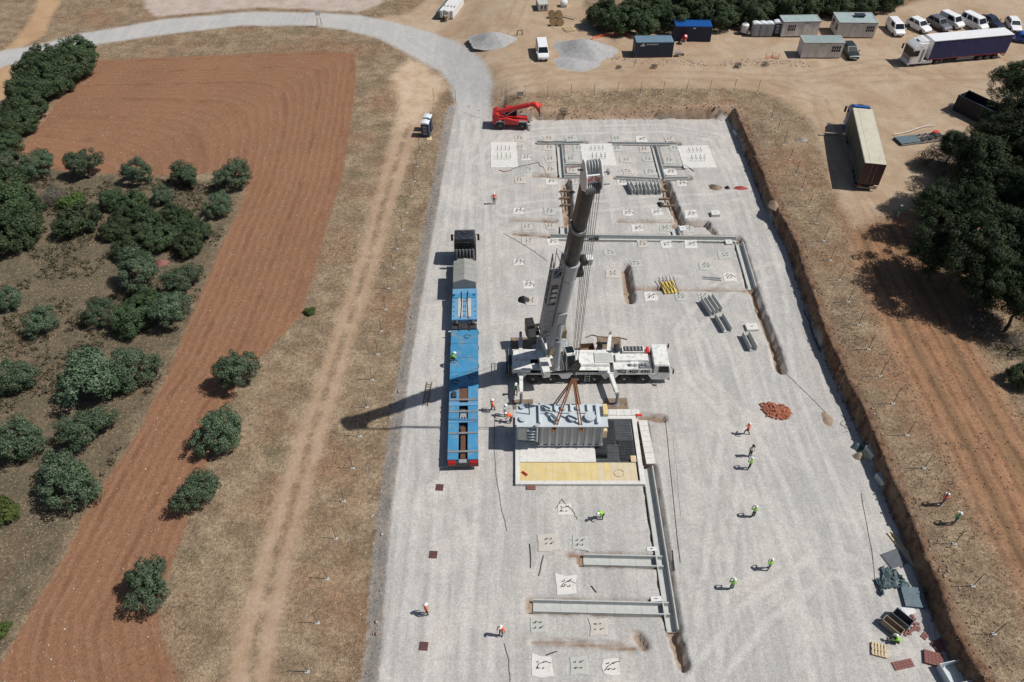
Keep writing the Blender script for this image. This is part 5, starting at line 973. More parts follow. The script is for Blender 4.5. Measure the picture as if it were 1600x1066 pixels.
def pose(hip, spine, chest, neck, head, arms, legs):
    J = {'hip': (*hip, .15, .12), 'spine': (*spine, .145, .11), 'chest': (*chest, .165, .12), 'neck': (*neck, .06), 'head': (*head, .10, .115)}
    for s, y in (('l', 1), ('r', -1)):
        el, wr, ha = arms[s]; kn, an = legs[s]; c = Vector(chest)
        J['sh' + s] = (c.x, y * .21, c.z + .06, .062); J['el' + s] = (*el, .05); J['wr' + s] = (*wr, .036); J['hand' + s] = (*ha, .036, .022)
        J['th' + s] = (hip[0], y * .10, hip[2] - .06, .10); J['kn' + s] = (*kn, .068); J['an' + s] = (*an, .05); J['toe' + s] = (an[0] + .15, an[1] + y * .02, .045, .042, .035)
    return J
UP = dict(hip=(0, 0, .95), spine=(0, 0, 1.13), chest=(0, 0, 1.34), neck=(.01, 0, 1.52), head=(.03, 0, 1.66))
ST = {'l': ((.02, .11, .5), (0, .11, .09)), 'r': ((.02, -.11, .5), (0, -.11, .09))}
DOWN = {'l': ((-.02, .29, 1.12), (.06, .30, .87), (.09, .29, .77)), 'r': ((-.02, -.29, 1.12), (.06, -.30, .87), (.09, -.29, .77))}
RAISE = {'l': ((.18, .30, 1.22), (.26, .13, 1.48), (.24, .08, 1.57)), 'r': ((.18, -.30, 1.22), (.26, -.13, 1.48), (.24, -.08, 1.57))}
FWD = {'l': ((.1, .29, 1.14), (.32, .22, 1.12), (.41, .18, 1.13)), 'r': ((-.05, -.31, 1.13), (.02, -.36, .88), (.05, -.36, .78))}
POSES = {'stand': pose(arms=DOWN, legs=ST, **UP), 'photo': pose(arms=RAISE, legs={'l': ((.02, .14, .5), (0, .17, .09)), 'r': ((.02, -.14, .5), (0, -.17, .09))}, **UP), 'point': pose(arms=FWD, legs=ST, **UP),
         'walk': pose(arms={'l': ((-.14, .28, 1.13), (-.12, .29, .88), (-.08, .28, .79)), 'r': ((.14, -.28, 1.13), (.27, -.27, .92), (.33, -.26, .84))}, legs={'l': ((.2, .1, .53), (.22, .1, .09)), 'r': ((-.02, -.1, .5), (-.3, -.1, .13))}, **UP),
         'bend': pose(hip=(-.1, 0, .9), spine=(.05, 0, 1.04), chest=(.24, 0, 1.12), neck=(.4, 0, 1.18), head=(.52, 0, 1.22), arms={'l': ((.32, .27, .88), (.45, .22, .66), (.48, .2, .57)), 'r': ((.32, -.27, .88), (.45, -.22, .66), (.48, -.2, .57))}, legs={'l': ((.08, .13, .48), (-.04, .13, .09)), 'r': ((.04, -.13, .48), (-.08, -.13, .09))}),
         'crouch': pose(hip=(-.18, 0, .38), spine=(-.1, 0, .56), chest=(.06, 0, .74), neck=(.16, 0, .88), head=(.24, 0, 1.0), arms={'l': ((.26, .27, .6), (.42, .2, .42), (.46, .18, .33)), 'r': ((.26, -.27, .6), (.42, -.2, .42), (.46, -.18, .33))}, legs={'l': ((.24, .2, .46), (.02, .17, .09)), 'r': ((.24, -.2, .46), (.02, -.17, .09))})}
PM = {k: person_mesh('body_' + k, J, BONES, CLS) for k, J in POSES.items()}
hb_ = MB(); hb_.ball((0, 0, 0), (.145, .125, .125), 14, 6, 0, .0); hb_.prism([(.2, -.07), (.215, 0), (.2, .07), (.1, .125), (-.1, .125), (-.15, 0), (-.1, -.125), (.1, -.125)], 'z', -.018, .004); HELM = {c: hb_.mesh('helmet', 'helmet_' + c, smooth=50) for c in ('white', 'black')}
hr = MB(); hr.ball((-.02, 0, -.04), (.105, .108, .10), 10, 5, 0, -.6); HAIR = hr.mesh('hair', 'hair', smooth=60)
bd = MB()
for z in (1.06, 1.22): bd.loft([[(.155 * math.cos(a), .19 * math.sin(a), zz) for a in np.linspace(0, 2 * math.pi, 14, endpoint=False)] for zz in (z, z + .05)], caps=False)
BAND = bd.mesh('reflective_band', 'reflective', smooth=60)
def person(px, py, pz, yaw, vest, trou, lab, hel='white', dz=0.0, loc=None, sc=1.0):
    p = loc or P(px, py, dz); t = thing('person', lab, 'person', p, yaw, 'site workers'); t.scale = (sc, sc, sc); o = obj('body', PM[pz], t)
    for i, mm in ((0, trou), (1, vest)): o.material_slots[i].link = 'OBJECT'; o.material_slots[i].material = M[mm]
    hd = POSES[pz]['head']; obj('helmet', HELM[hel], t, (hd[0], 0, hd[2] + .035), (0, .25 if pz in ('bend', 'crouch') else .05, 0)); obj('hair', HAIR, t, (hd[0], 0, hd[2]))
    if pz in ('stand', 'photo', 'point', 'walk') and vest.startswith('vest'): obj('reflective_band', BAND, t)
    return t
person(772, 319, 'stand', -1.4, 'vest_orange', 'trousers_navy', 'worker in orange jacket standing alone on the haul road above the truck')
person(708, 573, 'crouch', .3, 'vest_green', 'trousers_navy', 'worker in yellow-green vest crouching on the blue trailer deck', dz=1.02)
person(769, 642, 'walk', 0, 'vest_orange', 'trousers_navy', 'worker in orange jacket and white helmet walking between trailer and transformer')
person(798, 660, 'bend', 2.9, 'vest_orange', 'trousers_navy', 'worker in orange jacket leaning at the left end of the transformer')
person(789, 650, 'point', -.3, 'reflective', 'trousers_khaki', 'worker in pale grey jacket beside the one leaning at the transformer')
person(806, 617, 'stand', -1.7, 'shirt_green', 'trousers_khaki', 'worker in dark green shirt behind the left corner of the transformer')
person(1166, 679, 'walk', 2.6, 'vest_orange', 'trousers_navy', 'worker in orange jacket walking below the red brick heap')
person(1171, 713, 'stand', -1.2, 'reflective', 'trousers_navy', 'worker in pale vest and black helmet, upper of the pair below the brick heap', 'black')
person(1170, 733, 'photo', 2.4, 'vest_green', 'trousers_navy', 'worker in yellow-green vest, lower of the pair below the brick heap')
person(1176, 808, 'photo', 2.0, 'vest_green', 'trousers_navy', 'worker in green vest standing alone on the open gravel, highest of three')
person(1200, 890, 'photo', 2.6, 'vest_green', 'trousers_jeans', 'worker in green vest and jeans, rightmost of three on the open gravel')
person(1142, 921, 'photo', 1.9, 'vest_green', 'trousers_jeans', 'worker in green vest and jeans, lowest of three on the open gravel')
person(940, 810, 'bend', -2.6, 'vest_green', 'trousers_navy', 'worker in green vest bending over below the pit')
person(667, 960, 'stand', .6, 'vest_orange', 'trousers_navy', 'worker in orange vest standing on the haul road near the lowest drain grate')
person(783, 993, 'stand', -2.0, 'vest_orange', 'trousers_jeans', 'worker in orange jacket standing near the left end of the lower cross trough')
person(1470, 789, 'photo', 2.5, 'vest_red', 'trousers_khaki', 'worker in red shirt photographing from the right bank')
person(1489, 819, 'photo', 2.4, 'shirt_green', 'trousers_jeans', 'worker in green shirt photographing from the right bank, lower of the two')
person(1399, 1004, 'crouch', 2.6, 'vest_green', 'trousers_navy', 'worker in yellow-green vest crouching among the debris at lower right')
person(1402, 340, 'stand', 2.0, 'shirt_green', 'reflective', 'person in green shirt in the pine shade behind the beige truck')

# ------------------------------------------------------------------ small site things
p = P(1211, 642); t = thing('brick_heap', 'heap of broken red bricks on the open gravel', 'bricks', p)
bms = []
for k in range(4): b = MB(); b.box(-.19, .19, -.09, .09, -.06, .06); bms.append(b.mesh('brick', 'brick_red', bevel=.008))
for i in range(150):
    a = random.uniform(0, 6.28); r_ = random.random() ** .6; o = obj('brick', bms[i % 4], t, (1.35 * r_ * math.cos(a) * 1.05, 1.0 * r_ * math.sin(a) - .25 * r_ * math.cos(a), .06 + .32 * max(0, 1 - r_ * 1.2) * random.random() + .05 * random.random()), (random.uniform(-.5, .5), random.uniform(-.5, .5), random.uniform(0, 3.1)))
def ladder(px, py, L_, w, rz, lab, m='wood_dark', z=.05):
    p = P(px, py); t = thing('ladder', lab, 'ladder', (p.x, p.y, z), rz)
    for s in (-1, 1): b = MB(); b.box(s * w / 2 - .03, s * w / 2 + .03, -L_ / 2, L_ / 2, 0, .07); b.build('rail', m, t)
    for i in range(int(L_ / .32)): b = MB(); b.cyl((-w / 2, -L_ / 2 + .2 + i * .32, .035), (w / 2, -L_ / 2 + .2 + i * .32, .035), .025, n=6); b.build('rung', m, t)
ladder(668, 616, 3.1, .5, -.06, 'wooden ladder lying on gravel left of the blue trailer'); ladder(1112, 436, 2.2, .35, 1.42, 'grey ladder lying near the right side of the upper pad', 'galv')
def cable(pts, r, m, name, lab, cat='cable', z=.03):
    w = [P(x, y) for x, y in pts]; sm = []
    for i in range(len(w) - 1):
        p_, q_ = w[i], w[i + 1]
        for k in range(4): sm.append(p_.lerp(q_, k / 4) + Vector((random.uniform(-.04, .04), random.uniform(-.04, .04), z)))
    sm.append(w[-1] + Vector((0, 0, z))); b = MB(); b.tube(sm, r * .65, 5); tag(b.build(name, m, None, smooth=60), lab, cat)
cable([(780, 266), (788, 269), (797, 267)], .09, 'hose_red', 'red_hose', 'short red hose end on the left of the upper grid', 'hose')
cable([(797, 267), (806, 262), (842, 254), (843, 260), (850, 262)], .06, 'cable_black', 'black_cable', 'black cable running from the red hose to the left trough leg')
cable([(882, 272), (886, 264), (898, 261), (912, 259)], .06, 'hose_red', 'red_conduit', 'red conduit curving out of the left trough leg to the boom head', 'hose')
cable([(1069, 258), (1077, 263), (1084, 268)], .10, 'maroon', 'dark_pipe', 'dark red pipe end beside the large right slab', 'pipe')
cable([(1040, 652), (1047, 730), (1056, 820), (1063, 880)], .035, 'cable_black', 'guide_line', 'thin dark string line running down right of the long trough', 'string')
cable([(1052, 680), (1058, 740), (1064, 805)], .022, 'string_white', 'white_line', 'thin white string line right of the dark string line', 'string')
cable([(773, 650), (772, 700), (775, 745), (785, 800), (792, 830)], .03, 'cable_black', 'ground_cable', 'thin dark cable on gravel between trailer and pit')
cable([(786, 365), (800, 372), (830, 390), (855, 408)], .03, 'cable_black', 'guy_rope', 'thin dark rope on gravel running to the boom frame', 'rope')
cable([(1222, 578), (1255, 610), (1290, 645)], .025, 'cable_black', 'boundary_string', 'thin string from the end of the right trench to the bank', 'string')
cable([(1165, 605), (1180, 590), (1196, 573)], .03, 'string_white', 'marking_line', 'white marking string near the end of the right trench', 'string')
cable([(868, 796), (878, 780), (884, 790), (896, 800), (902, 812)], .035, 'cable_black', 'bent_cable', 'black bent cable lying over the footing just below the pit')
cable([(1345, 770), (1362, 860), (1368, 920)], .025, 'cable_black', 'edge_string', 'thin string line along the right edge of the pad', 'string')
cable([(1256, 486), (1264, 505), (1272, 530), (1281, 550)], .10, 'black', 'black_pipe', 'long black pipe lying along the right edge of the pad', 'pipe', .1)
cable([(1313, 648), (1322, 655), (1312, 662), (1320, 668), (1330, 672), (1318, 676)], .03, 'cable_black', 'wire_tangle', 'tangle of black wire near the right pad edge')
cable([(788, 1005), (795, 1030), (797, 1066)], .04, 'cable_black', 'lower_cable', 'black cable running off the lower photo edge beside the orange worker')
for pts, lab in (([(828, 850), (829, 888)], 'straight dark bar left of the lower footings, upright'), ([(850, 868), (842, 900)], 'slanted dark bar left of the upper cross trough'), ([(924, 916), (932, 926)], 'short dark bar between the two lower cross troughs'), ([(853, 1024), (870, 1018)], 'thick dark bar above the lowest footings'), ([(1050, 860), (1054, 892)], 'dark bar right of the long trough')): cable(pts, .07, 'steel_dark', 'steel_bar', lab, 'bar', .05)
# yellow boards and props over the middle trench
p = P(1044, 450); t = thing('trench_crossing', 'yellow boards bridging the thin trench right of the boom, with steel props', 'boards', p, .12)
for i in range(5): b = MB(); b.box(-.75 + i * .32, -.48 + i * .32, -1.0, 1.0, .04, .1 + .01 * i); b.build('board', 'yellow', t, bevel=.005)
for i in range(5): b = MB(); b.bar((-.7 + i * .4, -1.1, .1), (-.85 + i * .42, 1.3, .55), .07, .07); b.build('prop', 'rust' if i == 4 else 'steel_dark', t)
for (px, py, lab) in ((887, 300, 'upper timber prop across the left open trench'), (887, 311, 'middle timber prop across the left open trench'), (888, 322, 'lower timber prop across the left open trench'), (1040, 300, 'upper timber prop across the right open trench'), (1043, 312, 'middle timber prop across the right open trench'), (1050, 323, 'lower timber prop across the right open trench')):
    p = P(px, py); t = thing('trench_prop', lab, 'prop', (p.x - .4, p.y, 0), .05, 'trench props'); b = MB(); b.box(-.65, .65, -.14, .14, .03, .22); b.build('beam', 'wood_dark', t, bevel=.02); b = MB(); b.box(-.08, .08, -.9, .9, -.12, .02); b.build('waler', 'steel_dark', t)
def heap(name, lab, px, py, rx, ry, h, m, seed, cat, n=26, k=9, jag=.2, rz=0):
    p = P(px, py); r_ = random.Random(seed); rings = []; ph = r_.uniform(0, 6)
    for j in range(k + 1):
        f = j / k; rr = 1 - f; zz = h * (.5 + .5 * math.cos(math.pi * min(1, rr * 1.0))) ** .85; rings.append([(rx * max(rr, .02) * math.cos(a) * (1 + .16 * math.sin(3 * a + ph) + jag * .4 * (r_.random() - .5)), ry * max(rr, .02) * math.sin(a) * (1 + .14 * math.cos(2 * a + ph) + jag * .4 * (r_.random() - .5)), zz + (jag * .2 * h * (r_.random() - .5) if 0 < j < k else 0) - .05 * (j == 0)) for a in np.linspace(0, 2 * math.pi, n, endpoint=False)])
    b = MB(); b.loft(rings); o = b.build(name, m, None, smooth=60); o.location = p; o.rotation_euler[2] = rz; return tag(o, lab, cat)
heap('gravel_heap', 'pale grey gravel heap beside the road bend, left of the white van', 772, 66, 4.6, 3.4, 1.6, 'gravel_heap', 1, 'gravel heap', n=36)
heap('gravel_heap', 'larger grey gravel heap right of the white van', 914, 80, 5.0, 4.2, 1.8, 'gravel_heap', 2, 'gravel heap', n=36, rz=-.4); heap('gravel_heap', 'low flat spread of grey gravel in front of the larger heap', 896, 100, 4.0, 2.6, .5, 'gravel_heap', 3, 'gravel heap', n=36)
heap('spoil_heap', 'small dark round heap of mortar near the right side of the pad', 1117, 293, .95, .75, .4, 'steel_mat', 4, 'heap'); heap('soil_heap', 'pinkish soil heap fallen from the right bank', 1206, 334, .7, 1.0, .5, 'spoil', 5, 'heap'); heap('rubble_heap', 'orange tile rubble heap between two olive trees', 253, 411, .9, .7, .4, 'tile_maroon', 6, 'rubble'); heap('sand_heap', 'small brown sand heap near the right pad edge', 1292, 655, .55, .95, .12, 'spoil', 7, 'heap')
heap('black_bag', 'crumpled black bag lying left of the crane boom', 818, 469, .75, .6, .55, 'black', 8, 'bag', jag=.9)
heap('rock_pair', 'dark rocks on bare soil left of the beige truck', 1252, 219, .9, .5, .5, 'stone', 9, 'rock', jag=.9)
# debris at the lower right
def sheet(px, py, sx, sy, rz, h, m, lab, name='plastic_sheet', cat='sheet'):
    p = P(px, py); t = thing(name, lab, cat, p, rz); b = MB(); b.box(-sx / 2, sx / 2, -sy / 2, sy / 2, 0, h * .6); b.box(-sx / 2 + .08, sx / 2 + .06, -sy / 2 - .07, sy / 2 - .05, h * .6 + .003, h); b.build('panel', m, t, bevel=.01); return t
sheet(1396, 873, 1.7, 1.35, .35, .08, 'sheet_grey', 'dark grey panel stack nearest the long timbers'); t = sheet(1424, 934, 1.7, 1.7, -.1, .3, 'sheet_blue', 'blue-grey wrapped panel stack below the crumpled tarp'); sheet(1418, 953, .95, .7, .35, .05, 'rubble_white', 'white board leaning over the wrapped panel stack', 'white_board', 'board')
def crumple(px, py, pts, lab):
    p = P(px, py); b = MB(); n = 14; V = []; F = []; r_ = random.Random(4)
    for j in range(n):
        for i in range(n):
            u, v = i / (n - 1), j / (n - 1); top = Vector((*pts[0], 0)).lerp(Vector((*pts[1], 0)), u); bot = Vector((*pts[3], 0)).lerp(Vector((*pts[2], 0)), u); q = top.lerp(bot, v); V.append((q.x + r_.uniform(-.09, .09), q.y + r_.uniform(-.09, .09), .06 + abs(math.sin(u * 9 + v * 5)) * .16 + r_.random() * .16))
    for j in range(n - 1):
        for i in range(n - 1): a = j * n + i; F.append((a, a + 1, a + n + 1, a + n))
    k = len(V); V += [(x, y, z - .03) for x, y, z in V]; F += [tuple(i + k for i in f[::-1]) for f in F]; b.add(V, F); o = b.build('tarpaulin', 'tarp_teal', None); o.location = p; tag(o, lab, 'tarpaulin')
crumple(1392, 905, [(-.5, 1.1), (.6, .7), (1.3, -.8), (-1.0, -.9)], 'crumpled dark teal tarpaulin among the debris at lower right'); crumple(1373, 915, [(-.2, .5), (.15, .5), (.05, -.9), (-.1, -.9)], 'trailing strip of dark teal tarpaulin left of the crumpled one')
p = P(1412, 862); t = thing('timber_bundle', 'two long pale timbers lying along the foot of the right bank', 'timber', p, .36)
for i in range(4): b = MB(); b.box(-.2 + i * .13, -.1 + i * .13, -2.2 + .7 * (i % 2), 1.9 - .5 * (i % 3), .02, .12); b.build('timber', 'wood_pale', t)
p = P(1373, 1017); t = thing('pallet', 'pale wooden pallet lying left of the crouching worker', 'pallet', p, -.28)
for i in range(5): b = MB(); b.box(-.55 + i * .23, -.42 + i * .23, -.5, .5, .16, .20); b.build('slat', 'wood_pale', t)
for y in (-.45, 0, .45): b = MB(); b.box(-.58, .55, y - .05, y + .05, .02, .157); b.build('bearer', 'wood', t)
def tiles(px, py, nx_, ny_, nz, rz, lab, scatter=0.0):
    p = P(px, py); t = thing('tile_pile', lab, 'tiles', p, rz); b = MB(); b.box(-.13, .13, -.1, .1, 0, .075); me = b.mesh('tile', 'tile_maroon', bevel=.006)
    for k in range(nz):
        for i in range(nx_):
            for j in range(ny_): obj('tile', me, t, ((i - nx_ / 2) * .27 + random.uniform(-1, 1) * scatter, (j - ny_ / 2) * .215 + random.uniform(-1, 1) * scatter, .005 + k * .08 + (.04 * random.random() if scatter else 0)), (0, 0, random.uniform(-1, 1) * (scatter * 6 + .02)))
tiles(1412, 1036, 6, 3, 1, .2, 'long low pile of red-brown tiles below the pallet'); tiles(1460, 1029, 5, 5, 3, -.3, 'square block of red-brown tiles beside the bank foot'); tiles(1468, 1006, 4, 4, 1, .4, 'flat pile of red-brown tiles leaning against the bank foot', .03); tiles(1421, 975, 6, 5, 1, .3, 'scattered broken pale-red tiles beside the debris boxes', .16); tiles(1444, 991, 2, 2, 1, .7, 'small square of red-brown tiles alone on the gravel')
def wbox(px, py, sx, sy, h, rz, m, lab, name='tool_box', cat='box', inner='black'):
    p = P(px, py); t = thing(name, lab, cat, p, rz); th = .05
    b = MB(); b.box(-sx / 2, sx / 2, -sy / 2, sy / 2, 0, .06); b.build('floor', inner, t)
    for s in (-1, 1): b = MB(); b.box(-sx / 2, sx / 2, s * (sy / 2 - th / 2) - th / 2, s * (sy / 2 - th / 2) + th / 2, .06, h); b.build('side', m, t); b = MB(); b.box(s * (sx / 2 - th / 2) - th / 2, s * (sx / 2 - th / 2) + th / 2, -sy / 2 + th, sy / 2 - th, .06, h); b.build('end', m, t)
    return t
wbox(1405, 972, .75, 1.5, .9, .7, 'sheet_grey', 'dark open tool box left of the scattered tiles'); wbox(1391, 983, .6, 1.6, .8, .7, 'plank_brown', 'brown open box next to the crouching worker'); wbox(1489, 1056, 1.9, 1.6, .8, .2, 'transformer', 'pale grey metal box at the foot of the bank at the bottom photo edge', inner='transformer')
for px, py, lab, m in ((1339, 698, 'dark blue sacks lying at the right pad edge', 'tarp_teal'), (1342, 713, 'brown and yellow sacks lying at the right pad edge', 'plank_brown'), (1352, 711, 'pale yellow sack beside the brown ones at the right pad edge', 'wood_pale')): heap('sack_pile', lab, px, py, .65, .5, .45, m, px, 'sacks', jag=.8, n=16, k=5)
def steel_rack(px, py, lab, rz): 
    p = P(px, py); t = thing('precast_block', lab, 'concrete block', p, rz)
    for i in range(3): b = MB(); b.box(-.28 + i * .2, -.11 + i * .2, -.6, .6, .05, .6); b.build('web', 'concrete_trough', t, bevel=.02)
    b = MB(); b.box(-.3, .31, -.62, .62, -.3, .048); b.build('base', 'concrete_trough', t, bevel=.02)
steel_rack(1376, 752, 'grey ribbed concrete block at the right bank, lower of two', .3); steel_rack(1366, 697, 'grey ribbed concrete block at the right bank, upper of two', .3); steel_rack(1150, 211, 'grey concrete block at the top right corner of the pad', .2)
heap('red_rag', 'red sheet lying on the right side of the upper pad', 1157, 294, 1.0, .45, .15, 'hose_red', 12, 'sheet', jag=.8); heap('dark_bag', 'small black bag beside the dark mortar heap', 1136, 294, .4, .35, .35, 'black', 13, 'bag', jag=.8); heap('debris', 'dark debris lumps left of the right open trench', 1032, 320, .5, .7, .3, 'black', 14, 'debris', jag=.9)
heap('dark_bag', 'small black bag near the left open trench', 895, 301, .4, .3, .3, 'black', 15, 'bag', jag=.8); heap('red_flag_sheet', 'bright red sheet on the top bank behind the telehandler', 835, 163, 1.1, .7, .35, 'signal_red', 16, 'sheet', jag=.5); 
p = P(881, 183); t = thing('rebar_stack', 'dark steel mesh stack at the foot of the top bank', 'mesh', p, .1)
for i in range(6): b = MB(); b.bar((-.5 + i * .2, -.5, .1), (-.5 + i * .2, .5, .75), .05, .05); b.build('rod', 'rebar', t)
for i in range(3): b = MB(); b.bar((-.55, -.4 + i * .4, .2 + i * .25), (.55, -.4 + i * .4, .2 + i * .25), .05, .05); b.build('cross_rod', 'rebar', t)
# ------------------------------------------------------------------ cars and vans (local +x is forward)
def car(px, py, hd, style, col, lab, grp='cars parked in the yard'):
    L_, W_, H_, belt, gb, gt = {'hatch': (4.2, 1.78, 1.5, .92, (-1.95, 1.0), (-1.55, .25)), 'suv': (4.4, 1.85, 1.66, 1.02, (-2.1, 1.0), (-1.7, .3)), 'van': (4.5, 1.84, 1.86, 1.06, (-2.2, 1.45), (-2.12, .85)),
                                'bigvan': (4.95, 1.93, 1.97, 1.12, (-2.42, 1.75), (-2.32, 1.15)), 'sedan': (4.6, 1.8, 1.46, .92, (-1.8, .95), (-1.05, .2))}[style]
    p = P(px, py); t = thing('parked_car' if 'van' not in style else 'parked_van', lab, 'car' if 'van' not in style else 'van', p, hd, grp); w = W_ / 2; h = L_ / 2
    def ring(x, ws, zb, zt, crown=.0): return [(x, -ws * .92, zb), (x, -ws, zb + .3), (x, -ws * .93, zt), (x, 0, zt + crown), (x, ws * .93, zt), (x, ws, zb + .3), (x, ws * .92, zb)]
    hood = belt - (.1 if 'van' not in style else .06); b = MB(); b.loft([ring(-h, w * .86, .35, belt - .12), ring(-h + .12, w * .95, .25, belt), ring(-h * .5, w, .2, belt), ring(gb[1], w, .2, belt, .02), ring(gb[1] + .1, w * .99, .2, belt - .02, .03), ring(h - .35, w * .94, .25, hood - .08, .03), ring(h - .06, w * .84, .3, hood - .22), ring(h, w * .78, .38, hood - .32)])
    body = b.build('body', col, t, smooth=35)
    ti = .86; wb = w * .93; wt = w * ti * .93; b = MB(); b.loft([[(gb[0], -wb, belt), (gb[1], -wb, belt), (gb[1], wb, belt), (gb[0], wb, belt)], [(gt[0] * .98, -wt, H_ - .06), (gt[1], -wt, H_ - .06), (gt[1], wt, H_ - .06), (gt[0] * .98, wt, H_ - .06)], [(gt[0] * .9, -wt * .9, H_), (gt[1] - .15, -wt * .9, H_), (gt[1] - .15, wt * .9, H_), (gt[0] * .9, wt * .9, H_)]]); b.build('roof', col, t, bevel=.02)
    def q(u, v, side):       # point on the greenhouse: u 0..1 along, v 0..1 up
        z = belt + (H_ - .06 - belt) * v; y = (wb + (wt - wb) * v) + .012; x = (gb[0] + (gt[0] * .98 - gb[0]) * v) * (1 - u) + (gb[1] + (gt[1] - gb[1]) * v) * u; return (x, side * y, z)
    b = MB(); x0, x1 = gb[1], gt[1]; e = .02
    b.add([(x0 - (x0 - x1) * .06 + e, -wb * .88, belt + .05), (x0 - (x0 - x1) * .06 + e, wb * .88, belt + .05), (x0 - (x0 - x1) * .93 + e, wt * .88, H_ - .11), (x0 - (x0 - x1) * .93 + e, -wt * .88, H_ - .11)], [(0, 1, 2, 3)]); b.build('windscreen', 'glass', t)
    b = MB(); b.add([(gb[0] - e + (gt[0] * .98 - gb[0]) * .1, -wb * .8, belt + .1), (gb[0] - e + (gt[0] * .98 - gb[0]) * .1, wb * .8, belt + .1), (gt[0] * .98 - e, wt * .8, H_ - .12), (gt[0] * .98 - e, -wt * .8, H_ - .12)], [(0, 1, 2, 3)]); b.build('rear_window', 'glass', t)
    for s in (-1, 1):
        for u0, u1 in (((.06, .32), (.36, .62), (.66, .93)) if style == 'bigvan' else ((.08, .48), (.53, .92))):
            if style == 'van' and u0 < .3: continue
            b = MB(); b.add([q(u0, .1, s), q(u1, .1, s), q(u1 - .03, .9, s), q(u0 + .02, .9, s)], [(0, 1, 2, 3)]); b.build('side_window', 'glass', t)
        b = MB(); b.box(gb[1] - .15, gb[1] + .05, s * (w + .08) - .09, s * (w + .08) + .09, belt + .02, belt + .17); b.build('mirror', col, t, bevel=.02)
        b = MB(); b.loft([[(h - .12, s * w * .76 - .14, hood - .34), (h + .005, s * w * .70 - .14, hood - .36), (h + .005, s * w * .70 + .14, hood - .36), (h - .14, s * w * .76 + .14, hood - .34)], [(h - .2, s * w * .76 - .14, hood - .2), (h - .06, s * w * .70 - .14, hood - .22), (h - .06, s * w * .70 + .14, hood - .22), (h - .22, s * w * .76 + .14, hood - .2)]]); b.build('headlight', 'lamp_glass', t)
        b = MB(); b.box(-h - .015, -h + .05, s * w * .72 - .1, s * w * .72 + .1, belt - .35, belt - .12); b.build('tail_light', 'tail_red', t)
        for x in (-h * .6, h * .62): wheel(t, x, s * (w - .1), .32, .32, .22, 'y', s, 'galv')
    b = MB(); b.box(h - .05, h + .03, -w * .66, w * .66, .3, .5); b.build('front_bumper', 'black', t, bevel=.02); b = MB(); b.box(h + .032, h + .045, -.26, .26, .38, .48); b.build('number_plate', 'rubble_white', t)
    return t
D = -math.pi / 2
car(1397, 50, D + .05, 'van', 'white_car', 'white compact van at the left end of the parked row'); car(1434, 46, D + .42, 'suv', 'white_car', 'white car second from the left in the parked row'); car(1465, 43, D + .42, 'suv', 'grey_car', 'dark grey car in the parked row, between two white ones'); car(1484, 39, D + .45, 'van', 'white_car', 'white small van behind the dark grey car in the parked row')
car(1519, 42, D + .42, 'bigvan', 'white_car', 'large white van with side windows in the parked row'); car(1546, 39, D + .48, 'sedan', 'navy_car', 'dark navy car right of the large white van'); car(1581, 44, D - .12, 'hatch', 'white_car', 'white car behind the rear end of the blue curtain trailer'); car(1604, 66, D + 1.3, 'hatch', 'blue_car', 'bright blue car at the right photo edge')
car(1326, 86, D + .08, 'suv', 'dark_car', 'dark green car parked against the nearest site cabin'); car(847, 86, D + .06, 'bigvan', 'white_car', 'white van parked alone between the two gravel heaps', None)

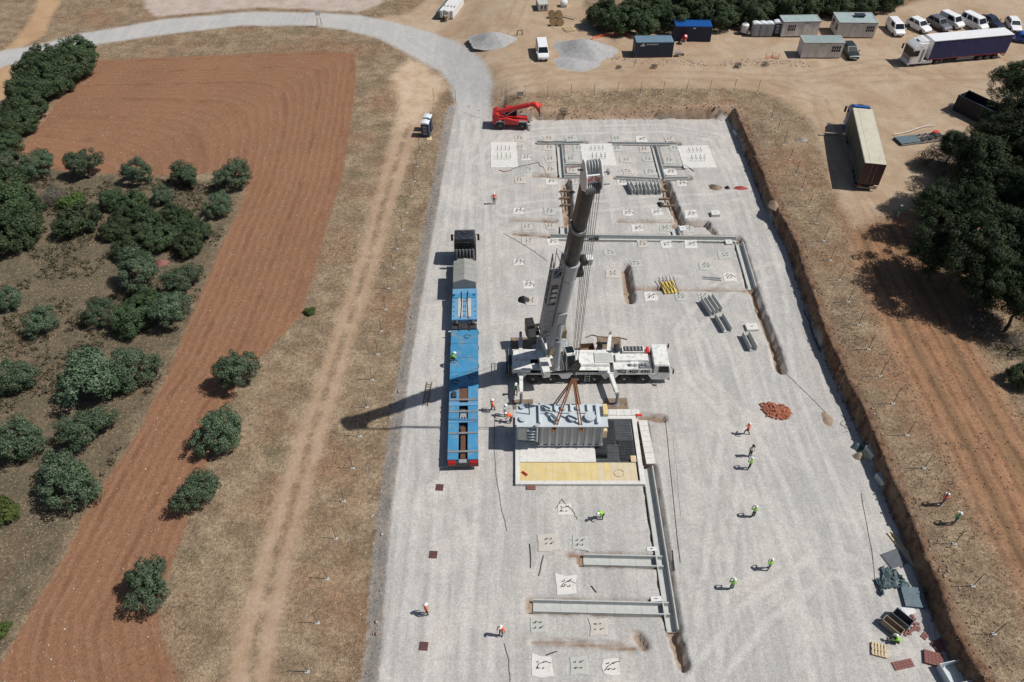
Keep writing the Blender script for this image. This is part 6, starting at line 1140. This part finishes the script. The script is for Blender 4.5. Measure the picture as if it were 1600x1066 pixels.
# ------------------------------------------------------------------ articulated trucks
def tractor(loc, hd, col, lab):      # front of the cab at local x = 0, runs back along -x
    t = thing('truck_tractor', lab, 'truck', loc, hd); b = MB()
    b.loft([[(x, -w_, .45), (x, -w_, 2.9), (x, -w_ * .93, zt), (x, w_ * .93, zt), (x, w_, 2.9), (x, w_, .45)] for x, w_, zt in ((-2.3, 1.24, 3.75), (-1.0, 1.24, 3.7), (-.35, 1.22, 3.25), (-.05, 1.18, 3.0))]); cab = b.build('cab', col, t, bevel=.05)
    b = MB(); b.add([(-.035, -1.1, 1.65), (-.035, 1.1, 1.65), (-.035, 1.06, 2.85), (-.035, -1.06, 2.85)], [(0, 1, 2, 3)]); b.build('windscreen', 'glass', cab)
    b = MB(); b.prism([(-.02, .9), (.0, 1.65), (-.01, 1.65), (-.05, .9)], 'y', -.95, .95); b.build('grille', 'steel_grey', cab)
    for s in (-1, 1):
        b = MB(); b.prism([(-1.15, 1.75), (-.25, 1.75), (-.32, 2.65), (-1.15, 2.65)], 'y', s * 1.25, s * 1.262); b.build('side_window', 'glass', cab); b = MB(); b.prism([(-1.5, 3.0), (-1.1, 3.0), (-1.1, 3.3), (-1.5, 3.3)], 'y', s * 1.2, s * 1.2 + s * .03); b.build('marker_panel', 'rubble_white', cab)
        b = MB(); b.bar((-.1, s * 1.2, 2.7), (.1, s * 1.45, 2.7), .05, .05); b.box(.02, .18, s * 1.45 - .12, s * 1.45 + .12, 1.9, 2.7); b.build('mirror', 'black', cab); b = MB(); b.box(-.06, .03, s * .85 - .22, s * .85 + .22, .62, .85); b.build('headlight', 'lamp_glass', cab)
        b = MB(); b.box(-1.95, -1.6, s * 1.25 - .02, s * 1.25 + .02, .8, 2.8); b.build('door_seam', 'steel_grey', cab)
        for x in (-1.35, -4.9): wheel(t, x, s * (1.05 if x > -2 else .95), .5, .5, .34 if x > -2 else .55, 'y', s, 'galv')
        for i in range(4): b = MB(); b.box(-2.7 - i * .42, -2.36 - i * .42, s * 1.2 - .12, s * 1.2 + .06, .42, .95); b.build('side_fairing', 'rubble_white' if col == 'white_car' else 'steel_grey', t, bevel=.02)
    b = MB(); b.box(-1.6, -1.0, -.4, .4, 3.72, 3.76); b.build('roof_hatch', 'black', cab); b = MB(); b.prism([(-2.3, 3.75), (-1.2, 3.75), (-1.9, 4.0), (-2.3, 4.05)], 'y', -1.05, 1.05); b.build('wind_deflector', col, cab, bevel=.03)
    b = MB(); b.box(-5.8, -2.3, -.45, .45, .6, .95); b.box(-4.9, -4.0, -.5, .5, .955, 1.1); b.build('chassis', 'steel_dark', t); b = MB(); b.box(-.1, .08, -1.2, 1.2, .32, .6); b.build('bumper', col, t, bevel=.03); return t
def semitrailer(loc, hd, side, roof, lab, x0=-3.0, L_=13.6, front='white_paint', rear='maroon', posts=True):
    t = thing('semitrailer', lab, 'trailer', loc, hd); x1 = x0 - L_; zt = 4.0; zb = 1.1; w = 1.275
    b = MB(); b.box(x1, x0, -w, w, zb - .12, zb); b.build('bed', 'steel_dark', t); b = MB(); b.box(x1, x0, -w + .02, w - .02, zt - .06, zt); b.box(x1 + .02, x0 - .02, -w * .5, w * .5, zt + .002, zt + .02); b.build('roof', roof, t, bevel=.015)
    for s in (-1, 1):
        n = 34; V = []; F = []   # curtain with soft folds
        for i in range(n + 1):
            x = x1 + .08 + (L_ - .16) * i / n; yy = s * (w - .01 + .015 * math.sin(i * 1.9)); V += [(x, yy + s * .02 * math.sin(i * .8), zb - .03), (x, yy, (zt + zb) / 2), (x, yy - s * .01, zt - .07)]
        for i in range(n): F += [(i * 3, i * 3 + 3, i * 3 + 4, i * 3 + 1), (i * 3 + 1, i * 3 + 4, i * 3 + 5, i * 3 + 2)]
        b = MB(); b.add(V, F); b.build('curtain', side, t, smooth=50)
        b = MB(); b.box(x1, x0, min(s * w, s * (w + .012)), max(s * w, s * (w + .012)), zb - .12, zb - .05); b.build('edge_rail', 'tail_red' if front == 'white_paint' else 'steel_grey', t); b = MB(); b.box(x1, x0, s * w - .03, s * w + .03, zt - .1, zt - .03); b.build('top_rail', 'galv', t)
        for x in (x1 + 1.6, x1 + 2.9, x1 + 4.2): wheel(t, x, s * 1.02, .48, .48, .4, 'y', s, 'galv')
        b = MB(); b.box(x1 + 5.4, x1 + 8.4, s * 1.2 - .02, s * 1.2 + .02, .55, .65); b.box(x1 + 5.4, x1 + 8.4, s * 1.2 - .02, s * 1.2 + .02, .8, .9); b.build('side_guard', 'galv', t)
        b = MB(); b.box(x0 - 2.9, x0 - 2.75, s * .9 - .07, s * .9 + .07, .1, 1.0); b.box(x0 - 3.0, x0 - 2.65, s * .9 - .15, s * .9 + .15, .04, .1); b.build('landing_leg', 'steel_grey', t)
        b = MB(); b.box(x1 - .02, x1 + .02, s * .95 - .25, s * .95 + .25, .65, .8); b.build('tail_light', 'tail_red', t)
    b = MB(); b.box(x0 - .05, x0, -w, w, zb, zt - .065); b.build('front_wall', front, t)
    for s in (-1, 1): b = MB(); b.box(x1, x1 + .05, min(s * .01, s * (w - .005)), max(s * .01, s * (w - .005)), zb, zt - .065); d_ = b.build('rear_door', rear, t); b = MB(); b.box(x1 - .03, x1 - .003, s * .3 - .025, s * .3 + .025, zb + .1, zt - .2); b.build('locking_bar', 'steel_grey', d_)
    b = MB(); b.box(x1 - .03, x1 + .1, -1.15, 1.15, .4, .55); b.build('rear_bumper', 'steel_grey', t); b = MB(); b.box(x1 + .2, x0 - .2, -.45, .45, .7, .97); b.build('chassis', 'steel_dark', t); return t
fr = P(1411, 100); re_ = P(1583, 84); hd = math.atan2(fr.y - re_.y, fr.x - re_.x); tractor(fr, hd, 'white_car', 'white tractor unit pulling the blue curtain-sided trailer'); semitrailer(fr, hd, 'curtain_navy', 'white_car', 'dark blue curtain-sided trailer with white roof in the dirt yard')
r1 = gnd(1345.5, 171, 5.7); r0 = gnd(1367, 261, 5.7); dv = r1 - r0; hd = math.atan2(dv[1], dv[0]); u = dv / np.linalg.norm(dv); f = r0 + u * (13.6 + 3.0); zz = hz(*(r0 + u * 6)); tractor((f[0] - u[0] * .4, f[1] - u[1] * .4, zz), hd, 'cab_blue', 'blue tractor unit in front of the beige-roofed trailer'); semitrailer((f[0], f[1], zz), hd, 'curtain_green', 'tarp_beige', 'trailer with beige tarpaulin roof beside the right bank', front='steel_grey')

# ------------------------------------------------------------------ containers, cabins, toilets
def container(px0, py0, px1, py1, col, roof, lab, L_=6.06, txt=None):
    a, c = P(px0, py0), P(px1, py1); hd = math.atan2(c.y - a.y, c.x - a.x); t = thing('shipping_container', lab, 'container', a, hd); w, h = 2.44, 2.59
    b = MB(); b.box(.05, L_ - .05, .05, w - .05, .1, h - .06); b.build('shell', col, t); n = 22
    b = MB()
    for y0, y1 in ((.0, .048), (w - .048, w)):
        b = MB()
        for i in range(n): x = .14 + i * (L_ - .3) / n; b.box(x, x + .14, y0, y1, .16, h - .14)
        b.build('wall_corrugation', col, t)
    b = MB()
    for i in range(n): b.box(.14 + i * (L_ - .3) / n, .28 + i * (L_ - .3) / n, .12, w - .12, h - .058, h - .03)
    b.box(.06, L_ - .06, .06, w - .06, h - .0595, h - .052); b.build('roof_corrugation', roof, t)
    for y in (0, w - .09): b = MB(); b.box(0, L_, y, y + .09, h - .14, h); b.build('top_rail', roof, t); b = MB(); b.box(0, L_, y, y + .09, .02, .15); b.build('bottom_rail', 'tile_maroon' if txt else col, t)
    for x in (0, L_ - .12):
        for y in (0, w - .12): b = MB(); b.box(x - .005, x + .125, y - .005, y + .125, .0, h + .005); b.build('corner_post', col, t)
    for k in (0, 1):
        b = MB(); b.box(-.02, .045, .14 + k * 1.1, 1.18 + k * 1.1, .16, h - .16); d_ = b.build('door', col, t); b = MB(); b.cyl((-.05, .5 + k * 1.1, .2), (-.05, .5 + k * 1.1, h - .2), .03, n=6); b.build('locking_bar', 'steel_grey', d_)
    return t
t = container(991, 91, 1050, 90, 'container_slate', 'container_roof', 'slate-blue corrugated shipping container with pale roof and white lettering', txt=True)
b = MB()       # worn white emblem and a row of worn letter blocks
b.add([(.75, -.012, 1.95), (1.5, -.012, 1.95), (1.5, -.012, 2.1), (.75, -.012, 2.1)], [(0, 1, 2, 3)]); b.add([(1.0, -.0125, 2.12), (1.35, -.0125, 2.12), (1.25, -.0125, 2.38), (1.1, -.0125, 2.38)], [(0, 1, 2, 3)]); b.build('emblem', 'lettering_white', t)
for i in range(7): b = MB(); x = 1.75 + i * .27; b.add([(x, -.012, 2.12), (x + .15, -.012, 2.12), (x + .15, -.012, 2.3), (x, -.012, 2.3)], [(0, 1, 2, 3)]); b.build('worn_letter', 'lettering_white', t)
t = container(1052, 65, 1109, 66, 'container_navy', 'cab_blue', 'dark navy shipping container with bright blue roof in front of the thicket'); b = MB(); b.add([(2.9, -.012, 2.15), (3.35, -.012, 2.15), (3.35, -.012, 2.32), (2.9, -.012, 2.32)], [(0, 1, 2, 3)]); b.build('emblem', 'lettering_white', t)
p = P(1067, 68); t = thing('concrete_mixer', 'red concrete mixer standing against the navy container', 'mixer', p, -1.2); b = MB(); b.cyl((0, 0, .75), (.3, 0, 1.2), .32, .42, 14); b.cyl((.3, 0, 1.2), (.55, 0, 1.5), .42, .22, 14); b.build('drum', 'red_paint', t, smooth=40); b = MB()
for s in (-1, 1): b.bar((-.5, s * .35, .05), (0, s * .3, .9), .06, .06); b.bar((.5, s * .35, .05), (0, s * .3, .9), .06, .06)
b.build('frame', 'rubble_white', t)
for s in (-1, 1): wheel(t, -.45, s * .42, .2, .2, .1, 'y', s, 'red_paint')
p = P(1060, 88); t = thing('wheelbarrow', 'small wheelbarrow right of the slate-blue container', 'wheelbarrow', p, .2); b = MB(); b.loft([[(-.3, -.2, .3), (.3, -.2, .3), (.3, .2, .3), (-.3, .2, .3)], [(-.5, -.33, .6), (.45, -.33, .6), (.45, .33, .6), (-.5, .33, .6)]]); b.build('tray', 'steel_grey', t); b = MB()
for s in (-1, 1): b.bar((.75, s * .1, .2), (-.95, s * .3, .5), .05, .05); b.bar((-.3, s * .25, .4), (-.45, s * .28, .0), .05, .05)
b.build('frame', 'steel_dark', t); wheel(t, .75, 0, .2, .2, .1, 'y', 1, 'galv')
def window(parent, x0, x1, y, z0, z1, bars=True):
    b = MB(); b.box(x0 - .06, x1 + .06, y - .03, y - .003, z0 - .06, z1 + .06); f_ = b.build('window', 'rubble_white', parent); b = MB(); b.box(x0, x1, y - .04, y - .032, z0, z1); b.build('pane', 'glass', f_)
    if bars:
        b = MB()
        for i in range(1, 4): b.box(x0 + (x1 - x0) * i / 4 - .02, x0 + (x1 - x0) * i / 4 + .02, y - .06, y - .043, z0, z1)
        b.box(x0, x1, y - .06, y - .043, (z0 + z1) / 2 - .02, (z0 + z1) / 2 + .02); b.build('window_bars', 'rubble_white', f_)
def cabin(px0, py0, px1, py1, w, lab, L_=6.0, wins=(), door=None, ribs=False, h=2.6, hd=None):
    a, c = P(px0, py0), P(px1, py1); hd = math.atan2(c.y - a.y, c.x - a.x) if hd is None else hd; t = thing('site_cabin', lab, 'cabin', a, hd, 'site cabins')
    b = MB(); b.box(.04, L_ - .04, .04, w - .04, .18, h - .12); b.build('wall', 'cabin_wall', t)
    for i in range(1, 6): b = MB(); b.box(L_ * i / 6 - .012, L_ * i / 6 + .012, .028, .04, .2, h - .15); b.build('panel_seam', 'steel_grey', t)
    b = MB(); b.box(-.03, L_ + .03, -.03, w + .03, h - .12, h + .02); rf = b.build('roof', 'cabin_roof', t, bevel=.02); b = MB()
    for y0, y1, x0, x1 in ((-.04, .05, -.04, L_ + .04), (w - .05, w + .04, -.04, L_ + .04), (.052, w - .052, -.04, .05), (.052, w - .052, L_ - .05, L_ + .04)): b.box(x0, x1, y0, y1, h + .022, h + .09)
    b.build('roof_rim', 'cabin_wall', rf)
    if ribs:
        b = MB()
        for i in range(20): b.box(.15 + i * (L_ - .3) / 20, .28 + i * (L_ - .3) / 20, .1, w - .1, h + .021, h + .06)
        b.build('roof_ribs', 'cabin_roof', rf)
    for x in (.15, L_ - .35):
        for y in (.1, w - .3): b = MB(); b.box(x, x + .2, y, y + .2, -.05, .175); b.build('support_block', 'concrete', t)
    for x0, x1 in wins: window(t, x0, x1, .036, 1.15, 2.05)
    if door: b = MB(); b.box(door, door + .85, .0, .034, .22, 2.2); d_ = b.build('door', 'cabin_wall', t); b = MB(); b.box(door + .7, door + .78, -.05, -.003, 1.1, 1.2); b.build('handle', 'steel_dark', d_); b = MB(); b.box(door - .05, door + .9, .004, .03, 2.205, 2.26); b.build('frame', 'steel_grey', d_)
    b = MB(); b.box(L_ * .55, L_ * .65, -.06, -.035, h - .1, h - .02); b.build('gutter_outlet', 'steel_dark', t); return t
cabin(1219, 59, 1281, 58, 2.44, 'site cabin left of the one with the solar panel, behind the nearest cabin', 6.2, [(.9, 2.2)], 3.6)
t = cabin(1305, 60, 1356, 60, 3.9, 'site cabin with a solar panel on its roof', 6.3, [(4.6, 5.9)], 2.2, hd=-.02); b = MB(); b.box(3.0, 4.7, 1.9, 2.9, 2.95, 3.0); b.xf(Matrix.Rotation(0, 4, 'X')); sp = b.build('solar_panel', 'solar', t)
for i in range(1, 4): b = MB(); b.box(3.0 + 1.7 * i / 4 - .012, 3.0 + 1.7 * i / 4 + .012, 1.9, 2.9, 3.002, 3.008); b.build('cell_line', 'galv', sp)
b = MB(); b.box(3.1, 3.2, 2.0, 2.8, 2.63, 2.95); b.box(4.5, 4.6, 2.0, 2.8, 2.63, 2.95); b.build('panel_stand', 'steel_grey', sp)
for y0 in (.5, 2.3):
    b = MB(); b.box(-.0, .035, y0, y0 + 1.0, 1.1, 2.05); b.build('window', 'glass', t)
cabin(1250, 92, 1315, 92, 2.5, 'nearest site cabin with corrugated roof, dark car at its right end', 6.4, [(4.6, 6.0)], 2.6, True)
def toilet(px, py, hd, col, lab, grp, h=2.3):
    p = P(px, py); t = thing('portable_toilet', lab, 'portable toilet', p, hd, grp); b = MB(); b.box(-.55, .55, -.55, .55, .12, h - .22); b.build('cabin', col, t, bevel=.03); b = MB(); b.box(-.6, .6, -.6, .6, 0, .117); b.build('base', 'steel_dark', t)
    b = MB(); b.loft([[(-.58, y, h - .219), (.58, y, h - .219), (.58, y, h - .12), (.4, y, h - .02), (0, y, h + .04), (-.4, y, h - .02), (-.58, y, h - .12)] for y in (-.58, .58)]); b.build('roof', 'toilet_roof', t, smooth=40); b = MB(); b.box(-.38, .38, -.58, -.553, .2, h - .35); d_ = b.build('door', col, t, bevel=.01)
    for z in (.5, 1.0, 1.5): b = MB(); b.box(-.28, .28, -.60, -.583, z, z + .32); b.build('door_panel', 'toilet_grey', d_)
    b = MB(); b.cyl((.4, .45, h), (.4, .45, h + .25), .05, n=8); b.build('vent_pipe', 'steel_dark', t)
for i, px in enumerate((1178, 1189, 1199, 1211)): toilet(px, 56 - (i == 3) * 2, 0, 'toilet_blue' if i == 3 else 'toilet_grey', 'portable toilet %s from the left in the row beside the site cabins' % ordn[i], 'portable toilets by the cabins')
toilet(666, 212, -.12, 'toilet_blue', 'dark blue portable toilet nearer the camera beside the farm track', 'portable toilets by the track'); toilet(669.5, 203, -.12, 'toilet_blue', 'dark blue portable toilet behind its twin beside the farm track', 'portable toilets by the track')
p = P(671, 217); b = MB(); b.box(-.35, .35, -.45, .45, 0, .05); b.box(-.34, .36, -.44, .44, .052, .07); o = b.build('plywood_board', 'wood_pale', None); o.location = p; tag(o, 'pale plywood board in front of the two dark toilets', 'board')
p = P(1162, 53); t = thing('water_tank', 'white round water tank on a frame left of the portable toilets', 'water tank', p); b = MB(); b.cyl((0, 0, .35), (0, 0, 1.55), .62, .62, 18); b.cyl((0, 0, 1.55), (0, 0, 1.8), .62, .3, 18); b.build('tank', 'poly_white', t, smooth=40); b = MB()
for s in (-1, 1):
    for r_ in (-1, 1): b.bar((s * .45, r_ * .45, 0), (s * .4, r_ * .4, .36), .07, .07)
b.box(-.6, .6, -.6, .6, .3, .348); b.build('stand', 'steel_dark', t); b = MB(); b.cyl((0, 0, 1.8), (0, 0, 1.88), .22, n=12); b.build('cap', 'steel_grey', t)
# open waste container
a = P(1487, 172); t = thing('waste_container', 'dark open-topped waste container in the yard beside the pines', 'skip', a, -1.0); L_, w, h = 6.2, 2.45, 2.3
for nm, q in (('floor', (0, L_, 0, w, .12, .2)), ('side', (0, L_, 0, .08, .205, h)), ('side', (0, L_, w - .08, w, .205, h)), ('end', (0, .08, .085, w - .085, .205, h)), ('end', (L_ - .08, L_, .085, w - .085, .205, h))): b = MB(); b.box(*q); b.build(nm, 'skip_dark', t)
for i in range(12):
    for y0, y1 in ((-.07, -.003), (w + .003, w + .07)): b = MB(); b.box(.2 + i * .52, .3 + i * .52, y0, y1, .2, h - .1); b.build('rib', 'skip_dark', t)
for y in (0, w - .1): b = MB(); b.box(-.02, L_ + .02, y - .03, y + .13, h + .002, h + .1); b.build('top_rail', 'container_slate', t)
# steel frame with panels lying by the pines
a = P(1436, 219); t = thing('panel_rack', 'flat grey steel frame with panels lying between beige truck and pines', 'frame', a, .22); b = MB()
for y in (-.95, -.3, .35, .95): b = MB(); b.box(-3.4, 3.6, y - .06, y + .06, .12, .26); b.build('beam', 'steel_grey', t)
for i in range(8): b = MB(); b.box(-3.3 + i * .95, -3.18 + i * .95, -1.0, 1.0, .265, .36); b.build('cross_member', 'steel_grey', t)
b = MB(); b.box(-3.4, -.4, -.9, .9, .365, .42); b.build('panel', 'sheet_blue', t, bevel=.02)
for i in range(3): b = MB(); b.box(-.2 + i * 1.2, .8 + i * 1.2, -.75 + .2 * i, -.1 + .2 * i, .365, .42 + .05 * i); b.build('steel_profile', 'steel_dark', t)
b = MB(); b.cyl((2.9, .7, .37), (2.9, .7, .55), .4, n=12); b.build('red_cover', 'vest_red', t, smooth=40)
pts = [P(1395 + i * 6.5, 212 - 3 * math.sin(i / 4.6) * i * .55, .25) for i in range(11)]; b = MB(); b.tube(pts, .05, 6); tag(b.build('barrier_tape', 'string_white', None), 'white barrier tape sagging above the flat steel frame', 'tape')
p = P(1296, 211); b = MB(); b.box(-1.5, 1.5, -.15, .15, .02, .12); b.box(-1.4, 1.3, .17, .26, .02, .1); o = b.build('timber_plank', 'plank_brown', None); o.location = p; o.rotation_euler[2] = .03; tag(o, 'grey-brown timber plank lying left of the beige-roofed trailer', 'plank')
# ------------------------------------------------------------------ red telehandler
a = P(800, 197); t = thing('telehandler', 'red telehandler with boom half raised at the top left corner of the pad', 'telehandler', (a.x - .1, a.y, 0), -.04)
def hp(nm, b, m, **k): return b.build(nm, m, t, **k)
b = MB(); b.prism([(-2.5, .8), (2.3, .8), (2.4, 1.25), (.9, 1.35), (-1.2, 1.5), (-2.6, 1.5)], 'y', -.75, .75); hp('chassis', b, 'red_paint', bevel=.04)
b = MB(); b.prism([(-1.0, .85), (1.1, .85), (1.2, 1.4), (-.6, 1.85), (-1.1, 1.85)], 'y', -1.15, -.76); hp('engine_cover', b, 'red_paint', bevel=.05)
b = MB(); b.prism([(-2.7, .9), (-1.7, .9), (-1.7, 2.3), (-2.1, 2.5), (-2.7, 2.2)], 'y', -1.1, 1.1); hp('counterweight', b, 'red_paint', bevel=.06)
b = MB(); b.prism([(-.9, 1.2), (.75, 1.2), (.85, 1.9), (.5, 2.6), (-.9, 2.6)], 'y', .32, 1.12); cb = hp('cab', b, 'black', bevel=.05); b = MB(); b.prism([(-.75, 1.7), (.65, 1.7), (.42, 2.5), (-.75, 2.5)], 'y', .31, .29); b.prism([(-.75, 1.7), (.65, 1.7), (.42, 2.5), (-.75, 2.5)], 'y', 1.125, 1.14); b.build('window', 'glass', cb); b = MB(); b.box(-.85, .45, .36, 1.08, 2.61, 2.66); b.build('cab_roof', 'red_paint', cb)
b = MB(); b.bar((-2.1, -.2, 2.3), (2.6, -.2, 3.55), .5, .55); bo = hp('boom', b, 'red_paint', bevel=.04); b = MB(); b.bar((2.4, -.2, 3.5), (3.3, -.2, 3.7), .36, .4); b.bar((3.25, -.2, 3.75), (4.05, -.2, 2.6), .34, .36); b.build('boom_head', 'red_paint', bo, bevel=.03); b = MB(); b.box(4.0, 4.15, -.85, .45, 2.1, 3.1); b.bar((4.1, -.6, 2.1), (4.3, -.6, 2.05), .12, .06); b.bar((4.1, .2, 2.1), (4.3, .2, 2.05), .12, .06); b.build('fork_carriage', 'steel_dark', bo)
b = MB(); b.cyl((-1.2, -.2, 1.5), (.5, -.2, 2.7), .11, n=10); hp('lift_cylinder', b, 'galv', smooth=40)
for x in (-1.55, 1.65):
    for s in (-1, 1): wheel(t, x, s * 1.0, .66, .66, .5, 'y', s, 'steel_grey'); b = MB(); b.prism([(x - .75, .95), (x - .55, 1.36), (x + .55, 1.36), (x + .75, .95), (x + .6, 1.0), (x + .5, 1.28), (x - .5, 1.28), (x - .6, 1.0)], 'y', s * .78, s * 1.22); hp('mudguard', b, 'steel_grey')
for s in (-1, 1): b = MB(); b.bar((2.45, s * .8, .6), (2.6, s * 1.1, .15), .18, .14); b.box(2.45, 2.75, s * 1.1 - .18, s * 1.1 + .18, .06, .13); hp('stabiliser', b, 'steel_grey')
# ------------------------------------------------------------------ far top things
a = P(706, 20); t = thing('panel_stack', 'leaning stack of large white precast panels at the top photo edge', 'panels', a, -.28)
for i in range(4): b = MB(); b.box(-1.2 + i * .62, -.7 + i * .62, -3.0 + .3 * (i % 2), 3.4, .15, 1.5); b.build('panel', 'rubble_white', t, bevel=.03); b = MB(); b.box(-1.05 + i * .62, -.85 + i * .62, -1.2, -.6, 1.505, 1.53); b.build('slot', 'steel_dark', t)
b = MB(); b.box(-1.9, -1.25, -3.0, 3.4, .1, 1.1); b.build('dark_panel', 'tarp_teal', t)
for y in (-2, 2.4): b = MB(); b.box(-2.0, 1.4, y - .1, y + .1, -.02, .095); b.build('bearer', 'wood', t)
a = P(698, 33); t = thing('cable_reel', 'small wooden reel in front of the white panel stack', 'reel', a, .3); b = MB(); b.cyl((0, 0, .06), (0, 0, .95), .28, n=12); b.build('core', 'wood', t, smooth=40); 
for z in (.0, .95): b = MB(); b.cyl((0, 0, z), (0, 0, z + .06), .5, n=16); b.build('flange', 'plank_brown', t, smooth=40)
a = P(847, 13); t = thing('grey_unit', 'grey box-shaped concrete unit standing alone at the top of the yard', 'unit', a, .15); b = MB(); b.box(-.9, .9, -1.3, 1.3, .1, 1.25); b.build('body', 'concrete', t, bevel=.05)
for x in (-.45, .2): b = MB(); b.box(x, x + .3, -1.33, -1.303, .4, 1.0); b.build('opening', 'steel_dark', t)
a = P(878, 11); t = thing('white_big_bag', 'white bulk bag right of the grey unit at the top of the yard', 'bag', P(881, 10)); b = MB(); b.loft([[(sx * q, sy * q, z) for sx, sy in ((-1, -1), (0, -1.12), (1, -1), (1.12, 0), (1, 1), (0, 1.12), (-1, 1), (-1.12, 0))] for z, q in ((0, .45), (.35, .6), (.9, .55), (1.05, .4))]); b.build('bag', 'poly_white', t, smooth=50); b = MB(); b.tube([(-.3, -.3, 1.0), (-.1, 0, 1.35), (.3, .3, 1.0)], .03, 5); b.build('strap', 'poly_white', t)
def reel(px, py, rz, lab):
    a = P(px, py); t = thing('cable_drum', lab, 'cable drum', a, rz, 'cable drums in the yard'); b = MB(); b.cyl((0, -.3, .62), (0, .3, .62), .36, n=14); b.build('core', 'black', t, smooth=40)
    for y in (-.33, .3): b = MB(); b.cyl((0, y, .62), (0, y + .05, .62), .62, n=18); b.build('flange', 'wood', t, smooth=40)
reel(862, 28, .1, 'wooden cable drum left of its twin at the top of the yard'); reel(873, 28, .15, 'wooden cable drum right of its twin at the top of the yard'); reel(864, 40, .1, 'front left wooden cable drum at the top of the yard'); reel(875, 40, .1, 'front right wooden cable drum at the top of the yard')
a = P(889, 46); t = thing('timber_stack', 'loose stack of pale timbers beside the cable drums', 'timber', a, .35)
for i in range(7): b = MB(); b.box(-.9 + i * .27, -.76 + i * .27, -1.0, 1.0, .02 + .05 * (i % 2), .14 + .05 * (i % 2)); b.build('timber', 'wood_pale', t)
a = P(886, 27); t = thing('grey_slab', 'grey timber slab leaning right of the cable drums', 'slab', a, -.5); b = MB(); b.box(-1.5, 1.5, -.5, .5, .05, .15); b.build('slab', 'plank_brown', t); b = MB(); b.box(-1.4, -1.2, -.6, .6, -.03, .045); b.box(1.0, 1.2, -.6, .6, -.03, .045); b.build('bearer', 'wood_dark', t)
a = P(500, 42); t = thing('road_sign_frame', 'small white sign frame on trestle legs beside the gravel road', 'sign', a, .2)
for s in (-1, 1): b = MB(); b.bar((s * .5, 0, 0), (s * .25, .0, 2.0), .07, .07); b.bar((s * .25, .9, 0), (s * .25, 0, 1.6), .06, .06); b.build('leg', 'wood_pale', t)
b = MB(); b.box(-.45, .45, -.03, .03, 2.0, 2.9); b.build('board', 'rubble_white', t)
a = P(812, 55); t = thing('trestle', 'small dark steel trestle right of the left gravel heap', 'trestle', a, .3)
for s in (-1, 1): b = MB(); b.bar((s * .5, -.25, 0), (s * .35, 0, .8), .07, .07); b.bar((s * .5, .25, 0), (s * .35, 0, .8), .07, .07); b.build('leg', 'steel_dark', t)
b = MB(); b.bar((-.5, 0, .8), (.5, 0, .8), .08, .08); b.build('bar', 'steel_dark', t)
a = P(813, 153); t = thing('notice_board', 'small grey notice frame on the top bank left of the fence posts', 'board', a); b = MB(); b.box(-.4, .4, -.03, .03, .35, 1.0); b.build('board', 'concrete', t)
for s in (-1, 1): b = MB(); b.bar((s * .42, .05, 0), (s * .42, .05, 1.05), .05, .05); b.build('leg', 'steel_dark', t)
for pts, lab in (([(925, 62), (945, 57), (975, 53), (985, 60)], 'orange safety netting at the edge of the thicket left of the containers'), ([(1196, 92), (1206, 91), (1216, 93)], 'orange safety netting lying in the yard left of the nearest cabin')):
    w_ = [P(x, y) for x, y in pts]; t = thing('safety_netting', lab, 'netting', (0, 0, 0))
    for h_ in (.06, .22, .38): b = MB(); b.tube([q + Vector((0, .05 * random.random(), h_ + .05 * random.random())) for q in w_], .035, 5); b.build('strand', 'vest_orange', t)
    for q in w_: b = MB(); b.bar(q, q + Vector((0, 0, .9)), .05, .05); b.build('stake', 'rebar', t)
